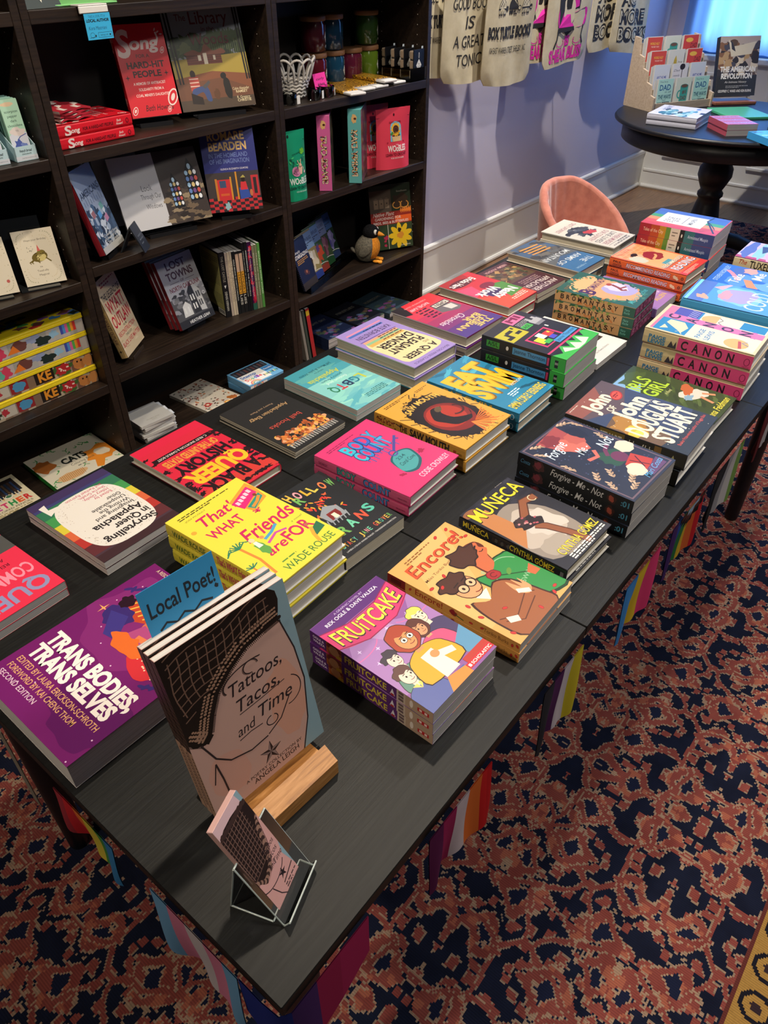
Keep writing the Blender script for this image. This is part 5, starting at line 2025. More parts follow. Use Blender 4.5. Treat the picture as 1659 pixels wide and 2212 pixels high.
a.poly([(.64, .57), (.74, .57), (.7, .62)], '#a89a50')
a.ell(.82, .3, .03, .06, '#b86a44')
a.blob(.34, .1, .05, .07, '#8ab0b8', 3, .3)
a.rect(.24, .28, .4, .32, '#c8582c')
stand_book(1.649, 1.962, .8, -31.4, 14.1, .172, .248, .026, 'dark blue hardback with a red checked room scene', a, col='#2a2f72', spine='#2a2f72', pages='white')
easel(1.665, 1.996, .787, -31.4, 14.1, .1, .16, 'black easel holding the dark blue hardback')

H = 1.5
a = Art(H)
a.rect(0, 0, 1, H, '#7c889a')
a.rect(0, 0, 1, .75, '#2f4256')
for i in range(60):
    r = random.Random(i)
    a.blob(r.random(), .1 + .8 * r.random(), .07, .09, ('#24303e', '#3a5068', '#1a222c', '#8a98a8', '#b0b8c0')[i % 5], i, .35, n=9)
for x, y, c, rt in ((.25, .8, '#8a5a5a', 10), (.5, .74, '#4a86b8', 12), (.72, .62, '#a8708a', 14), (.7, .88, '#5a8a84', 10)):
    P = [(x + .09 * cos(R(rt + q)), y + .09 * 1.3 * sin(R(rt + q))) for q in (35, 145, 215, 325)]
    a.poly(P, c)
a.text('AMERICANS', .05, 1.15, .98, .13, '#262c38', .02, rot=4)
for i in range(9):
    a.line([(.1 + .1 * i, 1.0), (.1 + .1 * i, 1.1 + .04 * (i % 3))], .03, '#5a6678')
a.rect(0, 0, 1, .14, '#a8a8a4')
for k, t_ in enumerate(('Crawford Jones', 'Edward Ellis', 'Clay Sanders')):
    a.text(t_, .25, .3 - .075 * k, .95, .055, '#d0d0cc', 0, .3)
stand_book(1.185, 1.975, .8, 32, 14.6, .13, .225, .024, 'grey blue hardback with a red spine showing a protest crowd', a, col='#7c889a', spine='#7c1a24', pages='white')
easel(1.16, 2.015, .787, 32, 14.6, .07, .15, 'black easel holding the grey blue protest hardback')
m = MB()
m.prism([(0, 0), (.032, .075), (.035, .074), (.075, 0), (.071, 0), (.034, .068), (.004, 0)], -.03, .03, lambda p, q, a_: (a_, p, q), M('#22262a', .4))
mk = Art(.9)
mk.small(.25, .55, .8, 3, .05, .14, '#5a6066', 3)
mk.emit(m, lambda u, v, z: (-.03 + .06 * u, .032 * v / 1.0 - .0006, .075 * v + .0004), .5, box=(0, 0, 1, .9))
o = m.build('tent_sign', None, (1.277, 1.952, .7874), R(40))
tag(o, 'small black tent sign beside the grey blue protest hardback', 'sign')

# ---------------------------------------------------------------- third shelf
H = 1.6
a = Art(H)
a.rect(0, 0, 1, H, '#c8b490')
for i in range(40):
    r = random.Random(i)
    a.blob(r.random(), r.random() * H, .08, .02, ('#b8a480', '#d2c09c')[i % 2], i, .4)
a.small(.2, 1.5, .9, 2, .03, .06, '#8a3a34', 3)
a.text('THE LEGEND OF', .06, 1.2, .96, .12, '#2f2824', .02)
a.text('WYATT', .1, .92, .92, .24, '#b02430', .02)
a.text('OUTLAW', .06, .62, .96, .24, '#b02430', .02)
a.text('FROM', .42, .54, .58, .05, '#3f4a34', .01)
a.text('RECONSTRUCTION', .08, .42, .92, .09, '#b0343a', .015)
a.text('THROUGH', .34, .34, .66, .05, '#3f4a34', .01)
a.text('BLACK LIVES MATTER', .06, .2, .96, .09, '#b0343a', .015)
sp = Art(H)
sp.text('THE LEGEND OF WYATT OUTLAW', .2, .05, 1.3, .07, '#6a4a3a', .006)
sp.star(1.46, .08, .04, '#2f2824', 4, .3)
stand_book(1.205, 2.018, .4625, 34, 13.6, .15, .242, .026, 'cream hardback with tall red capitals on the shelf by the puzzles', a, col='#c8b490', spine='#b89a64', spine_art=sp, pages='cream')
easel(1.19, 2.05, .449, 34, 13.6, .09, .16, 'wooden brown easel holding the cream hardback', '#3a2f26')
H = 1.405
a = Art(H)
a.rect(0, 0, 1, H, '#a2a2a6')
a.rect(0, 0, 1, .62, '#4a4a4c')
for i in range(34):
    r = random.Random(i)
    a.blob(r.random(), .3 + .4 * r.random() * (1 if r.random() > .4 else .6), .08, .05, ('#6a6a6c', '#3a3a3c', '#84848a')[i % 3], i, .4, n=9)
a.rect(0, 0, 1, .16, '#2a2a2c')
a.poly([(.5, .2), (.5, .66), (.66, .84), (.84, .62), (.84, .18)], '#2c2c2e')
a.poly([(.66, .84), (.84, .62), (.86, .18), (.7, .2)], '#b2b2b0')
a.poly([(.2, .2), (.24, .42), (.36, .5), (.46, .4), (.46, .2)], '#c4c4c2')
for x, y in ((.55, .28), (.62, .28), (.55, .46), (.62, .46), (.73, .3), (.79, .3), (.73, .48), (.79, .48), (.28, .26), (.38, .26)):
    a.rect(x - .018, y, x + .018, y + .12, '#d2d2ce' if x < .7 else '#3a3a3c')
a.arc(.92, .52, .03, .03, 0, 360, .014, '#d8d8d8')
a.text('LOST', .22, 1.18, .76, .14, '#4a3440', .03)
a.text('TOWNS', .14, .98, .88, .14, '#4a3440', .03)
a.text('OF', .46, .89, .56, .05, '#4a3440', .01)
a.line([(.16, .91), (.42, .91)], .008, '#4a3440')
a.line([(.6, .91), (.86, .91)], .008, '#4a3440')
a.text('NORTH CAROLINA', .1, .75, .94, .09, '#6a2430', .01)
a.text('HEATHER LEAH', .28, .05, .86, .06, '#e0e0dc', .015)
for k in range(3):
    stand_book(1.462 - .006 * k, 2.012 + .0175 * k, .463, 7.3, 20, .163, .229, .0155, 'grey paperback showing an old wooden house' + (', front copy', ', middle copy behind the front one', ', rearmost copy')[k], a, 'pb', 'grey old house paperbacks on the third shelf', col='#a2a2a6', spine='#7c2028', pages='white')
easel(1.458, 2.068, .449, 7.3, 20, .09, .16, 'black easel holding the grey old house paperbacks')


# row of upright books, spines to the front
def shelf_row(x, y, z, specs, grp):
    """specs: (thickness, depth, height, colour, spine colour, lettering, text colour, label, extra)"""
    for th, dp, ht, col, sc, txt, tc, label, extra in specs:
        sp = Art(ht / dp)
        if extra:
            extra(sp, ht / dp, th / dp)
        if txt:
            sp.text(txt, .12 * ht / dp, th / dp * .3, .78 * ht / dp, th / dp * .4, tc, .008)
        sp.items = [([(x_, th / dp - y_) for x_, y_ in v_], f_, c_) for v_, f_, c_ in sp.items]
        fr = None
        if label.startswith('thick black'):
            fr = Art(BACK.H)
            fr.items = [([(1 - x_, y_) for x_, y_ in v_], f_, c_) for v_, f_, c_ in BACK.items]
        c, p = book_parts(fr, dp, ht, th, 'pb', col, sc, sp, 'white')
        # stand it on its foot with the spine towards the viewer and the printed face to the left
        f = lambda v: (v[2], v[0] + dp / 2, v[1] + ht / 2)
        for mb in (c, p):
            mb.v = [(th - q[0], q[1], q[2]) for q in (f(v) for v in mb.v)]
            mb.f = [fc[::-1] for fc in mb.f]
        t = thing('paperback_book', label, 'book', (x, y, z + .0004), R(-13), grp)
        place(t, (c, p))
        x += th * cos(R(13)) + .0012
        y -= th * sin(R(13)) + .0003


BH = 1.52
BACK = Art(BH)
BACK.rect(0, 0, 1, BH, '#15151a')
BACK.rect(.04, .16, .96, BH - .04, '#a8a468')
BACK.small(.1, 1.36, .9, 4, .018, .045, '#4a4a34', 3)
BACK.small(.1, 1.14, .9, 12, .014, .04, '#5a5a40', 4)
BACK.small(.3, .5, .9, 7, .014, .04, '#5a5a40', 5)
BACK.rect(.06, .4, .24, .62, '#2a2824')
BACK.rect(.62, .02, .96, .15, '#e0ded6')
for i in range(18):
    BACK.rect(.66 + .015 * i, .045, .666 + .015 * i + .004 * (i % 3), .13, '#1a1a1a')


def leander(s, L, T):
    s.rect(.04 * L, .06 * T, .32 * L, .94 * T, '#b89a84')
    s.rect(.32 * L, .06 * T, .68 * L, .94 * T, '#d89a30')
    s.text("LEANDER'S", .33 * L, .2 * T, .67 * L, .6 * T, '#2f2418', .01)
    s.text('LIES', .7 * L, .2 * T, .86 * L, .6 * T, '#c8c4b8', .01)


def lost_castle(s, L, T):
    s.text('THE LOST CASTLE', .06 * L, .3 * T, .45 * L, .4 * T, '#8a8478', .01)
    s.poly([(.5 * L, .3 * T), (.5 * L, .7 * T), (.55 * L, .5 * T)], '#d0d0cc')
    s.text('DENISE KIERNAN', .6 * L, .3 * T, .9 * L, .4 * T, '#b8b4a8', .01)


def patchy(s, L, T):
    for i in range(26):
        r = random.Random(i)
        s.blob(r.random() * L, r.random() * T, .08, T * .5, ('#a01c3c', '#3a1440', '#c02a40', '#5a1a4a')[i % 4], i, .4)
    s.rect(.9 * L, 0, L, T, '#2a5a48')
    s.text('HAINTS HAUNTS NORTH CAROLINA', .08 * L, .3 * T, .8 * L, .3 * T, '#d8b8c0', .004)


grp = 'upright books in a row on the third shelf'
shelf_row(1.583, 2.012, .449, [
    (.021, .152, .231, '#15151a', '#17171b', '', '', 'thick black spine with the olive back cover showing', lost_castle),
    (.008, .14, .226, '#b8aca0', '#b0a092', 'CAROLINA MOUNTAIN STORIES', '#5a4a40', 'thin pale spine next to the thick black one', None),
    (.009, .14, .226, '#c8bca8', '#c4b49a', 'TALES OF THE HIGH COUNTRY', '#5a4a40', 'cream spine, second pale one from the thick black book', None),
    (.006, .14, .226, '#b8aca0', '#bcae98', 'OLD ROADS', '#5a4a40', 'thinnest cream spine before the dark one', None),
    (.011, .14, .224, '#15181a', '#17191c', 'GOLD MINING IN NORTH CAROLINA', '#c8c8c0', 'dark spine with white lettering before the yellow pair', None),
    (.0135, .14, .222, '#1a1a1c', '#1c1c1e', '', '', 'first black spine with an orange band', leander),
    (.0135, .14, .222, '#1a1a1c', '#1c1c1e', '', '', 'second black spine with an orange band', leander),
    (.008, .16, .246, '#121418', '#14161a', 'HIDDEN HISTORY OF THE BROAD RIVER', '#a8a8a0', 'tall narrow black spine after the yellow pair', None),
    (.010, .16, .247, '#121418', '#16181c', 'REMEMBERING THE FOOTHILLS', '#c8c8c4', 'second tall black spine after the yellow pair', None),
    (.016, .16, .244, '#2a1230', '#3a1440', '', '', 'wide magenta and purple patterned spine', patchy),
    (.010, .15, .23, '#6a6a4a', '#74745a', 'RIVERS OF THE SOUTH', '#c0c0a8', 'olive spine beside the magenta patterned one', None),
    (.009, .15, .23, '#6a7048', '#6e7454', 'TRAILS OF THE SOUTH', '#c0c0a8', 'second olive spine, before the green one', None),
    (.010, .15, .234, '#4a7a3c', '#4f8a40', 'MOUNTAIN GHOST STORIES', '#d8e0c8', 'bright green spine at the end of the row', None),
], grp)

# ---------------------------------------------------------------- bottom shelf, middle bookcase
a = Art(.85)
a.rect(0, 0, 1, .85, '#b4b2ac')
a.text('RECLAIMING SPACES', .3, .2, .7, .045, '#8a8474', .002)
a.text('POETRY', .42, .12, .58, .04, '#8a8474', .002)
card = None
for k in range(6):
    L = 'white wrapped booklet in the stack beside the upright' + (', topmost', ', second from the top', ', third from the top', ', fourth from the top', ', fifth from the top', ', bottom one')[k]
    z = .1555 + (5 - k) * .0125
    m = MB()
    m.bbox(-.063, .063, -.06, .06, 0, .0115, M('#c0beb8', .5), .001)
    a.emit(m, lambda u, v, z_: (-.063 + .126 * u, -.06 + .12 * v, .0115 + z_), .5, box=(0, 0, 1, .95))
    w_ = MB()
    w_.grid([[(.0635, -.05 + .02 * i, .006 + .004 * (i % 2)) for i in range(6)], [(.0745, -.048 + .019 * i, .005 + .005 * ((i + k) % 2)) for i in range(6)]], M('#c8ccd0', .2), False)
    t = thing('booklet', L, 'booklet', (1.195 + .004 * ((k * 7) % 3 - 1), 2.02 + .003 * (k % 3), z), R(-4 + 3 * ((k * 5) % 3)), 'white wrapped booklets')
    place(t, (m, w_), ('cover', 'wrapper_flap'))
H = 1.5
a = Art(H)
a.rect(0, 0, 1, H, '#c8c0b0')
for i in range(110):
    r = random.Random(i)
    a.blob(r.random(), r.random() * H, .035, .022, ('#7a3a30', '#4a4a40', '#a86a50', '#6a6a5a', '#b8744a', '#5a3a34')[i % 6], i, .45, n=9, rot=r.uniform(0, 180))
a.blob(.22, .42, .1, .09, '#b0443c', 3, .25)
a.ell(.22, .42, .04, .035, '#e0d0b0')
a.blob(.82, .24, .1, .1, '#a8622c', 4, .3)
a.ell(.6, .16, .08, .07, '#c8883c')
a.ell(.6, .16, .04, .035, '#e0c080')
a.ell(.5, .72, .26, .12, '#c8c0b0')
a.text('AUTUMN', .34, .7, .66, .06, '#6a5a4a', .004)
pile(1, (1.469, 2.052, .155), 3, .158, .238, .012, 'white booklet scattered with small autumn animals and leaves', art=a, col='#c8c0b0', pages='white', name='colouring_book')
# toy boxes
for k in range(2):
    t = thing('toy_box', 'blue and white stamping set box' + (', the one on top', ', the one underneath')[k], 'box', (1.66, 1.985, .1556 + .026 * (1 - k)), R(-2 + 3 * k), 'stamping set boxes')
    m = MB()
    m.bbox(-.085, .085, -.068, .068, 0, .0255, M('#5a94c0', .35), .003)
    a = Art(.8)
    a.rect(0, 0, 1, .8, '#6aa4cc')
    a.rect(.03, .05, .7, .5, '#e4e2dc')
    a.rect(.05, .5, .96, .76, '#2a2c34')
    for i in range(9):
        a.rect(.08 + .1 * i, .54, .13 + .1 * i, .72, ('#4a4e58', '#5a3a3a')[i % 2])
    a.text('Stamp', .08, .36, .5, .1, '#3a6ab0', .03)
    for i, ch in enumerate('Doodle'):
        a.text(ch, .1 + .075 * i, .2, .165 + .075 * i, .1, ('#d8403a', '#e08a2c', '#4a9a4a', '#3a7ac0', '#8a4aa8', '#d8403a')[i], .04)
    a.rect(.72, .3, .98, .48, '#3a7ab8')
    a.text('Reusable', .74, .36, .96, .06, '#e4e2dc', .01)
    for i in range(10):
        a.rect(.56 + .042 * i, .14, .585 + .042 * i, .22, ('#2a2c34', '#e0c040', '#4a9a4a')[i % 3])
    for i in range(4):
        a.arc(.24, .03, .13 - .03 * i, .13 - .03 * i, 0, 180, .02, ('#d8403a', '#e8a83a', '#4a9a8a', '#e4e2dc')[i])
    a.emit(m, lambda u, v, z: (-.085 + .17 * u, -.068 + .17 * v, .0255 + z), .35, box=(0, 0, 1, .8))
    b = Art(.15)
    b.rect(.0, .0, .5, .15, '#e4e2dc')
    b.rect(.5, 0, 1, .15, '#6aa4cc')
    for i in range(5):
        b.arc(.24, .08, .14 - .028 * i, .1 - .02 * i, 0, 360, .018, ('#d8403a', '#e8a83a', '#4a9a8a', '#3a5ab0', '#d8403a')[i])
    b.emit(m, lambda u, v, z: (-.082 + .164 * u, -.068 - z, .002 + .164 * v * .9), .35, box=(0, 0, 1, .142))
    m.build('printed_box', t)


# ================================================================ left bookcase
def choc_box(x, y, yaw, label):
    t = thing('display_carton', label, 'carton', (x, y, 1.0815), R(yaw), 'chocolate bar display cartons')
    P, wh = M('#b4cfd6', .5), M('#d6d8dc', .5)
    m = MB()
    w, d = .056, .095
    m.box(-w / 2, w / 2, 0, d, .0003, .002, P)
    m.box(-w / 2, w / 2, 0, .0015, .002, .034, P)
    m.box(-w / 2, w / 2, d - .0015, d, .002, .085, P)
    for s_ in (-1, 1):
        xa = s_ * w / 2
        xb = xa - s_ * .0015
        m.prism([(0, .002), (0, .034), (.03, .05), (d, .085), (d, .002)], min(xa, xb), max(xa, xb), lambda p, q, a_: (a_, p, q), P)
    a = Art(.6)
    a.rect(0, 0, 1, .18, '#c8ccd4')
    a.text('french broad', .22, .34, .8, .11, '#26323a', .01, .3)
    a.text('CHOCOLATE', .3, .23, .74, .05, '#26323a', .006)
    a.text('CRAFTED IN ASHEVILLE, NC', .26, .07, .92, .035, '#4a5460', .004)
    a.emit(m, lambda u, v, z: (-w / 2 + w * u, -.0002 - z, .002 + w * v), .5, box=(0, 0, 1, .57))
    m.build('tray', t)
    b = Art(2.9)
    b.rect(0, 0, 1, 2.9, '#a8d0b8')
    b.poly([(0, 1.1), (.4, 1.4), (1, 1.2), (1, 0), (0, 0)], '#c8ccd8')
    b.blob(.5, 1.3, .4, .2, '#d4c8c4', 2, .2)
    b.blob(.4, .7, .2, .24, '#46579c', 3, .3)
    b.blob(.7, .6, .2, .14, '#6f80ba', 4, .3)
    b.line([(.4, .9), (.6, 1.05), (.95, 1.15)], .04, '#46579c')
    for k, q in enumerate(('scorpion', 'pepper', 'dark', 'chocolate')):
        b.text(q, .5 - .045 * len(q), 2.2 - .22 * k, .5 + .045 * len(q), .12, '#2f4a44', .004)
    b.text('72%', .44, 1.3, .6, .08, '#4a5460')
    b.blob(.4, 2.6, .35, .1, '#d8bfa0', 5, .1)
    for k in range(5):
        yy = .012 + .0155 * k
        m = MB()
        lean = .016 + .001 * k
        h = .13
        cc = M(('#a8d0b8', '#8fbcae', '#9cc8c0', '#84b4ac', '#8ab8b4')[k], .5)

        def q(u, v, n):
            return (u, yy + v * .12 + n, .0045 + v)
        m.grid([[q(-.023, 0, 0), q(.023, 0, 0), q(.023, 0, .007), q(-.023, 0, .007)], [q(-.023, h, 0), q(.023, h, 0), q(.023, h, .007), q(-.023, h, .007)]], cc, False, True)
        m.face([q(-.023, h, 0), q(.023, h, 0), q(.023, h, .007), q(-.023, h, .007)], cc)
        if k == 0:
            b.emit(m, lambda u, v, z: (-.023 + .046 * u, yy + v * .046 * .12 - z, .0045 + v * .046), .5, box=(0, 0, 1, 2.82))
        bar = m.build('chocolate_bar', None, (x, y, 1.0815), R(yaw))
        tag(bar, 'slim pale green chocolate bar in the ' + label.split(' ')[0] + ' carton, ' + ('front one', 'second one', 'third one', 'fourth one', 'rear one')[k], 'chocolate bar', 'pale green chocolate bars')
    return t


choc_box(.998, 1.977, -4, 'right pale blue carton of chocolate bars beside the bookcase upright')
choc_box(.925, 1.985, -8, 'left pale blue carton of chocolate bars next to another carton')


def birthday(x, y, yaw, label, kind):
    H = 1.35
    a = Art(H)
    a.rect(0, 0, 1, H, '#d8ceb8')
    for i in range(40):
        r = random.Random(i)
        q = 2 * pi * i / 40
        a.ell(.5 + .44 * math.copysign(abs(cos(q)) ** .4, cos(q)), H / 2 + .61 * math.copysign(abs(sin(q)) ** .4, sin(q)), .02, .01, '#a8a486', r.uniform(0, 180), n=7)
        a.ell(.5 + .36 * math.copysign(abs(cos(q)) ** .4, cos(q)), H / 2 + .52 * math.copysign(abs(sin(q)) ** .4, sin(q)), .008, .016, '#c8b896', n=6)
    a.text('Hope your Birthday', .26, 1.08, .8, .045, '#5a5244', 0)
    if kind:
        a.text('is', .46, .42, .52, .04, '#5a5244', 0)
        a.text('Toad-ally', .36, .32, .64, .045, '#5a5244', 0)
        a.text('Magical', .38, .22, .62, .045, '#5a5244', 0)
        a.ell(.52, .68, .2, .12, '#6a5a24', 10)
        a.ell(.56, .66, .12, .09, '#c8b878', 10)
        a.ell(.58, .78, .1, .06, '#7a6a2c')
        a.poly([(.5, .82), (.58, .82), (.53, .98)], '#c8605a')
        for x0, x1 in ((.38, .3), (.5, .46), (.66, .74), (.4, .24)):
            a.line([(x0, .64), (x1, .56), (x1 + .03, .53)], .03, '#6a5a24')
        for i in range(12):
            r = random.Random(i)
            a.ell(.38 + .3 * r.random(), .64 + .14 * r.random(), .014, .012, '#3a3014', n=6)
            a.ell(.26 + .16 * r.random(), .82 + .14 * r.random(), .012, .008, '#5a5a50', n=5)
    else:
        a.blob(.5, .68, .2, .14, '#a88a6a', 4, .2)
        a.ell(.82, .3, .04, .04, '#b85a54')
    t = thing('greeting_card', label, 'card', (x, y, .7655), R(yaw))
    t.rotation_euler = (pi / 2 - R(16), 0, R(yaw))
    m = MB()
    m.bbox(-.053, .053, 0, .143, 0, .003, M('#d8ceb8', .5), .0006)
    a.emit(m, lambda u, v, z: (-.053 + .106 * u, .106 * v, .003 + z), .35, box=(0, 0, 1, H))
    m.build('front', t)
    m = MB()
    m.box(-.051, .053, .001, .142, -.006, -.0006, M('#cfc8ba', .6))
    m.build('envelope', t)
    b = thing('card_holder', 'clear dark backed stand behind the ' + ('toad card' if kind else 'card at the frame edge'), 'stand', (x - .002, y + .055, .7595), R(yaw))
    m = MB()
    m.prism([(-.075, .0004), (-.075, .004), (-.0, .006), (.037, .165), (.04, .164), (.004, .0004)], -.052, .052, lambda p, q, a_: (a_, p, q), M('#1c1e20', .15, .6))
    m.build('back_rest', b)
    return t


birthday(.965, 1.998, -20, 'cream birthday card with a toad in a party hat', 1)
birthday(.835, 2.02, -18, 'pale birthday card partly cut off beside the toad card', 0)

# four puzzle boxes
Y4 = M('#e2c81e', .4)
for k in range(4):
    z = .4325 + .0565 * (3 - k)
    t = thing('puzzle_box', 'yellow edged puzzle box with ' + ('colouring pencils on its side, topmost of the stack', 'colouring pencils on its side, second from the top', 'teddy bears on its side, third from the top', 'teddy bears on its side, bottom of the stack')[k], 'box', (.8455 + .001 * (k % 2), 1.993 + .002 * (k % 3), z), 0, 'puzzle boxes')
    m = MB()
    m.bbox(-.19, .19, .002, .215, .0003, .048, M('#a8a49c', .4), .001)
    a = Art(.125)
    for i in range(16):
        a.rect(i / 16, 0, i / 16 + .062, .125, (('#a8a6a0', '#b4aaa4', '#9c9a90', '#b0a8a0') if k < 2 else ('#8a7a6c', '#6a4a3c', '#a89880', '#7c6450'))[i % 4])
    if k < 2:
        for i in range(6):
            a.rect(.8 + .022 * i, .03, .822 + .022 * i, .1, ('#3f4a9c', '#4a84c0', '#c85a8a', '#4f9a4a', '#d8862c', '#c83a34')[i])
        a.blob(.46, .06, .06, .04, '#6a4038', 2, .15)
        a.blob(.3, .05, .05, .05, '#c8405a', 3, .3)
        a.blob(.25, .05, .04, .04, '#5fa890', 4, .3)
        a.blob(.58, .07, .05, .03, '#8a94b0', 5, .3)
        a.blob(.65, .04, .06, .035, '#24302c', 6, .3)
        a.blob(.74, .06, .04, .03, '#8ab0c8', 7, .3)
        a.blob(.16, .05, .04, .06, '#8ab89a', 8, .3)
        a.blob(.08, .06, .05, .04, '#4a9aa8', 9, .3)
        a.poly([(.36, .02), (.42, .08), (.46, .02)], '#d8742c')
    else:
        a.blob(.72, .06, .08, .05, '#3f5a2c', 2, .4)
        a.blob(.74, .06, .06, .045, '#a8282c', 3, .25)
        for i in range(10):
            a.ell(.7 + .09 * random.Random(i).random(), .03 + .07 * random.Random(i + 9).random(), .007, .007, '#e0c8b8', n=6)
        a.blob(.88, .05, .05, .05, '#b0703a', 4, .15)
        a.blob(.96, .05, .04, .05, '#c08048', 5, .15)
        a.ell(.87, .07, .008, .008, '#2a1810')
        a.ell(.905, .07, .008, .008, '#2a1810')
        a.rect(.5, .01, .66, .115, '#241c18')
        a.text('KE', .53, .025, .64, .07, '#d88a2c', .04)
        a.rect(.3, .015, .44, .11, '#8a2a2c')
        a.blob(.37, .06, .05, .04, '#4a8ab0', 6, .2)
        a.rect(.18, .015, .29, .11, '#b8b0a0')
        a.blob(.2, .06, .03, .03, '#a8343c', 7, .3)
        for i in range(4):
            for j in range(4):
                a.rect(.1 + .018 * i, .02 + .022 * j, .118 + .018 * i, .042 + .022 * j, ('#2f3a2c', '#b8b4a8')[(i + j) % 2])
    a.emit(m, lambda u, v, z_: (-.19 + .38 * u, .002 - z_, .001 + .38 * v), .35, box=(0, 0, 1, .122))
    m.build('tray', t)
    m = MB()
    m.bbox(-.1915, .1915, 0, .217, .0485, .056, Y4, .0012)
    m.bbox(-.1915, .1915, .0, .0018, .041, .0485, Y4, .0006)
    if k == 0:
        b = Art(.57)
        for i in range(80):
            r = random.Random(i)
            b.blob(r.random(), .02 + r.random() * .55, .045, .03, ('#c83a34', '#4a84c0', '#4f9a4a', '#24302c', '#d8d4cc', '#8a5aa0', '#6a4038')[i % 7], i, .4, n=9)
        b.emit(m, lambda u, v, z_: (-.19 + .38 * u, .217 * v / .57, .056 + z_), .35, box=(0, .012, 1, .57))
    m.build('lid', t)

H = .94
a = Art(H)
a.rect(0, 0, 1, H, '#d2cab4')
for i in range(40):
    r = random.Random(i)
    x, y = r.random(), r.random() * H
    if .25 < x < .75 and .3 < y < .7:
        continue
    for k in range(3):
        a.line([(x, y), (x + .05 * cos(r.random() * 6), y + .05 * sin(r.random() * 6))], .012, ('#2f8a3c', '#3f9a4a', '#247a34')[k])
a.blob(.85, .4, .22, .2, '#d8842c', 3, .2)
a.blob(.86, .4, .1, .1, '#d8ccb4', 4, .15)
a.poly([(.7, .3), (.62, .1), (.7, .06), (.82, .24)], '#d8842c')
a.blob(.3, .17, .2, .09, '#d0a878', 6, .15)
for i in range(14):
    a.line([(.14 + .024 * i, .1), (.16 + .024 * i, .24)], .008, '#a8743a')
a.blob(.12, .6, .14, .16, '#a8622c', 7, .2)
a.text('CATS', .34, .46, .68, .13, '#1f2420', .045)
a.text('Coloring Book', .4, .36, .74, .05, '#3a4034', 0)
a.small(.46, .3, .66, 1, .02, .03, '#6a6a5a', 3)
pile(1, (.91, 2.047, .155), -3, .245, .226, .021, 'white square colouring book with an orange cat and green grass', art=a, col='#d2cab4', spine='#2f9a3c', pages='white', name='colouring_book')
for k in range(2):
    t = thing('pencil_box', 'cream flat box of coloured pencils with rainbow letters' + (', on top', ', underneath')[k], 'box', (.622 + .004 * k, 2.022, .1556 + .0165 * (1 - k)), R(-3 + 2 * k), 'cream pencil boxes')
    m = MB()
    m.bbox(-.102, .102, -.1, .1, 0, .016, M('#d0c6a4', .45), .001)
    a = Art(.98)
    a.rect(.06, .5, .94, .9, '#2a2422')
    for i in range(18):
        a.rect(.1 + .045 * i, .44, .13 + .045 * i, .8, ('#3a2a24', '#2a3a5a', '#4a3a2c', '#1f2a3c')[i % 4])
        a.poly([(.1 + .045 * i, .44), (.13 + .045 * i, .44), (.115 + .045 * i, .38)], ('#d8a86a', '#b0b0b8', '#c89a60')[i % 3])
    a.rect(0, 0, 1, .36, '#d8ccaa')
    for i, ch in enumerate('TOGETHER'):
        a.text(ch, .05 + .115 * i, .2, .145 + .115 * i, .13, ('#c83a6a', '#d8742c', '#3a6ab0', '#b0488a', '#c83a6a', '#2f8a4a', '#d85a2c', '#3a7aa0')[i] if i < 7 else '#c83234', .045)
    a.text('COLORED PENCILS', .3, .12, .92, .045, '#3a342a', .006)
    a.small(.3, .07, .9, 2, .02, .035, '#8a7a4a', 3)
    a.ell(.7, .44, .06, .05, '#d8d4c4')
    a.ell(.7, .45, .045, .035, '#3f6a4a')
    a.emit(m, lambda u, v, z_: (-.102 + .204 * u, -.1 + .204 * v, .016 + z_), .4, box=(0, 0, 1, .98))
    m.build('printed_box', t)

# ================================================================ right bookcase, top shelf
ZA = 1.0795


def diamond(c2='#d6d2c8'):
    d = Art(1.6)
    d.poly([(.5, .35), (.82, .78), (.5, 1.2), (.18, .78)], '#14141a')
    d.ell(.5, 1.3, .09, .2, '#14141a')
    d.poly([(.5, .44), (.75, .78), (.5, 1.11), (.25, .78)], c2)
    d.ell(.5, 1.3, .05, .15, c2)
    d.ell(.5, 1.3, .03, .12, '#14141a')
    d.text('Soy', .4, .82, .6, .08, '#3a3a40', 0, .3)
    d.text('Candle', .33, .68, .68, .08, '#3a3a40', 0, .3)
    d.blob(.5, .2, .26, .13, '#14141a', 3, .1)
    d.arc(.5, .14, .22, .14, 20, 160, .05, c2)
    d.arc(.5, .12, .12, .09, 20, 160, .04, c2)
    return d


def candle(x, y, z, col, label, facing, tag2=False):
    t = thing('jar_candle', label, 'candle', (x, y, z), 0, 'coloured jar candles')
    m = MB()
    r = .045
    m.lathe([(.002, .0005), (r - .006, .0005), (r, .006), (r, .085), (r - .004, .0915), (r - .004, .094)], M(col, .12, .6), (0, 0), 36)
    d = diamond()
    if tag2:
        d = Art(1.6)
        d.rect(.05, .1, .95, 1.5, '#b08a74')
        d.small(.2, 1.35, .85, 8, .06, .1, '#5a3028', 3)
        d.ell(.6, .55, .13, .13, '#3a2622')
        d.small(.15, .3, .8, 2, .05, .09, '#5a3028', 4)
    s_ = .052

    def wrap(u, v, zz):
        an = R(facing) + (u - .5) * s_ / r
        return ((r + .0003 + zz) * cos(an), (r + .0003 + zz) * sin(an), .006 + v * .052)
    d.emit(m, wrap, .4, box=(0, 0, 1, 1.6))
    m.build('jar', t)
    m = MB()
    m.lathe([(.002, .0942), (.0455, .0942), (.047, .097), (.047, .107), (.0455, .11), (.002, .1105)], M('#7c5638', .55), (0, 0), 36)
    m.build('wooden_lid', t)
    return t


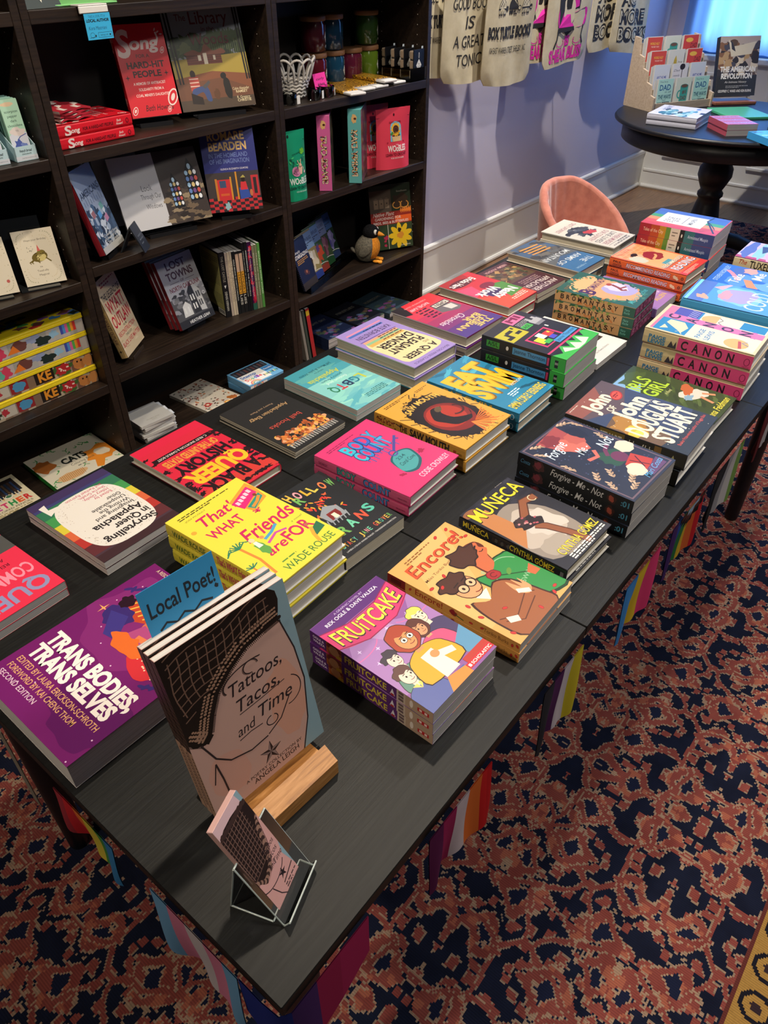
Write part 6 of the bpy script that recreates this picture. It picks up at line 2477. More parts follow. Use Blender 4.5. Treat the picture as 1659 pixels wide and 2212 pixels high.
for x, z, c, lb, f, t2 in ((2.262, ZA, '#5a1420', 'dark red jar candle behind the white basket, lower row', -60, 0), (2.36, ZA, '#16405a', 'teal blue jar candle in the lower row', -62, 0),
                           (2.459, ZA, '#5a1830', 'wine red jar candle turned to its text side, lower row', -80, 1), (2.557, ZA, '#56701c', 'olive green jar candle in the lower row', -62, 0),
                           (2.262, ZA + .112, '#4a1620', 'dark red jar candle standing on another red one', -58, 0), (2.356, ZA + .112, '#10344e', 'teal blue jar candle standing on another blue one', -20, 0),
                           (2.557, ZA + .112, '#2c4a1c', 'dark green jar candle standing on the olive green one', -58, 0)):
    candle(x, 2.165, z, c, lb, f, t2)

# white wire basket with looped rim
t = thing('wire_basket', 'white wicker basket with looped rim on the candle shelf', 'basket', (2.06, 2.085, ZA), 0)
wht = M('#b8b4ae', .45)
m = MB()
for k in range(6):
    z = .0085 + .011 * k
    r = .045 + .0035 * k
    m.tube([(r * cos(2 * pi * i / 30), r * sin(2 * pi * i / 30), z + .0025 * (1 if i % 2 else -1)) for i in range(31)], .0042, wht, 6, False)
m.build('woven_wall', t)
m = MB()
for k in range(12):
    q = 2 * pi * k / 12
    P = []
    for i in range(13):
        b = pi * i / 12
        an = q + .42 * cos(b)
        r = .064 + .02 * sin(b)
        P.append((r * cos(an), r * sin(an), .058 + .062 * sin(b)))
    m.tube(P, .0042, wht, 6)
m.build('looped_rim', t)
m = MB()
m.lathe([(.001, .001), (.043, .001), (.043, .004), (.001, .004)], M('#8a8680', .6), (0, 0), 24)
m.build('base', t)
# glass bits in it and tumblers with tags in front
tum = None
for k, (x, y) in enumerate(((1.958, 2.0), (2.078, 2.0), (2.147, 2.003))):
    L = 'small clear cup of dried leaves with a white tag, ' + ('beside the upright', 'in front of the pink note', 'nearest the gold packets')[k]
    if tum is None:
        tum = thing('sample_cup', L, 'cup', (x, y, ZA), 0, 'clear sample cups')
        m = MB()
        m.lathe([(.001, .0005), (.022, .0005), (.0275, .034), (.0262, .034), (.021, .002), (.001, .002)], MAT_ACRYLIC, (0, 0), 28, True, False)
        m.build('cup', tum)
        m = MB()
        m.lathe([(.001, .0025), (.0205, .0025), (.0225, .013), (.018, .016), (.001, .015)], M('#4a3424', .8), (0, 0), 20)
        m.build('dried_leaves', tum)
        m = MB()
        m.box(.012, .026, -.0265, -.0258, .002, .026, M('#cfccc6', .5))
        m.build('paper_tag', tum)
    else:
        dup(tum, (x, y, ZA), .3 * k, L)
t = thing('price_note', 'bright pink handwritten note standing behind the small cups', 'sign', (2.15, 2.022, ZA + .0004), R(-24))
t.rotation_euler = (R(-14), R(-6), R(-20))
m = MB()
m.box(-.024, .024, 0, .0012, .0085, .07, M('#e02a9a', .6))
a = Art(1.3)
a.text('curly', .2, .85, .86, .16, '#3a1430', .01, .2)
a.text('Hats', .24, .5, .82, .16, '#3a1430', .02, .2)
a.small(.1, .2, .9, 1, .05, .1, '#3a1430', 2)
a.emit(m, lambda u, v, z: (-.024 + .048 * u, -.0002 - z, .0085 + .048 * v), .6, box=(0, 0, 1, 1.28))
m.build('card', t)
m = MB()
m.bbox(-.012, .012, -.008, .01, .0, .008, MAT_ACRYLIC, .001)
m.build('foot', t)
# gold patterned packets
gn = NT('gold_foil_pattern')
vv = gn.t.nodes.new('ShaderNodeTexVoronoi')
vv.inputs['Scale'].default_value = 210
gn.l(gn.co.outputs['Object'], vv.inputs['Vector'])
gcol = gn.ramp(vv.outputs['Distance'], [(.25, '#d8a82c'), (.45, '#a8741c'), (.7, '#3a2a14')])
MAT_GOLD = gn.done(gcol, .3, .6)
pk = None
for k, (x, y, zz, rz) in enumerate(((2.25, 2.02, .0006, -14), (2.335, 2.055, .0006, -7), (2.41, 2.055, .0006, -6), (2.455, 2.05, .0135, -7), (2.52, 2.06, .0006, -6))):
    L = 'gold patterned packet with a white end lying on the candle shelf, ' + ('nearest the cups', 'second from the cups', 'third from the cups', 'raised on its neighbour', 'nearest the clear rack')[k]
    loc = (x, y, ZA + zz)
    if pk is None:
        pk = thing('notebook', L, 'notebook', loc, R(rz), 'gold patterned notebooks')
        m = MB()
        m.bbox(-.034, .034, -.05, .1, 0, .012, MAT_GOLD, .003)
        m.build('gold_cover', pk)
        m = MB()
        m.bbox(-.034, .034, -.1, -.0502, .001, .009, M('#c4c2c0', .4), .003)
        m.build('white_end', pk)
    else:
        dup(pk, loc, R(rz), L)
# clear rack of wax melts
t = thing('acrylic_rack', 'clear divided rack holding black labelled wax melts', 'rack', (2.61, 2.065, ZA), 0)
m = MB()
m.box(-.05, .05, -.115, .115, .0005, .003, MAT_ACRYLIC)
for k in range(6):
    y = -.115 + .0455 * k
    m.box(-.05, .05, y, y + .0018, .003, .045, MAT_ACRYLIC)
m.box(-.05, -.048, -.113, .115, .003, .04, MAT_ACRYLIC)
m.build('tray', t)
wx = None
for k in range(4):
    L = 'black labelled wax melt pack in the clear rack, ' + ('at the front', 'second from the front', 'third from the front', 'at the back')[k]
    loc = (2.617, 1.957 + .0455 * k, ZA + .0036)
    if wx is None:
        wx = thing('wax_melt_pack', L, 'wax melts', loc, 0, 'wax melt packs')
        m = MB()
        m.bbox(-.03, .036, .0, .004, .0, .1, M('#15161a', .3), .001)
        d = diamond('#c8c6be')
        d.emit(m, lambda u, v, z: (-.03 + .066 * u, -.0001 - z, .0 + .062 * v), .4, box=(0, 0, 1, 1.6))
        m.build('label_card', wx)
        m = MB()
        for z in (.004, .036, .068):
            for xx in (-.028, .004):
                m.bbox(xx, xx + .029, .0045, .024, z, z + .028, M('#9c8a76', .5), .004)
        m.build('wax_blocks', wx)
        m = MB()
        m.box(.024, .034, .0045, .0055, .1005, .108, M('#c8d4dc', .4))
        m.build('hang_tab', wx)
    else:
        dup(wx, loc, 0, L)


# ---------------------------------------------------------------- second shelf: pouches and puzzle books
def pouch(x, y, z, yaw, w, h, d, col, art, label, group=None):
    t = thing('craft_kit_pouch', label, 'pouch', (x, y, z), R(yaw), group)
    m = MB()
    NX, NZ = 12, 16

    def f(i, j, sd):
        u, v = i / NX, j / NZ
        b = d / 2 * max(0, (1 - v) ** .7) * (1 - abs(2 * u - 1) ** 2.5) + .0012
        b *= 1 + .08 * sin(9 * u + 7 * v)
        ww = w * (1 - .035 * sin(pi * v) + .02 * (v > .93))
        return ((u - .5) * ww, sd * b, .0004 + h * v + .004 * (1 - abs(2 * u - 1)) * (v < .01) * 0)
    mat = M(col, .35, .5)
    for sd in (-1, 1):
        m.grid([[f(i, j, sd) for i in range(NX + 1)] for j in range(NZ + 1)], mat)
    m.grid([[f(i, 0, -1) for i in range(NX + 1)], [f(i, 0, 1) for i in range(NX + 1)]], mat)
    m.grid([[f(i, NZ, -1) for i in range(NX + 1)], [f(i, NZ, 1) for i in range(NX + 1)]], mat)
    for i in (0, NX):
        m.grid([[f(i, j, -1) for j in range(NZ + 1)], [f(i, j, 1) for j in range(NZ + 1)]], mat)

    def onto(u, v, zz):
        vv = v * w / h
        b = d / 2 * max(0, (1 - vv) ** .7) * (1 - abs(2 * u - 1) ** 2.5) + .0012
        b *= 1 + .08 * sin(9 * u + 7 * vv)
        ww = w * (1 - .035 * sin(pi * vv) + .02 * (vv > .93))
        return ((u - .5) * ww, -b - .0012 - zz * 3, .0004 + h * vv)
    art.emit(m, onto, .4, box=(.02, .02, .98, h / w - .02))
    m.build('pouch_body', t)
    m = MB()
    m.box(-w / 2 + .004, w / 2 - .004, -.004, .004, h * .86, h * .865, M('#0f3a30' if col.startswith('#1') else '#7a1f30', .5))
    m.build('zip_seam', t)
    return t


def dense(art, x0, y0, x1, y1, col, n=6):
    pass


H = 2.3
a = Art(H)
a.ell(.22, 2.12, .04, .05, '#0a241e')
a.blob(.78, 1.6, .11, .1, '#5fae2c', 3, .2)
a.text('CUTE THE SNAIL', .3, 1.5, .74, .05, '#0d3c30', .01, rot=8)
for i in range(16):
    r = random.Random(i)
    a.ell(.12 + .8 * r.random(), .9 + .55 * r.random(), .06, .025, ('#0e5a44', '#0b4a38', '#3fae6a')[i % 3], r.uniform(0, 180), n=9)
a.blob(.42, .98, .18, .17, '#b8789a', 4, .06)
a.arc(.42, .98, .1, .1, 0, 300, .03, '#8a4a70')
a.arc(.42, .98, .04, .04, 0, 300, .03, '#8a4a70')
a.blob(.62, 1.05, .1, .18, '#c8a084', 5, .08)
a.line([(.56, 1.2), (.5, 1.34)], .03, '#c8a084')
a.line([(.64, 1.2), (.68, 1.36)], .03, '#c8a084')
a.ell(.6, 1.12, .02, .025, '#1a1414')
a.ell(.68, 1.12, .02, .025, '#1a1414')
a.line([(.76, 1.1), (.82, .95)], .02, '#d8c8c0')
a.ell(.83, .92, .045, .045, '#d8b0c0')
a.text('WOoBLES', .12, .56, .97, .2, '#c8d4cc', .03)
a.text('LEARN TO CROCHET', .1, .4, .95, .09, '#07302a', .02)
a.text('FOR BEGINNERS', .34, .28, .84, .05, '#a8d4c0', .01)
pouch(1.942, 1.978, .7835, -5, .098, .222, .045, '#12835f', a, 'green craft pouch with a snail beside the bookcase upright')
H = 1.3
a = Art(H)
a.ell(.5, 1.2, .022, .03, '#3a0f16')
a.rect(.36, .62, .7, .92, '#6ab0c8')
a.ell(.53, .92, .17, .14, '#6ab0c8')
for i in range(14):
    q = 2 * pi * i / 14
    a.ell(.53 + .11 * cos(q), .88 + .11 * sin(q), .045, .025, '#d8a02c', math.degrees(q))
a.ell(.53, .88, .09, .09, '#3a2018')
a.arc(.53, .88, .05, .05, 0, 300, .012, '#6a4030')
a.ell(.4, .8, .05, .03, '#2f7a3c', 30)
a.poly([(.42, .74), (.66, .74), (.62, .8), (.46, .8)], '#24221f')
a.poly([(.42, .62), (.66, .62), (.68, .73), (.4, .73)], '#c8a87a')
a.rect(.26, .58, .78, .62, '#a01f34')
a.text('WOoBLES', .28, .4, .82, .13, '#e0d0cc', .03)
a.text('THE', .5, .53, .58, .03, '#e0d0cc', .01)
a.text('LEARN TO CROCHET', .22, .3, .84, .06, '#5a101c', .015)
a.text('FOR BEGINNERS', .36, .23, .74, .035, '#e0b8b8', .01)
a.text('SUNFLOWER', .34, 1.02, .7, .04, '#7a1424', .01)
pouch(2.503, 1.99, .7835, -17, .160, .214, .055, '#c8384c', a, 'red craft pouch with a sunflower, in front of its twin', 'red craft pouches')
pouch(2.462, 2.062, .7835, -12, .160, .222, .05, '#c8384c', a, 'red craft pouch standing behind its twin', 'red craft pouches')
m = MB()
m.bbox(-.075, .075, 0, .01, .0005, .245, M('#7a4a30', .7), .002)
o = m.build('cardboard_panel', None, (2.475, 2.15, .7832), R(-8))
tag(o, 'brown cardboard panel standing behind the red pouches', 'panel')


def fat_book(x, y, z, yaw, w, dp, h, col, title, label, side):
    """thick boxed book standing upright; spine w wide faces the viewer"""
    t = thing('boxed_book', label, 'book', (x, y, z), R(yaw))
    m = MB()
    m.bbox(0, w, 0, dp, .0004, h, M(col, .2, .5), .0012)
    L = h / w
    sp = Art(1)
    sp.text(title, .1 * L, .26, .74 * L, .46, '#2a1a1c', .04)
    sp.text(title, .1 * L, .27, .74 * L, .44, '#c8b498', .02)
    for i in range(60):
        r = random.Random(i + w * 1000)
        sp.blob(.1 * L + .64 * L * r.random(), .3 + .36 * r.random(), .05, .06, ('#7a2a30', '#2a4a3a', '#3a2420', '#c88a3c')[i % 4], i, .4, n=7)
    sp.blob(.88 * L, .5, .3, .2, '#c8a06a', 3, .15)
    sp.ell(.88 * L, .56, .08, .1, '#4a2a20')
    sp.emit(m, lambda u, v, zz: (w * (v), -.0002 - zz, w * (L - u) if False else h - u * w if False else w * u), .3, box=(0, 0, L, 1)) if False else \
        sp.emit(m, lambda u, v, zz: (w * (v), -.0002 - zz, h - w * (L - u) * 1.0), .3, box=(.02 * L, .02, .98 * L, .98))
    m.build('cover', t)
    m = MB()
    sd = Art(h / dp)
    sd.rect(0, 0, 1, h / dp, side)
    for i in range(70):
        r = random.Random(i + 3)
        sd.blob(r.random(), r.random() * h / dp, .07, .06, ('#3a4a2c', '#5a3a4a', '#6a6a5a', '#2a2a30', '#7a5a3c')[i % 5], i, .4, n=8)
    sd.emit(m, lambda u, v, zz: (w + .0002 + zz, dp * u, dp * v + .0004), .25, box=(.01, .01, .99, h / dp - .01))
    m.build('side_print', t)


fat_book(2.067, 1.985, .7835, -51, .047, .165, .25, '#c05a90', 'TUO ECAPS'[::-1], 'pink boxed book standing spine out with patchwork capitals', '#4a4a3c')
fat_book(2.217, 1.972, .7835, -57, .049, .165, .25, '#5aa0a0', 'RAINY DAY', 'teal boxed book standing spine out with patchwork capitals', '#5a3a44')

# ---------------------------------------------------------------- third shelf: field guides, toy bird, garden book
gd = [('#1b2440', 'STARGAZING', '#0f1428', '#5a3a34'), ('#7a94b4', 'GARDEN BUGS', '#8a7a4a', '#c8b89a'), ('#6a88b0', 'BUTTERFLIES', '#3a5a3c', '#c04a2c'), ('#7886a4', 'COMMON LICHENS', '#3a4a34', '#7a4a5a'), ('#4a6a9c', 'WILDFLOWERS', '#2c4030', '#8a80b0'), ('#3a4a58', 'TREES', '#26342a', '#7a7a3c')]
yaw = 17.6
for k, (c1, ti, c2, c3) in enumerate(gd[:5]):
    H = 1.55
    a = Art(H)
    a.rect(0, 0, 1, H, c2)
    a.rect(0, 1.02, 1, H, c1)
    a.rect(0, 0, 1, .24, ('#3a3434', '#2a3a7a', '#7c3228', '#244a2c', '#2c3a5a', '#2a3a30')[k])
    if k == 0:
        a.rect(0, .24, 1, H, c1)
        a.text('Simply', .1, 1.18, .5, .08, '#d8d4cc', .01)
        a.text(ti, .06, 1.02, .98, .11, '#e0dcd4', .03)
        a.small(.12, .94, .86, 3, .03, .055, '#b8863c', 3)
        a.blob(.5, .5, .16, .1, '#4a3038', 4, .3)
        a.ell(.5, .52, .05, .05, '#a8644a')
    else:
        a.text(ti, .1, 1.3, .92, .1, '#2a3448', .006)
        a.small(.12, 1.2, .9, 2, .03, .06, '#3a4458', 5)
        a.blob(.52, .66, .36, .3, c3, 10 + k, .3)
        a.blob(.42, .58, .14, .26, ('', '#3a2a1c', '#c04a2c', '#5a3040', '#6a60a0', '#8a8a3c')[k], 20 + k, .3)
        a.blob(.6, .8, .12, .14, ('', '#e0d8c8', '#5a4070', '#9a6a78', '#a8a0c8', '#a0a04a')[k], 30 + k, .4)
        a.arc(.5, .05, .7, .24, 40, 140, .02, '#c8c8c0')
    cx = 1.972 + .0755 * k * cos(R(yaw))
    cy = 1.982 + .0755 * k * sin(R(yaw)) + .0112 * k
    u = stand_book(cx + .035, cy + .012, .4345, yaw, 18.5, .116, .186, .007, ('midnight blue spiral guide with a campfire, first in the clear rack', 'pale blue spiral guide with an insect, second in the rack', 'blue topped spiral guide with a red butterfly, third in the rack', 'blue grey spiral guide with a rosy lichen, fourth in the rack', 'blue spiral guide with purple wildflowers, fifth in the rack', 'dark spiral guide at the rack end')[k], a, 'pb', 'spiral bound field guides', name='field_guide', col=c2, pages='white', rough=.25)
    m = MB()
    for i in range(26):
        y = .006 + .0068 * i
        m.tube([(-.058 + .0045 * cos(q) - .001, y, .0035 + .0055 * sin(q)) for q in (.2, 1.2, 2.2, 3.1, 4.0, 5.0)], .0007, M('#1a1a1c', .4), 4, False)
    sp_ = m.build('spiral_binding', u)
t = thing('acrylic_rack', 'clear stepped rack under the row of spiral field guides', 'rack', (1.965, 1.975, .4265), R(yaw))
m = MB()
m.box(-.0, .5, -.012, -.0105, .0005, .028, MAT_ACRYLIC)
m.box(-.0, .5, -.0105, .06, .0005, .0022, MAT_ACRYLIC)
m.build('tray', t)
H = 1.23
a = Art(H)
a.rect(0, 0, 1, H, '#26301f')
a.rect(0, .72, .52, H, '#54483c')
for i in range(3):
    a.rect(.1 + .13 * i, .86, .21 + .13 * i, 1.04, '#8a7660')
    a.poly([(.08 + .13 * i, 1.04), (.155 + .13 * i, 1.08), (.23 + .13 * i, 1.04)], '#6a5a4a')
    a.ell(.155 + .13 * i, .96, .014, .014, '#2a221c')
a.blob(.75, .98, .2, .16, '#3a2a1c', 3, .25)
a.arc(.66, .9, .1, .07, 120, 420, .02, '#c88a3c')
a.arc(.84, .9, .1, .07, 120, 420, .02, '#c88a3c')
a.rect(0, .52, 1, .78, '#8a2a20')
a.rect(.6, .54, 1, .68, '#d85a24')
for i in range(7):
    a.poly([(.72 + .04 * i, .78), (.76 + .04 * i, .72), (.76 + .05 * i, .86)], '#d8782c')
a.text('Native Plant', .06, .7, .58, .08, '#c8bcb0', .004, .3)
a.text('GARDENING FOR', .1, .62, .74, .055, '#d0c4b8', .006)
a.text('BIRDS, BEES & BUTTERFLIES', .06, .54, .92, .05, '#d8d0c8', .008)
a.rect(.0, 0, .4, .52, '#2a3a24')
a.rect(.4, 0, 1, .52, '#33402a')
a.rect(.395, 0, .405, .52, '#c8c4b8')
for i in range(9):
    q = 2 * pi * i / 9 + .3
    a.ell(.7 + .16 * cos(q), .26 + .14 * sin(q), .14, .06, '#d8b020', math.degrees(q), n=12)
a.blob(.7, .26, .08, .07, '#c8842c', 5, .2)
a.blob(.68, .38, .04, .05, '#2a2018', 6, .3)
for i in range(8):
    r = random.Random(i)
    a.blob(.3 + .06 * r.random(), .06 + .22 * r.random(), .03, .025, '#a82a4a', i, .3)
a.text('Jaret L. Daniels', .7, .04, .94, .03, '#d0ccc0', .002)
a.text('Southeast', .66, 1.16, .92, .035, '#a8a494', .002)
stand_book(2.553, 2.02, .43, -25, 11, .195, .258, .018, 'gardening paperback with a big yellow flower behind the toy bird', a, 'pb', col='#26301f', spine='#3a2a20', pages='white')

# plush robin
t = thing('plush_robin', 'plush robin toy with orange breast standing on the third shelf', 'toy', (2.392, 2.02, .4264), R(-58))


def fur(name, c1, c2):
    n = NT(name)
    f = n.noise(n.co.outputs['Object'], 160, 3, .7)
    n.bump(f, .5, .004)
    return n.done(n.ramp(f, [(.3, c1), (.7, c2)]), .9, .1)


fg, fo, fb, fw = fur('plush_grey', '#4a4842', '#7c7668'), fur('plush_orange', '#b8681c', '#dc9434'), fur('plush_black', '#0a0a0c', '#1a1a1c'), M('#d8d4cc', .8)
m = MB()
rows = []
for i in range(25):
    v = i / 24
    z = .008 + .1 * v
    rr = .046 * math.sin(pi * min(1, .1 + .9 * (1 - v) ** .8)) ** .5 if v < 1 else .02
    rr = .052 * (math.sin(pi * (.12 + .74 * (1 - v)))) ** .6
    off = -.012 * (1 - v)
    rows.append([(off + rr * cos(2 * pi * k / 28) * (1.12 if cos(2 * pi * k / 28) < 0 else .95), rr * .92 * sin(2 * pi * k / 28), z) for k in range(28)])
m.grid(rows, fg, True, True, lambda i, j: fo if (abs(((j + .5) / 28 * 360 + 180) % 360 - 180) < 62 and 2 < i < 23) else fg)
m.face(rows[0][::-1], fg)
m.face(rows[-1], fg)
# tail
m.ellipsoid((-.06, 0, .035), (.024, .016, .01), fg, 14, 8, lambda p: (p[0], p[1], p[2] - (p[0] + .05) * .5))
body = m.build('body', t)
m = MB()
m.ellipsoid((.004, 0, .122), (.034, .033, .031), fb, 24, 16)
hd = m.build('head', t)
for sd in (-1, 1):
    m = MB()
    m.ellipsoid((.026, .02 * sd, .128), (.009, .0095, .011), fw, 14, 8)
    m.ellipsoid((.0315, .0225 * sd, .128), (.0058, .0062, .0068), M('#0c0c0e', .15), 12, 8)
    m.build('eye', hd)
m = MB()
m.lathe([(.012, 0), (.0115, .008), (.008, .018), (.0015, .028)], M('#d88a1e', .7), (0, 0), 14)
m.v = [(.034 + z_, x_, .118 + y_ * .8 - z_ * .25) for x_, y_, z_ in m.v]
m.build('beak', hd)
for sd in (-1, 1):
    m = MB()
    m.ellipsoid((-.012, .047 * sd, .06), (.03, .008, .026), fg, 16, 10, lambda p: (p[0], p[1], p[2] + (p[0] + .012) * .5))
    m.build('wing', t)
    m = MB()
    fm = M('#dc8c1c', .75)
    m.ellipsoid((.03, .02 * sd, .007), (.016, .01, .0065), fm, 14, 8)
    for q in (-1, 0, 1):
        m.ellipsoid((.046, .02 * sd + .008 * q, .005), (.009, .0036, .0048), fm, 10, 6)
    m.build('foot', t)

# ---------------------------------------------------------------- bottom shelf right: leaning spines and dark flat books
for k, (th, c, b) in enumerate(((.012, '#b0aaa0', '#8a857c'), (.012, '#26302e', '#3a4640'), (.018, '#17171a', '#a8282c'))):
    sp = Art(1.5)
    if k == 2:
        sp.rect(.06, .01, .2, .12, '#c8a82c')
        for i in range(8):
            sp.blob(.3 + .16 * i, .06, .08, .04, '#b0282e', i, .4)
    c_, p_ = book_parts(None, .15, .22, th, 'pb', c, b, sp, 'white')
    for mb in (c_, p_):
        mb.v = [(th - v[2], v[0] + .075, v[1] + .11) for v in mb.v]
        mb.f = [f[::-1] for f in mb.f]
    t = thing('paperback_book', ('pale thin book leaning by the upright near the floor', 'dark green thin book leaning second from the upright', 'black book with red and yellow marks leaning near the floor')[k], 'book', (1.9215 + .0165 * k + (.004 if k == 2 else 0), 1.965, .1575), R(-4))
    t.rotation_euler = (0, R(-7), R(-4))
    place(t, (c_, p_))
for k, (x, y, c, lb) in enumerate(((2.13, 2.06, '#1b2440', 'midnight blue book lying in the shadowed bottom shelf'), (2.31, 2.05, '#1a1c26', 'black book with faint gold print in the bottom shelf'), (2.5, 2.05, '#2a3a44', 'dark teal book at the right end of the bottom shelf'))):
    H = 1.3
    a = Art(H)
    a.rect(0, 0, 1, H, c)
    for i in range(20):
        r = random.Random(i + k)
        a.blob(r.random(), r.random() * .6, .08, .06, ('#4a5a7a', '#5a4a3c', '#3a4a3c', '#6a3a6a')[i % 4], i, .4)
    a.text(('NIGHT SKY', 'FIREFLIES', 'MUSHROOMS')[k], .15, .9, .85, .1, '#7a766a', .01)
    pile(3, (x, y, .155), -2 + 3 * k, .165, .215, .055 - .01 * (k == 2), lb, 'dark books lying in the bottom shelf', art=a, col=c, pages='grey')


# ================================================================ near end of the table: poetry books on an oak block
t = thing('book_block', 'oak block with a slanted slot holding three thin poetry books', 'stand', (.297, .369, ZT), R(-3))
m = MB()
m.prism([(0, .0004), (0, .026), (.022, .037), (.030, .012), (.075, .012), (.092, .03), (.11, .03), (.11, .0004)], -.062, .064, lambda p, q, a_: (a_, p, q), MAT_OAK)
m.build('block', t)
LACE = Art(1.47)


def lace(a):
    """pink cover with a black lace edge, script and a star"""
    H = a.H
    a.rect(0, 0, 1, H, '#b89488')
    a.blob(.78, .55, .15, .34, '#c08e7a', 3, .1)
    a.blob(.2, .3, .16, .2, '#bd8f80', 4, .1)
    a.poly([(.86, H), (1, H), (1, 0), (.8, 0), (.9, .25), (.96, .6), (.945, .9), (.89, 1.17)], '#7f9aa4')
    a.line([(.84, 1.26), (.89, 1.17), (.945, .9), (.96, .6), (.9, .25), (.8, 0)], .012, '#2a2124')
    E_ = [(.0, .76), (.107, .675), (.16, .72), (.215, .845), (.2935, .98), (.43, 1.087), (.578, 1.167), (.75, 1.2), (.885, 1.215), (.86, H), (0, H)]
    a.poly(E_, '#1b1412')
    for i in range(15):
        y = .72 + .065 * i
        a.line([(.04 + .8 * q / 9, y + .16 * q / 9 + .02 * sin(q)) for q in range(10) if y + .16 * q / 9 > .86 + .38 * (q / 9) ** .8], .009, '#6a5044')
    for i in range(12):
        x = .05 + .068 * i
        P = [(x + .015 * sin(q), .8 + .075 * q) for q in range(10) if .8 + .075 * q > .9 + .36 * (x / .84) ** .8 and .8 + .075 * q < H]
        if len(P) > 1:
            a.line(P, .009, '#6a5044')
    B = E_[:9]
    for i in range(110):
        q = i / 109 * (len(B) - 1.001)
        j = int(q)
        x, y = B[j][0] + (B[j + 1][0] - B[j][0]) * (q - j), B[j][1] + (B[j + 1][1] - B[j][1]) * (q - j)
        dx, dy = B[j + 1][1] - B[j][1], -(B[j + 1][0] - B[j][0])
        d = math.hypot(dx, dy)
        a.ell(x, y, .02, .016, '#1b1412', n=8)
        a.line([(x, y), (x + dx / d * .035, y + dy / d * .035)], .005, '#1b1412')
        for k, r_ in ((.025, .011), (.052, .013), (.08, .011)):
            if (i + int(k * 100)) % 2:
                a.ell(x - dx / d * k, y - dy / d * k, r_, r_ * .8, '#967460', n=7)
    ink = '#2a2124'
    a.text('Tattoos,', .38, .86, .82, .1, ink, .004, .3)
    a.text('Tacos,', .4, .71, .76, .1, ink, .004, .3)
    a.text('and', .34, .52, .5, .08, ink, .003, .3)
    a.text('Time', .54, .55, .84, .1, ink, .004, .3)
    a.arc(.56, .95, .22, .1, 60, 200, .009, ink)
    a.arc(.58, 1.0, .06, .05, 0, 270, .008, ink)
    a.arc(.8, .6, .12, .12, -100, 60, .008, ink)
    a.arc(.62, .46, .05, .04, 90, 420, .009, ink)
    a.line([(.34, .49), (.44, .5), (.54, .49)], .008, ink)
    a.line([(.4, .69), (.58, .695), (.8, .71)], .007, ink)
    a.line([(.075, .68), (.14, .5), (.236, .4), (.4, .35), (.55, .36)], .012, ink)
    a.line([(.56, .365), (.69, .42), (.8, .55)], .01, ink)
    a.line([(.123, .46), (.14, .3), (.148, .12), (.15, 0)], .012, ink)
    a.line([(.123, .46), (.09, .36), (.07, .3)], .008, ink)
    a.star(.535, .21, .1, ink, 5, .36, 84)
    for k in range(5):
        q = R(84 + 72 * k)
        a.poly([(.535, .21), (.535 + .09 * cos(q), .21 + .09 * sin(q)), (.535 + .034 * cos(q + R(36)), .21 + .034 * sin(q + R(36)))], '#8a7470')
    a.text('A POETRY COLLECTION BY', .28, .1, .8, .026, ink, .004)
    a.text('ANGELA LEIGH', .34, .045, .76, .042, ink, .008)


lace(LACE)
sp = Art(1.5)
sp.rect(0, .0, .8, .07, '#2a1c18')
for i in range(16):
    sp.line([(.05 * i, 0), (.05 * i + .03, .07)], .01, '#6a4a3c')
for i in range(18):
    sp.rect(.85 + .03 * i, .03, .868 + .03 * i, .045, '#4a302a')
for k in range(3):
    stand_book(.300 + .0008 * k, .4135 + .0112 * k, .7505 + .0002 * k, -4.3, 12, .163, .239, .0094, 'thin pink poetry paperback with black lace and script, ' + ('front of three', 'middle of three', 'rearmost of three')[k], LACE, 'pb', 'pink poetry paperbacks', col='#b89488', spine='#b08a72', spine_art=sp, pages='white', rough=.35)
t = thing('paper_note', 'bright blue handwritten note tucked behind the pink poetry books', 'sign', (.300, .4475, .7505 + .010), 0)
t.rotation_euler = (pi / 2 - R(12), 0, R(-4.3))
m = MB()
m.box(-.062, .028, .2, .285, .0015, .0022, M('#2f8cc0', .6))
a = Art(.9)
a.text('Local Poet!', .06, .56, .95, .2, '#14202c', .016, .08)
a.line([(.12, .36), (.22, .42), (.34, .35), (.46, .42), (.58, .35), (.7, .42), (.84, .37)], .03, '#14202c')
a.blob(.93, .5, .025, .03, '#14202c', 2, .2)
a.emit(m, lambda u, v, z: (-.062 + .09 * u, .2 + .09 * v, .0022 + z), .6, box=(0, 0, 1, .94))
m.build('note', t)

# small clear easel with narrow cards
t = thing('card_easel', 'small clear folded easel holding a pack of narrow pink cards', 'stand', (.2195, .3135, ZT), R(20))
m = MB()


def sheet(pts, wd0, wd1, th=.0022):
    for (y0, z0), (y1, z1) in zip(pts, pts[1:]):
        dy, dz = y1 - y0, z1 - z0
        d = math.hypot(dy, dz)
        ny, nz = -dz / d * th / 2, dy / d * th / 2
        m.prism([(y0 + ny, z0 + nz), (y1 + ny, z1 + nz), (y1 - ny, z1 - nz), (y0 - ny, z0 - nz)], wd0, wd1, lambda p, q, a_: (a_, p, q), MAT_ACRYLIC, caps=False)
        for x_ in (wd0, wd1):
            m.tube([(x_, y0, z0), (x_, y1, z1)], .0011, MAT_EDGE_GLINT, 6)
    for y_, z_ in (pts[0], pts[-1]):
        m.tube([(wd0, y_, z_), (wd1, y_, z_)], .0011, MAT_EDGE_GLINT, 6)


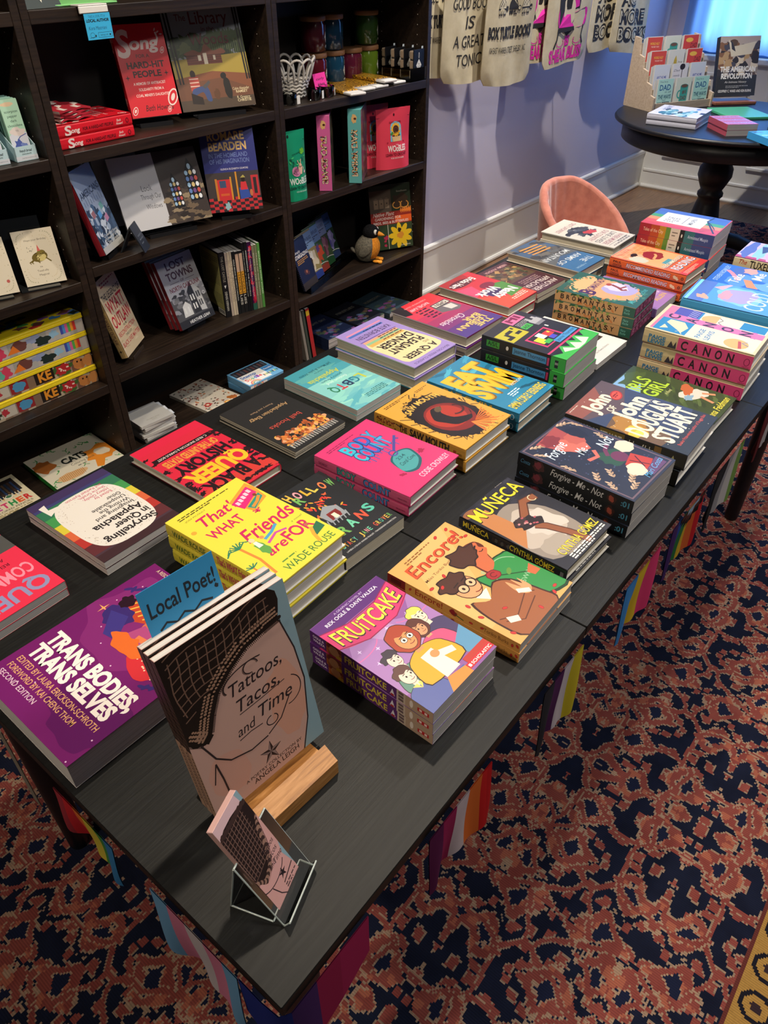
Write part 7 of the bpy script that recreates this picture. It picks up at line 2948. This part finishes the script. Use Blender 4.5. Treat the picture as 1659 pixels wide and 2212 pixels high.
sheet([(-.02, .014), (-.013, .0015)], -.034, .034)
m.build('lip', t)
m = MB()
sheet([(-.0125, .0014), (.034, .092)], -.034, .034)
m.build('back_rest', t)
m = MB()
sheet([(.0345, .0915), (.05, .0015), (.0, .0015)], -.034, .034)
m.build('foot', t)
CARD = Art(3.1)
CARD.rect(0, 0, 1, 3.1, '#c2938e')
CARD.rect(0, 2.72, 1, 3.1, '#c8a8ac')
CARD.poly([(.86, 3.1), (1, 3.1), (1, 2.6), (.95, 2.5)], '#7f9aa4')
CARD.poly([(.9, .9), (1, 1.2), (1, .5)], '#7f9aa4')
CARD.poly([(.0, 2.72), (1, 2.72), (1, 2.2), (.84, 1.95), (.72, 1.5), (.5, 1.12), (.2, 1.0), (0, 1.3)], '#241a1a')
for i in range(14):
    CARD.line([(0, 1.25 + .11 * i), (.4, 1.3 + .11 * i), (.8, 1.36 + .11 * i)], .018, '#6a5048')
for i in range(8):
    CARD.line([(.06 + .1 * i, 2.7), (.03 + .09 * i, 1.3)], .018, '#6a5048')
for i in range(26):
    q = i / 25
    CARD.ell(.06 + .9 * q, 2.72 + .02 * sin(i * 2), .05, .06, '#3a2a28', n=9)
    P = [(1, 2.2), (.84, 1.95), (.72, 1.5), (.5, 1.12), (.2, 1.0), (0, 1.2)]
    j = min(int(q * 5), 4)
    f = q * 5 - j
    CARD.ell(P[j][0] + (P[j + 1][0] - P[j][0]) * f, P[j][1] + (P[j + 1][1] - P[j][1]) * f, .07, .07, ('#3a2a28', '#8a6a5c')[i % 2], n=9)
CARD.poly([(1, 2.12), (.9, 1.88), (.78, 1.44), (.54, 1.05), (.2, .93), (0, 1.12), (0, 0), (1, 0)], '#c2938e')
CARD.poly([(.9, .95), (1, 1.25), (1, .45)], '#7f9aa4')
for t_, y, x0, x1 in (('Tattoos', 1.5, .66, .98), ('Tacos', 1.3, .66, .94), ('and', 1.12, .56, .7), ('Time', 1.1, .74, .98)):
    CARD.text(t_, x0 - .12, y - .12, x1 - .04, .13, '#3a2c30', 0, .3)
CARD.arc(.4, 1.05, .5, .34, 200, 330, .025, '#3a2c30')
CARD.line([(.2, .72), (.3, .4), (.5, .1)], .025, '#3a2c30')
CARD.star(.62, .66, .14, '#2a2124', 5, .36, 84)
CARD.line([(.5, .46), (.96, .56)], .03, '#2a2124')
CARD.small(.5, .36, .95, 2, .035, .07, '#4a3a3c', 3)
CARD.text('ANGELA LEIGH', .5, .2, .94, .06, '#3a2c30', .006)
t = thing('card_pack', 'pack of narrow pink cards with black lace in the clear easel', 'cards', (.2185, .3065, ZT + .0052), 0)
t.rotation_euler = (pi / 2 - R(26), 0, R(20))
m = MB()
m.bbox(-.024, .024, .0, .146, -.0045, .004, M('#c8a09a', .5), .0006)
CARD.emit(m, lambda u, v, z: (-.024 + .048 * u, .048 * v, .004 + z), .35, box=(.0, 0, 1, 3.04))
m.build('cards', t)

# ---------------------------------------------------------------- flags hung under the table edge
FL = []


def flag(p0, p1, drop, cols, label, nrm, sag=0, n=24, extra=None):
    """cloth rectangle hung from p0 to p1 under the edge; stripes run downwards, listed from p0 to p1"""
    dx, dy = p1[0] - p0[0], p1[1] - p0[1]
    m = MB()
    rows = []
    z0 = ZT - .0225
    NV = 10
    for j in range(NV + 1):
        v = j / NV
        row = []
        for i in range(n + 1):
            u = i / n
            wv = (.006 * sin(u * 7 + 2 * v) + .004 * sin(u * 15)) * v
            row.append((p0[0] + dx * u + nrm[0] * (wv + .002), p0[1] + dy * u + nrm[1] * (wv + .002), z0 - drop * v + sag * v * (u - .5)))
        rows.append(row)
    mats = [M(c_, .8, .1) for c_ in cols]
    m.grid(rows, mats[0], True, False, lambda j, i: (extra(i / n, j / NV) if extra and extra(i / n, j / NV) else mats[min(int(i / n * len(cols)), len(cols) - 1)]))
    back = [[(p[0] - nrm[0] * .0012, p[1] - nrm[1] * .0012, p[2]) for p in r_] for r_ in rows]
    m.grid(back[::-1], mats[0], True, False, lambda j, i: mats[min(int(i / n * len(cols)), len(cols) - 1)])
    o = m.build('flag')
    tag(o, label, 'flag', 'small pride flags along the table edge')
    return o


Y0 = TY0 - .004
S_ = (0, -1)
flag((.372, Y0), (.508, Y0), .135, ('#4f1840', '#4f1840', '#8a1f4c', '#8a1f4c', '#b8aab0', '#b8aab0', '#c8642c', '#c8642c', '#b81f22', '#a81a1e'), 'striped flag in magenta, white, orange and red under the table edge', S_)
flag((.645, Y0), (.762, Y0), .15, ('#2a2a30', '#4a2450', '#b8b0b8', '#b8a82c'), 'striped flag in charcoal, purple, white and yellow under the table edge', S_)
flag((.912, Y0), (1.05, Y0), .135, ('#3a7ab8', '#c8a82c', '#c83a6a'), 'striped flag in blue, yellow and pink under the table edge', S_)
BR_, BL_, WH_ = M('#4a2a26', .8, .1), M('#16161a', .8, .1), M('#8aa0b8', .8, .1)
flag((1.105, Y0), (1.262, Y0), .125, ('#3a2458', '#1f3f86', '#2a6a3c', '#b8982c', '#b8582c', '#a82028'), 'rainbow striped flag with a dark corner wedge under the table edge', S_, extra=lambda u, v: (WH_ if v < .16 - .9 * abs(u - .62) else BR_ if v < .3 - .9 * abs(u - .62) else BL_ if v < .4 - .9 * abs(u - .62) else None))
flag((1.33, Y0), (1.49, Y0), .15, ('#232428', '#232428', '#8a8a90', '#b0aeb0', '#6a8a48'), 'striped flag in black, grey, white and green beside the table leg', S_)
flag((1.64, Y0), (1.79, Y0), .14, ('#5a2428', '#5a2428', '#a8a4a8', '#1c1c20'), 'striped flag in dark red, white and black behind the table leg', S_)
X0 = TX0 - .004
flag((X0, .445), (X0, .30), .14, ('#5f8cb0', '#b8708a', '#b0a8ac', '#b8708a', '#5f8cb0'), 'striped flag in pale blue, pink and white on the short table end', (-1, 0))
flag((X0, .64), (X0, .515), .085, ('#8a2a34', '#b0242c', '#c8642c', '#b8a83c', '#3a7a3c', '#2f6a9a'), 'small rainbow striped flag on the short table end', (-1, 0))
# the one folded round the corner
m = MB()
path = [(X0, .30), (X0, .265), (X0 + .002, Y0 + .008), (X0 + .012, Y0), (.18, Y0), (.215, Y0), (.262, Y0)]
cc = ['#1a2a72', '#1a2a72', '#1a2a72', '#43285e', '#8f2048', '#9a2450']
dr = [.09, .13, .15, .15, .14, .125, .09]
rows = [[(x, y, ZT - .0225 - d * v) for (x, y), d in zip(path, dr)] for v in (0, .25, .5, .75, 1)]
m.grid(rows, M(cc[0], .8, .1), True, False, lambda j, i: M(cc[i], .8, .1))
m.grid([[(x - .001 * (x < .14), y + .0012 * (y < .24), z - .0002) for x, y, z in r_] for r_ in rows][::-1], M(cc[0], .8, .1), True, False, lambda j, i: M(cc[i], .8, .1))
o = m.build('flag')
tag(o, 'blue, purple and pink flag folded round the near table corner', 'flag', 'small pride flags along the table edge')
m = MB()
m.box(X0 - .0012, X0, .765, .785, .52, ZT - .0225, M('#7c7468', .8, .1))
o = m.build('ribbon')
tag(o, 'pale grey ribbon end hanging from the short table end', 'ribbon')

# ================================================================ tote bags on the long wall
n = NT('canvas_cloth')
f = n.noise(n.mapping(n.co.outputs['Object'], (1, 1, 1)), 14, 4, .6)
wv = n.t.nodes.new('ShaderNodeTexWave')
wv.inputs['Scale'].default_value = 260
n.l(n.co.outputs['Object'], wv.inputs['Vector'])
n.bump(wv.outputs[1], .12, .001)
MAT_CANVAS = n.done(n.ramp(f, [(.3, '#b3a688'), (.7, '#c9bd9e')]), .9, .1)


def tote(x, y, yaw, z0, art, label, w=.36, h=.4, swing=0):
    t = thing('tote_bag', label, 'tote bag', (x, y, z0), R(yaw), 'canvas tote bags on the wall pegs')
    m = MB()
    d = .028
    NX, NZ = 14, 14
    rnd = random.Random(label)
    ph = rnd.random() * 6

    def f(u, v, sd):
        ch = max(0, .085 - v) / .085
        ww = w * (1 - .16 * ch) * (1 - .05 * v)
        b = d / 2 * (1 - abs(2 * u - 1) ** 4) * (1 - .5 * v) + .002
        rip = .007 * sin(6 * u + ph + 2 * v) * (1 - .2 * v) + .003 * sin(15 * u + 5 * v + ph)
        return ((u - .5) * ww + .006 * sin(4 * v + ph), sd * b + rip, h * v + .012 * sin(3 * u + ph) * (1 - v))
    for sd in (-1, 1):
        m.grid([[f(i / NX, j / NZ, sd) for i in range(NX + 1)] for j in range(NZ + 1)], MAT_CANVAS)
    for u in (0, 1):
        m.grid([[f(u, j / NZ, -1) for j in range(NZ + 1)], [f(u, j / NZ, 1) for j in range(NZ + 1)]], MAT_CANVAS)
    m.grid([[f(i / NX, 0, -1) for i in range(NX + 1)], [f(i / NX, 0, 1) for i in range(NX + 1)]], MAT_CANVAS)
    if art:
        art.emit(m, lambda u, v, zz: (lambda p: (p[0], p[1] - .0012 - zz * 2, p[2]))(f(u, v * w / h, -1)), .8, box=(.04, .04, .96, h / w - .02))
    m.build('bag', t)
    for sd in (-1, 1):
        m = MB()
        P = []
        for i in range(15):
            q = i / 14
            P.append(((q - .5) * w * .42 * (1 - .75 * sin(pi * q)), sd * .008 * (1 - sin(pi * q)), h - .02 + .27 * sin(pi * q) ** .8))
        m.tube(P, .011, MAT_CANVAS, 6, True, True, .25)
        m.build('handle', t)
    return t


ink, mag = '#23201f', '#c81f90'
A1 = Art(1.1)
for k in range(3):
    x = .3 + .24 * k
    A1.ell(x, .82, .085, .1, ink, 0, 16, 0, 180)
    A1.ell(x, .825, .075, .088, '#c5b999', 0, 16, 0, 180)
    A1.rect(x - .09, .81, x + .09, .82, ink)
    A1.ell(x + .11, .82, .03, .028, ink)
    A1.ell(x + .11, .82, .02, .018, '#c5b999')
    for q in (-.06, -.02, .03, .06):
        A1.ell(x + q, .78, .018, .026, ink)
        A1.ell(x + q, .785, .01, .018, '#c5b999')
    for q in range(6):
        A1.ell(x - .05 + .02 * q, .85 + .02 * (q % 3), .006, .01, ink)
A1.text('BOX TURTLE BOOKS', .06, .52, .94, .11, ink, .06, .1)
A1.text('104 EAST WARREN STREET, SHELBY, NC', .1, .36, .84, .065, ink, .002, .15)
A2 = Art(1.1)
A2.text('READING', .2, 1.02, .8, .08, mag, .04)
A2.poly([(.18, .96), (.26, 1.0), (.34, .92), (.4, .62), (.26, .46), (.24, .8)], ink)
A2.poly([(.2, .95), (.27, .97), (.34, .88), (.42, .6), (.86, .66), (.9, .56), (.84, .44), (.28, .46), (.25, .8)], mag)
A2.poly([(.5, .86), (.62, .92), (.72, .86), (.68, .66), (.54, .64)], ink)
A2.poly([(.53, .85), (.62, .89), (.69, .84), (.66, .68), (.56, .66)], mag)
A2.blob(.47, .62, .12, .2, '#cfc3a6', 3, .12)
A2.ell(.42, .94, .05, .05, '#cfc3a6')
A2.rect(.4, .66, .52, .88, ink)
A2.small(.42, .82, .5, 4, .018, .04, '#cfc3a6', 2)
A2.rect(.26, .4, .84, .45, ink)
A2.line([(.28, .42), (.27, .32), (.22, .22)], .03, ink)
A2.line([(.82, .42), (.8, .32), (.86, .22)], .03, ink)
A2.poly([(.4, .42), (.5, .34), (.62, .42)], ink)
A2.arc(.36, .28, .08, .05, 180, 400, .012, mag)
A2.arc(.72, .28, .08, .05, 140, 360, .012, mag)
A2.text('IS', .47, .23, .57, .11, mag, .06)
A2.text('SHEAR BLISS', .14, .06, .86, .14, mag, .05)
A3 = Art(1.1)
for k, (t_, x0, x1) in enumerate((('TIME FOR A', .2, .8), ('GOOD BOOK', .15, .85), ('IS', .4, .6), ('A GREAT', .18, .8), ('TONIC', .25, .75))):
    A3.text(t_, x0, .95 - .19 * k, x1, .12, ink, .006, .15)
A4 = Art(1.1)
for k, t_ in enumerate(('READ', 'AC', 'MORE', 'BOOKS')):
    A4.text(t_, .12, .88 - .24 * k, .2 + .16 * len(t_), .18, ink, .06)
    A4.text(t_, .13, .89 - .24 * k, .19 + .16 * len(t_), .16, '#c5b999', .0)
zb = .965
tote(3.475, 2.085, -8, zb, A1, 'front cream tote bag with three turtles and bold black lettering')
tote(3.245, 2.15, -8, zb + .03, A3, 'cream tote bag with hand drawn letters behind the turtle bag', swing=1)
tote(3.12, 2.208, -4, zb + .06, A1, 'tote bag hanging deepest beside the bookcase end')
tote(4.03, 2.085, -8, zb + .02, A2, 'cream tote bag with a magenta chaise longue and pink letters')
tote(3.87, 2.15, -8, zb + .05, A2, 'tote bag with pink letters behind the chaise longue bag')
tote(4.22, 2.2, 0, zb + .09, None, 'plain tote bag half hidden behind the chaise longue bag')
tote(4.84, 2.10, -9, zb + .0, A4, 'cream tote bag with thick outlined black letters nearest the window')
tote(4.68, 2.17, -8, zb + .03, A4, 'tote bag behind the outlined letter bag')
for x, lb in ((3.3, 'dark wall peg carrying the turtle tote bags'), (4.02, 'dark wall peg carrying the chaise longue tote bags'), (4.78, 'dark wall peg carrying the outlined letter tote bags')):
    m = MB()
    m.tube([(x, WY - .0005, 1.62), (x, WY - .16, 1.625), (x, WY - .185, 1.65)], .009, MAT_BLACKWOOD, 10)
    m.lathe([(.03, -.004), (.03, .004)], MAT_BLACKWOOD, (0, 0), 20)
    k0 = len(m.v) - 80
    m.v = m.v[:k0] + [(x + p[0], WY - .005 + p[2], 1.62 + p[1]) for p in m.v[k0:]]
    o = m.build('hanging_peg')
    tag(o, lb, 'peg')


# ================================================================ pink tub chair
n = NT('dusty_pink_velvet')
f = n.noise(n.co.outputs['Object'], 30, 3)
n.b.inputs['Sheen Weight'].default_value = .4
n.b.inputs['Sheen Roughness'].default_value = .4
MAT_VELVET = n.done(n.ramp(f, [(.3, '#a8685a'), (.7, '#bd7c6a')]), .85, .15)
t = thing('tub_chair', 'dusty pink velvet tub chair with fluted back at the far table end', 'chair', (3.2, 1.42, .0092), R(-10))
m = MB()
NU, NV = 72, 14
rows_i, rows_o = [], []
top = []


def rim(a_):                       # height of the shell at angle a_ from the back centre
    k = abs(a_) / R(118)
    return .632 - .02 * k - .3 * max(0, k - .2) ** 1.5


for j in range(NV + 1):
    v = j / NV
    ri, ro = [], []
    for i in range(NU + 1):
        a_ = R(-118) + R(236) * i / NU
        zt = rim(a_)
        z = .27 + (zt - .27) * v
        rad = .205 + .027 * v
        flute = .007 * abs(sin(i / NU * pi * 13)) ** .7 * min(1, v * 3)
        ri.append(((rad - .055 + .018 * v - (.007 - flute)) * sin(a_), (rad - .055 + .018 * v - (.007 - flute)) * cos(a_), z))
        ro.append((rad * sin(a_), rad * cos(a_), z - .0))
    rows_i.append(ri)
    rows_o.append(ro)
m.grid(rows_o, MAT_VELVET)
m.grid(rows_i[::-1], MAT_VELVET)
cap = []
for k in range(7):
    q = pi * k / 6
    cap.append([tuple(o_[c] + (i_[c] - o_[c]) * (1 - cos(q)) / 2 + (.02 * sin(q) if c == 2 else 0) for c in range(3)) for o_, i_ in zip(rows_o[-1], rows_i[-1])])
m.grid(cap, MAT_VELVET)
for e in (0, NU):
    m.grid([[r_[e] for r_ in rows_o], [tuple((a_[c] + b_[c]) / 2 + ((.02 if c == 1 else 0) * -1) for c in range(3)) for a_, b_ in zip([r_[e] for r_ in rows_o], [r_[e] for r_ in rows_i])], [r_[e] for r_ in rows_i]], MAT_VELVET)
m.build('backrest', t)
m = MB()
m.lathe([(.01, .27), (.14, .27), (.152, .29), (.152, .37), (.135, .395), (.01, .4)], MAT_VELVET, (0, -.01), 40)
m.build('seat', t)
for sx, sy in ((-1, -1), (1, -1), (-1, 1), (1, 1)):
    m = MB()
    m.tube([(.09 * sx, .09 * sy, .269), (.15 * sx, .15 * sy, .0015)], [.015, .009], M('#a8843c', .3, .5, 1), 12)
    m.build('leg', t)

# ================================================================ round pedestal table
RX, RY = 4.6, 1.34
t = thing('round_table', 'black painted round pedestal table by the window wall', 'table', (RX, RY, 0), 0)
m = MB()
m.lathe([(.01, .715), (.585, .715), (.598, .722), (.6, .73), (.595, .738), (.588, .74), (.01, .7401)], MAT_BLACKWOOD, (0, 0), 72)
m.build('tabletop', t)
m = MB()
m.lathe([(.01, .625), (.54, .625), (.548, .632), (.548, .7145), (.01, .7146)], MAT_BLACKWOOD, (0, 0), 72)
m.build('apron', t)
m = MB()
m.lathe([(.01, .06), (.1, .06), (.115, .085), (.105, .14), (.082, .22), (.066, .3), (.058, .33), (.07, .345), (.07, .36), (.058, .375), (.075, .41), (.092, .45), (.09, .49), (.066, .53), (.062, .55), (.085, .575), (.09, .6), (.13, .62), (.01, .6249)], MAT_BLACKWOOD, (0, 0), 40)
m.build('pedestal', t)
for k in range(4):
    an = R(-155 + 90 * k)
    m = MB()
    P = [(.06, .12), (.2, .1), (.34, .055), (.46, .034), (.54, .034)]
    m.tube([(p * cos(an), p * sin(an), z) for p, z in P], [.045, .042, .036, .032, .03], MAT_BLACKWOOD, 12)
    m.v = [(x, y, max(z, .0095)) for x, y, z in m.v]
    m.build('foot', t)

# tiered wooden card rack
CR = thing('card_rack', 'pale wooden stepped rack of greeting cards on the round table', 'rack', (4.465, 1.725, .7402), R(-27))
plw = wood('pale_plywood', '#a8937c', '#b8a48c', '#c4b29c', (3, 30, 30), .6)
PR = [(0, .0005), (0, .07), (.035, .078), (.045, .125), (.085, .135), (.095, .185), (.135, .195), (.145, .245), (.185, .255), (.2, .33), (.245, .335), (.245, .0005)]
for xx in (0, .415):
    m = MB()
    m.prism(PR, xx, xx + .012, lambda p, q, a_: (a_, p, q), plw)
    m.build('side_panel', CR)
for k in range(4):
    y, z = .006 + .05 * k, .012 + .06 * k
    m = MB()
    m.box(.0125, .4145, y, y + .006, max(.0005, z - .01), z + .028, plw)
    m.box(.0125, .4145, y + .0065, y + .042, z - .01, z - .004, plw)
    m.build('shelf', CR)
m = MB()
m.box(.0125, .4145, .236, .242, .0005, .3, plw)
m.build('back_panel', CR)


def gcard(kind):
    H = 1.35
    a = Art(H)
    if kind == 0:
        a.rect(0, 0, 1, H, '#a8d0c4')
        a.text("You're a", .12, 1.18, .6, .08, '#2a4a5a', 0, .2)
        a.text('DAD', .14, .84, .84, .24, '#2a5a86', .02)
        a.text('in all', .5, .72, .9, .08, '#2a4a5a', 0, .2)
        a.text('THE WAYS', .1, .46, .92, .17, '#2a5a6a', .03)
        a.text('THAT', .38, .36, .62, .06, '#2a4a5a', .01)
        a.text('MATTER', .1, .14, .92, .17, '#243c44', .04)
    elif kind == 1:
        a.rect(0, 0, 1, H, '#ccd0c0')
        a.ell(.3, .6, .17, .2, '#3f9a8c')
        a.ell(.3, .6, .1, .13, '#ccd0c0')
        a.rect(.32, .3, .82, .95, '#3f9a8c')
        a.ell(.57, .3, .25, .08, '#3f9a8c')
        a.ell(.57, .95, .25, .1, '#358478')
        a.ell(.57, .96, .2, .07, '#6a4a3c')
        a.text('#1', .46, .62, .72, .16, '#6a4440', .03)
        a.text('DAD', .4, .34, .76, .17, '#6a4440', .03)
    elif kind == 2:
        a.rect(0, 0, 1, H, '#d8d4d0')
        a.rect(.03, .03, .97, H - .03, '#c84a40')
        a.text('WORLD ALLY', .2, 1.0, .8, .1, '#e0b040', .03)
        a.text('THE BEST DAD', .28, .88, .78, .06, '#e8d0c0', .01)
        for k in range(4):
            a.ell(.34 + .11 * k, .5, .05, .26, '#d8a070', 4)
            a.line([(.32 + .11 * k, .32), (.38 + .11 * k, .7)], .03, '#8a3a28')
    elif kind == 3:
        a.rect(0, 0, 1, H, '#c8443e')
        a.ell(.4, 1.12, .24, .1, '#e0b048')
        a.text('DAD', .5, .78, .92, .2, '#4a1f28', .006, .2)
        a.blob(.4, .5, .2, .1, '#3f9a3c', 3, .3)
        a.blob(.6, .4, .14, .16, '#4aa844', 4, .3)
        a.blob(.3, .3, .22, .16, '#243c34', 5, .2)
    elif kind == 4:
        a.rect(0, 0, 1, H, '#c8ccd4')
        a.text("AIN'T NO ME", .2, .74, .8, .11, '#3a4aa0', .02)
        a.text('WITHOUT YOU', .16, .56, .84, .11, '#3a4aa0', .02)
        a.line([(.2, .42), (.4, .46), (.6, .4), (.8, .46)], .03, '#5aa0a8')
    elif kind == 5:
        a.rect(0, 0, 1, H, '#ccccc4')
        a.poly([(.3, .1), (.36, .9), (.46, 1.1), (.54, .9), (.6, .1)], '#b8a03c')
        a.poly([(.26, .05), (.3, .8), (.42, .1)], '#4a6a34')
        a.poly([(.64, .05), (.6, .8), (.5, .1)], '#4a6a34')
        for i in range(20):
            a.line([(.36, .1 + .04 * i), (.56, .12 + .04 * i)], .008, '#7a6a24')
        a.text("I'm so", .64, .76, .9, .08, '#24242a', .01)
        a.text('corny', .64, .62, .92, .08, '#24242a', .01)
        a.blob(.74, .42, .12, .06, '#c8b040', 4, .3)
    else:
        a.rect(0, 0, 1, H, '#cfcccf')
        a.ell(.62, 1.2, .17, .14, '#2a2226')
        a.rect(.6, .6, .64, 1.1, '#2a2226')
        for k, q in enumerate(('Dad', 'needs', 'a drink')):
            a.text(q, .08, 1.0 - .22 * k, .5, .1, '#5a5a60', 0, .3)
    return a


names = ('mint card with dark blue capitals', 'cream card with a teal mug', 'red card with folded arms', 'red card with green leaves', 'white card with blue lettering', 'white card with an ear of corn', 'white card with a dark wine glass')
place_ = ('front tier', 'second tier', 'third tier', 'top tier')
for tier, row in ((0, (0, 1, 0)), (1, (4, 6, 4)), (2, (2, 5, 3)), (3, (2, 1, 3))):
    for i, kd in enumerate(row):
        wc, hc = .108, .146
        y, z = .016 + .05 * tier, .0135 + .06 * tier - .004
        x = .031 + .126 * i
        an = R(-27)
        px, py = x + .054, y
        t = thing('greeting_card', names[kd] + ' in the ' + place_[tier] + ' of the rack' + (', near side' if i == 0 and kd in (0, 4) else ', far side' if i == 2 and kd in (0, 4) else ''), 'card', (4.465 + px * cos(an) - py * sin(an), 1.725 + px * sin(an) + py * cos(an), .7402 + z), an)
        t.rotation_euler = (pi / 2 - R(5), 0, an)
        m = MB()
        m.box(-wc / 2, wc / 2, 0, hc, 0, .002, M('#d4d2cc', .6))
        gcard(kd).emit(m, lambda u, v, zz: (-wc / 2 + wc * u, wc * v, .002 + zz), .5, box=(.02, .02, .98, 1.33))
        m.build('front', t)
        m = MB()
        for k in range(3):
            m.box(-wc / 2 - .006 - .004 * k, wc / 2 - .004, .001, hc - .002 - .003 * k, -.004 - .004 * k, -.0022 - .004 * k, M(('#c8c4bc', '#b8bcc0', '#ccc8c0')[k], .6))
        m.build('cards_behind', t)

# the standing history book and its wooden base
H = 1.21
a = Art(H)
a.rect(0, 0, 1, H, '#8a7f78')
a.rect(0, .6, 1, H, '#a89a94')
for i in range(60):
    r = random.Random(i)
    a.blob(r.random(), .3 + .75 * r.random(), .1, .08, ('#5a4a44', '#7a5a4a', '#3a3840', '#a88a6a', '#c8b8a4', '#4a4a58')[i % 6], i, .4, n=9)
a.poly([(.2, 1.15), (.34, 1.0), (.9, 1.1), (.8, .85), (.3, .8)], '#c8bca8')
a.poly([(.26, 1.12), (.36, 1.0), (.4, .9), (.3, .95)], '#3a3c48')
a.rect(0, 0, 1, .42, '#34363c')
a.text('THE AMERICAN', .06, .5, .95, .1, '#d8d4d0', .04)
a.text('REVOLUTION', .1, .36, .88, .1, '#d8d4d0', .04)
a.text('An Intimate History', .2, .27, .76, .04, '#c8c4c0', .002, .3)
a.small(.24, .2, .8, 2, .014, .03, '#9a9a9c', 4)
a.text('GEOFFREY C. WARD AND KEN BURNS', .06, .08, .9, .05, '#d8d4d0', .02)
stand_book(5.0, 1.462, .7575, -41, 17, .245, .296, .04, 'large dark history hardback standing face out on the round table', a, col='#8a7f78', spine='#2a2c32', pages='white', rough=.15)
m = MB()
m.bbox(-.13, .13, -.03, .09, .0005, .0155, wood('reddish_wood_block', '#6a4030', '#8a5640', '#9a684c', (3, 40, 40), .45), .003)
o = m.build('wooden_riser', None, (5.0, 1.462, .7402), R(-41))
tag(o, 'reddish wooden base under the large history hardback', 'riser')
a = Art(1.4)
a.rect(0, 0, 1, 1.4, '#cfcac4')
a.text('Song', .2, 1.1, .8, .14, '#5a4a4a', .01)
a.text('River', .15, .92, .8, .14, '#5a4a4a', .01)
a.small(.14, .8, .88, 6, .02, .05, '#6a6460', 5)
a.rect(.2, .2, .55, .45, '#4a5a9c')
stand_book(5.05, 1.13, .7695, -38, 14, .16, .225, .02, 'cream hardback standing at the right edge of the picture', a, col='#cfcac4', pages='white')
m = MB()
m.bbox(-.06, .06, -.03, .06, .0005, .028, M('#2f8ad0', .2), .003)
o = m.build('display_block', None, (5.05, 1.13, .7402), R(-38))
tag(o, 'shiny blue block under the cream hardback on the round table', 'riser')

H = .89
a = Art(H)
a.rect(0, 0, 1, H, '#c4c4d0')
for i in range(40):
    r = random.Random(i)
    a.blob(.08 + .5 * r.random(), .2 + .5 * r.random(), .1, .05, ('#4a8aa0', '#2f6a86', '#8ab8c8', '#3a4a54', '#a8c8d0')[i % 5], i, .35, n=9)
a.text('OCEANIC', .5, .68, .94, .1, '#5a6a9c', .006)
a.ell(.84, .2, .08, .04, '#5a78b0')
a.rect(.4, 0, .55, .08, '#24262c')
pile(2, (4.305, 1.51, .7402), 5, .285, .252, .052, 'large white hardback with blue buildings', 'large white hardbacks', 'hb', art=a, col='#c4c4d0', pages='white', under='#c4c4d0')
H = 1.38
a = Art(H)
a.rect(0, 0, 1, H, '#b86a90')
for k in range(6):
    a.rect(0, .22 * k, 1, .22 * k + .09, ('#a84a6a', '#8a86c8')[k % 2])
    a.text(('RED TENDER', 'HONEY STAY', 'SALT MOON', 'NIGHT GIRL', 'SLOW BURN', 'BITTER')[k], .08, .02 + .22 * k, .92, .07, '#7c2448', .02)
pile(2, (4.263, 1.222, .7402), -46, .155, .212, .052, 'chunky pink and violet striped paperback', 'chunky pink striped paperbacks', art=a, col='#b86a90', spine='#a84a5a', pages='white')
m = MB()
m.bbox(-.12, .12, -.14, .14, .0005, .013, M('#4aa880', .3), .002)
o = m.build('green_folder', None, (4.715, 1.33, .7402), R(-44))
tag(o, 'flat green folder on the round table behind the striped paperbacks', 'folder')
for k, (x, y, c, lb) in enumerate(((4.36, .955, '#2a4a5a', 'dark teal paperback at the right rim of the round table'), (4.15, .985, '#3a94d0', 'shiny light blue paperback at the near rim of the round table'))):
    a = Art(1.4)
    for i in range(12):
        a.blob(random.Random(i).random(), random.Random(i + 50).random() * 1.4, .16, .08, ('#5aa0c8', '#3a5a6a', '#8ac0e0')[i % 3], i, .3)
    pile(1, (x, y, .7402), -40, .14, .21, .03, lb, art=a, col=c, pages='white', rough=.2)

# tall leafy plant in a floor pot behind the round table
t = thing('potted_plant', 'tall dark leafy plant in a floor pot in front of the curtain', 'plant', (5.28, 1.0, .0082), 0)
m = MB()
m.lathe([(.01, .0005), (.11, .0005), (.14, .26), (.15, .28), (.135, .28), (.12, .25), (.01, .25)], M('#3a4a5a', .4), (0, 0), 32)
m.build('pot', t)
m = MB()
gm = M('#2f4a3a', .6)
tips = []
for k in range(7):
    r = random.Random(k + 2)
    an = 2 * pi * k / 7 + r.random()
    hh = 1.1 + .45 * r.random()
    P = [(.03 * cos(an), .03 * sin(an), .25), (.06 * cos(an), .06 * sin(an), .25 + hh * .5), ((.1 + .05 * r.random()) * cos(an), (.1 + .05 * r.random()) * sin(an), .25 + hh)]
    m.tube(P, [.009, .007, .004], gm, 8)
    for q in (.5, .62, .74, .86, .97):
        tips.append((P[1][0] + (P[2][0] - P[1][0]) * q, P[1][1] + (P[2][1] - P[1][1]) * q, .25 + hh * q, an + r.uniform(-2, 2)))
m.build('stems', t)
m = MB()
lm = M('#1f4a48', .35, .5)
for x, y, z, an in tips:
    L, Wd = .2, .036
    rows = []
    for i in range(9):
        q = i / 8
        ww = Wd * sin(pi * min(1, q * .93 + .05)) ** .8
        d = L * q
        zz = z + .06 * sin(q * 2.2) - .09 * q * q
        rows.append([(x + d * cos(an) - s_ * ww * sin(an), y + d * sin(an) + s_ * ww * cos(an), zz - abs(s_) * .012) for s_ in (-1, -.5, 0, .5, 1)])
    m.grid(rows, lm)
fo = m.build('leaves', t)
fo['kind'] = 'stuff'
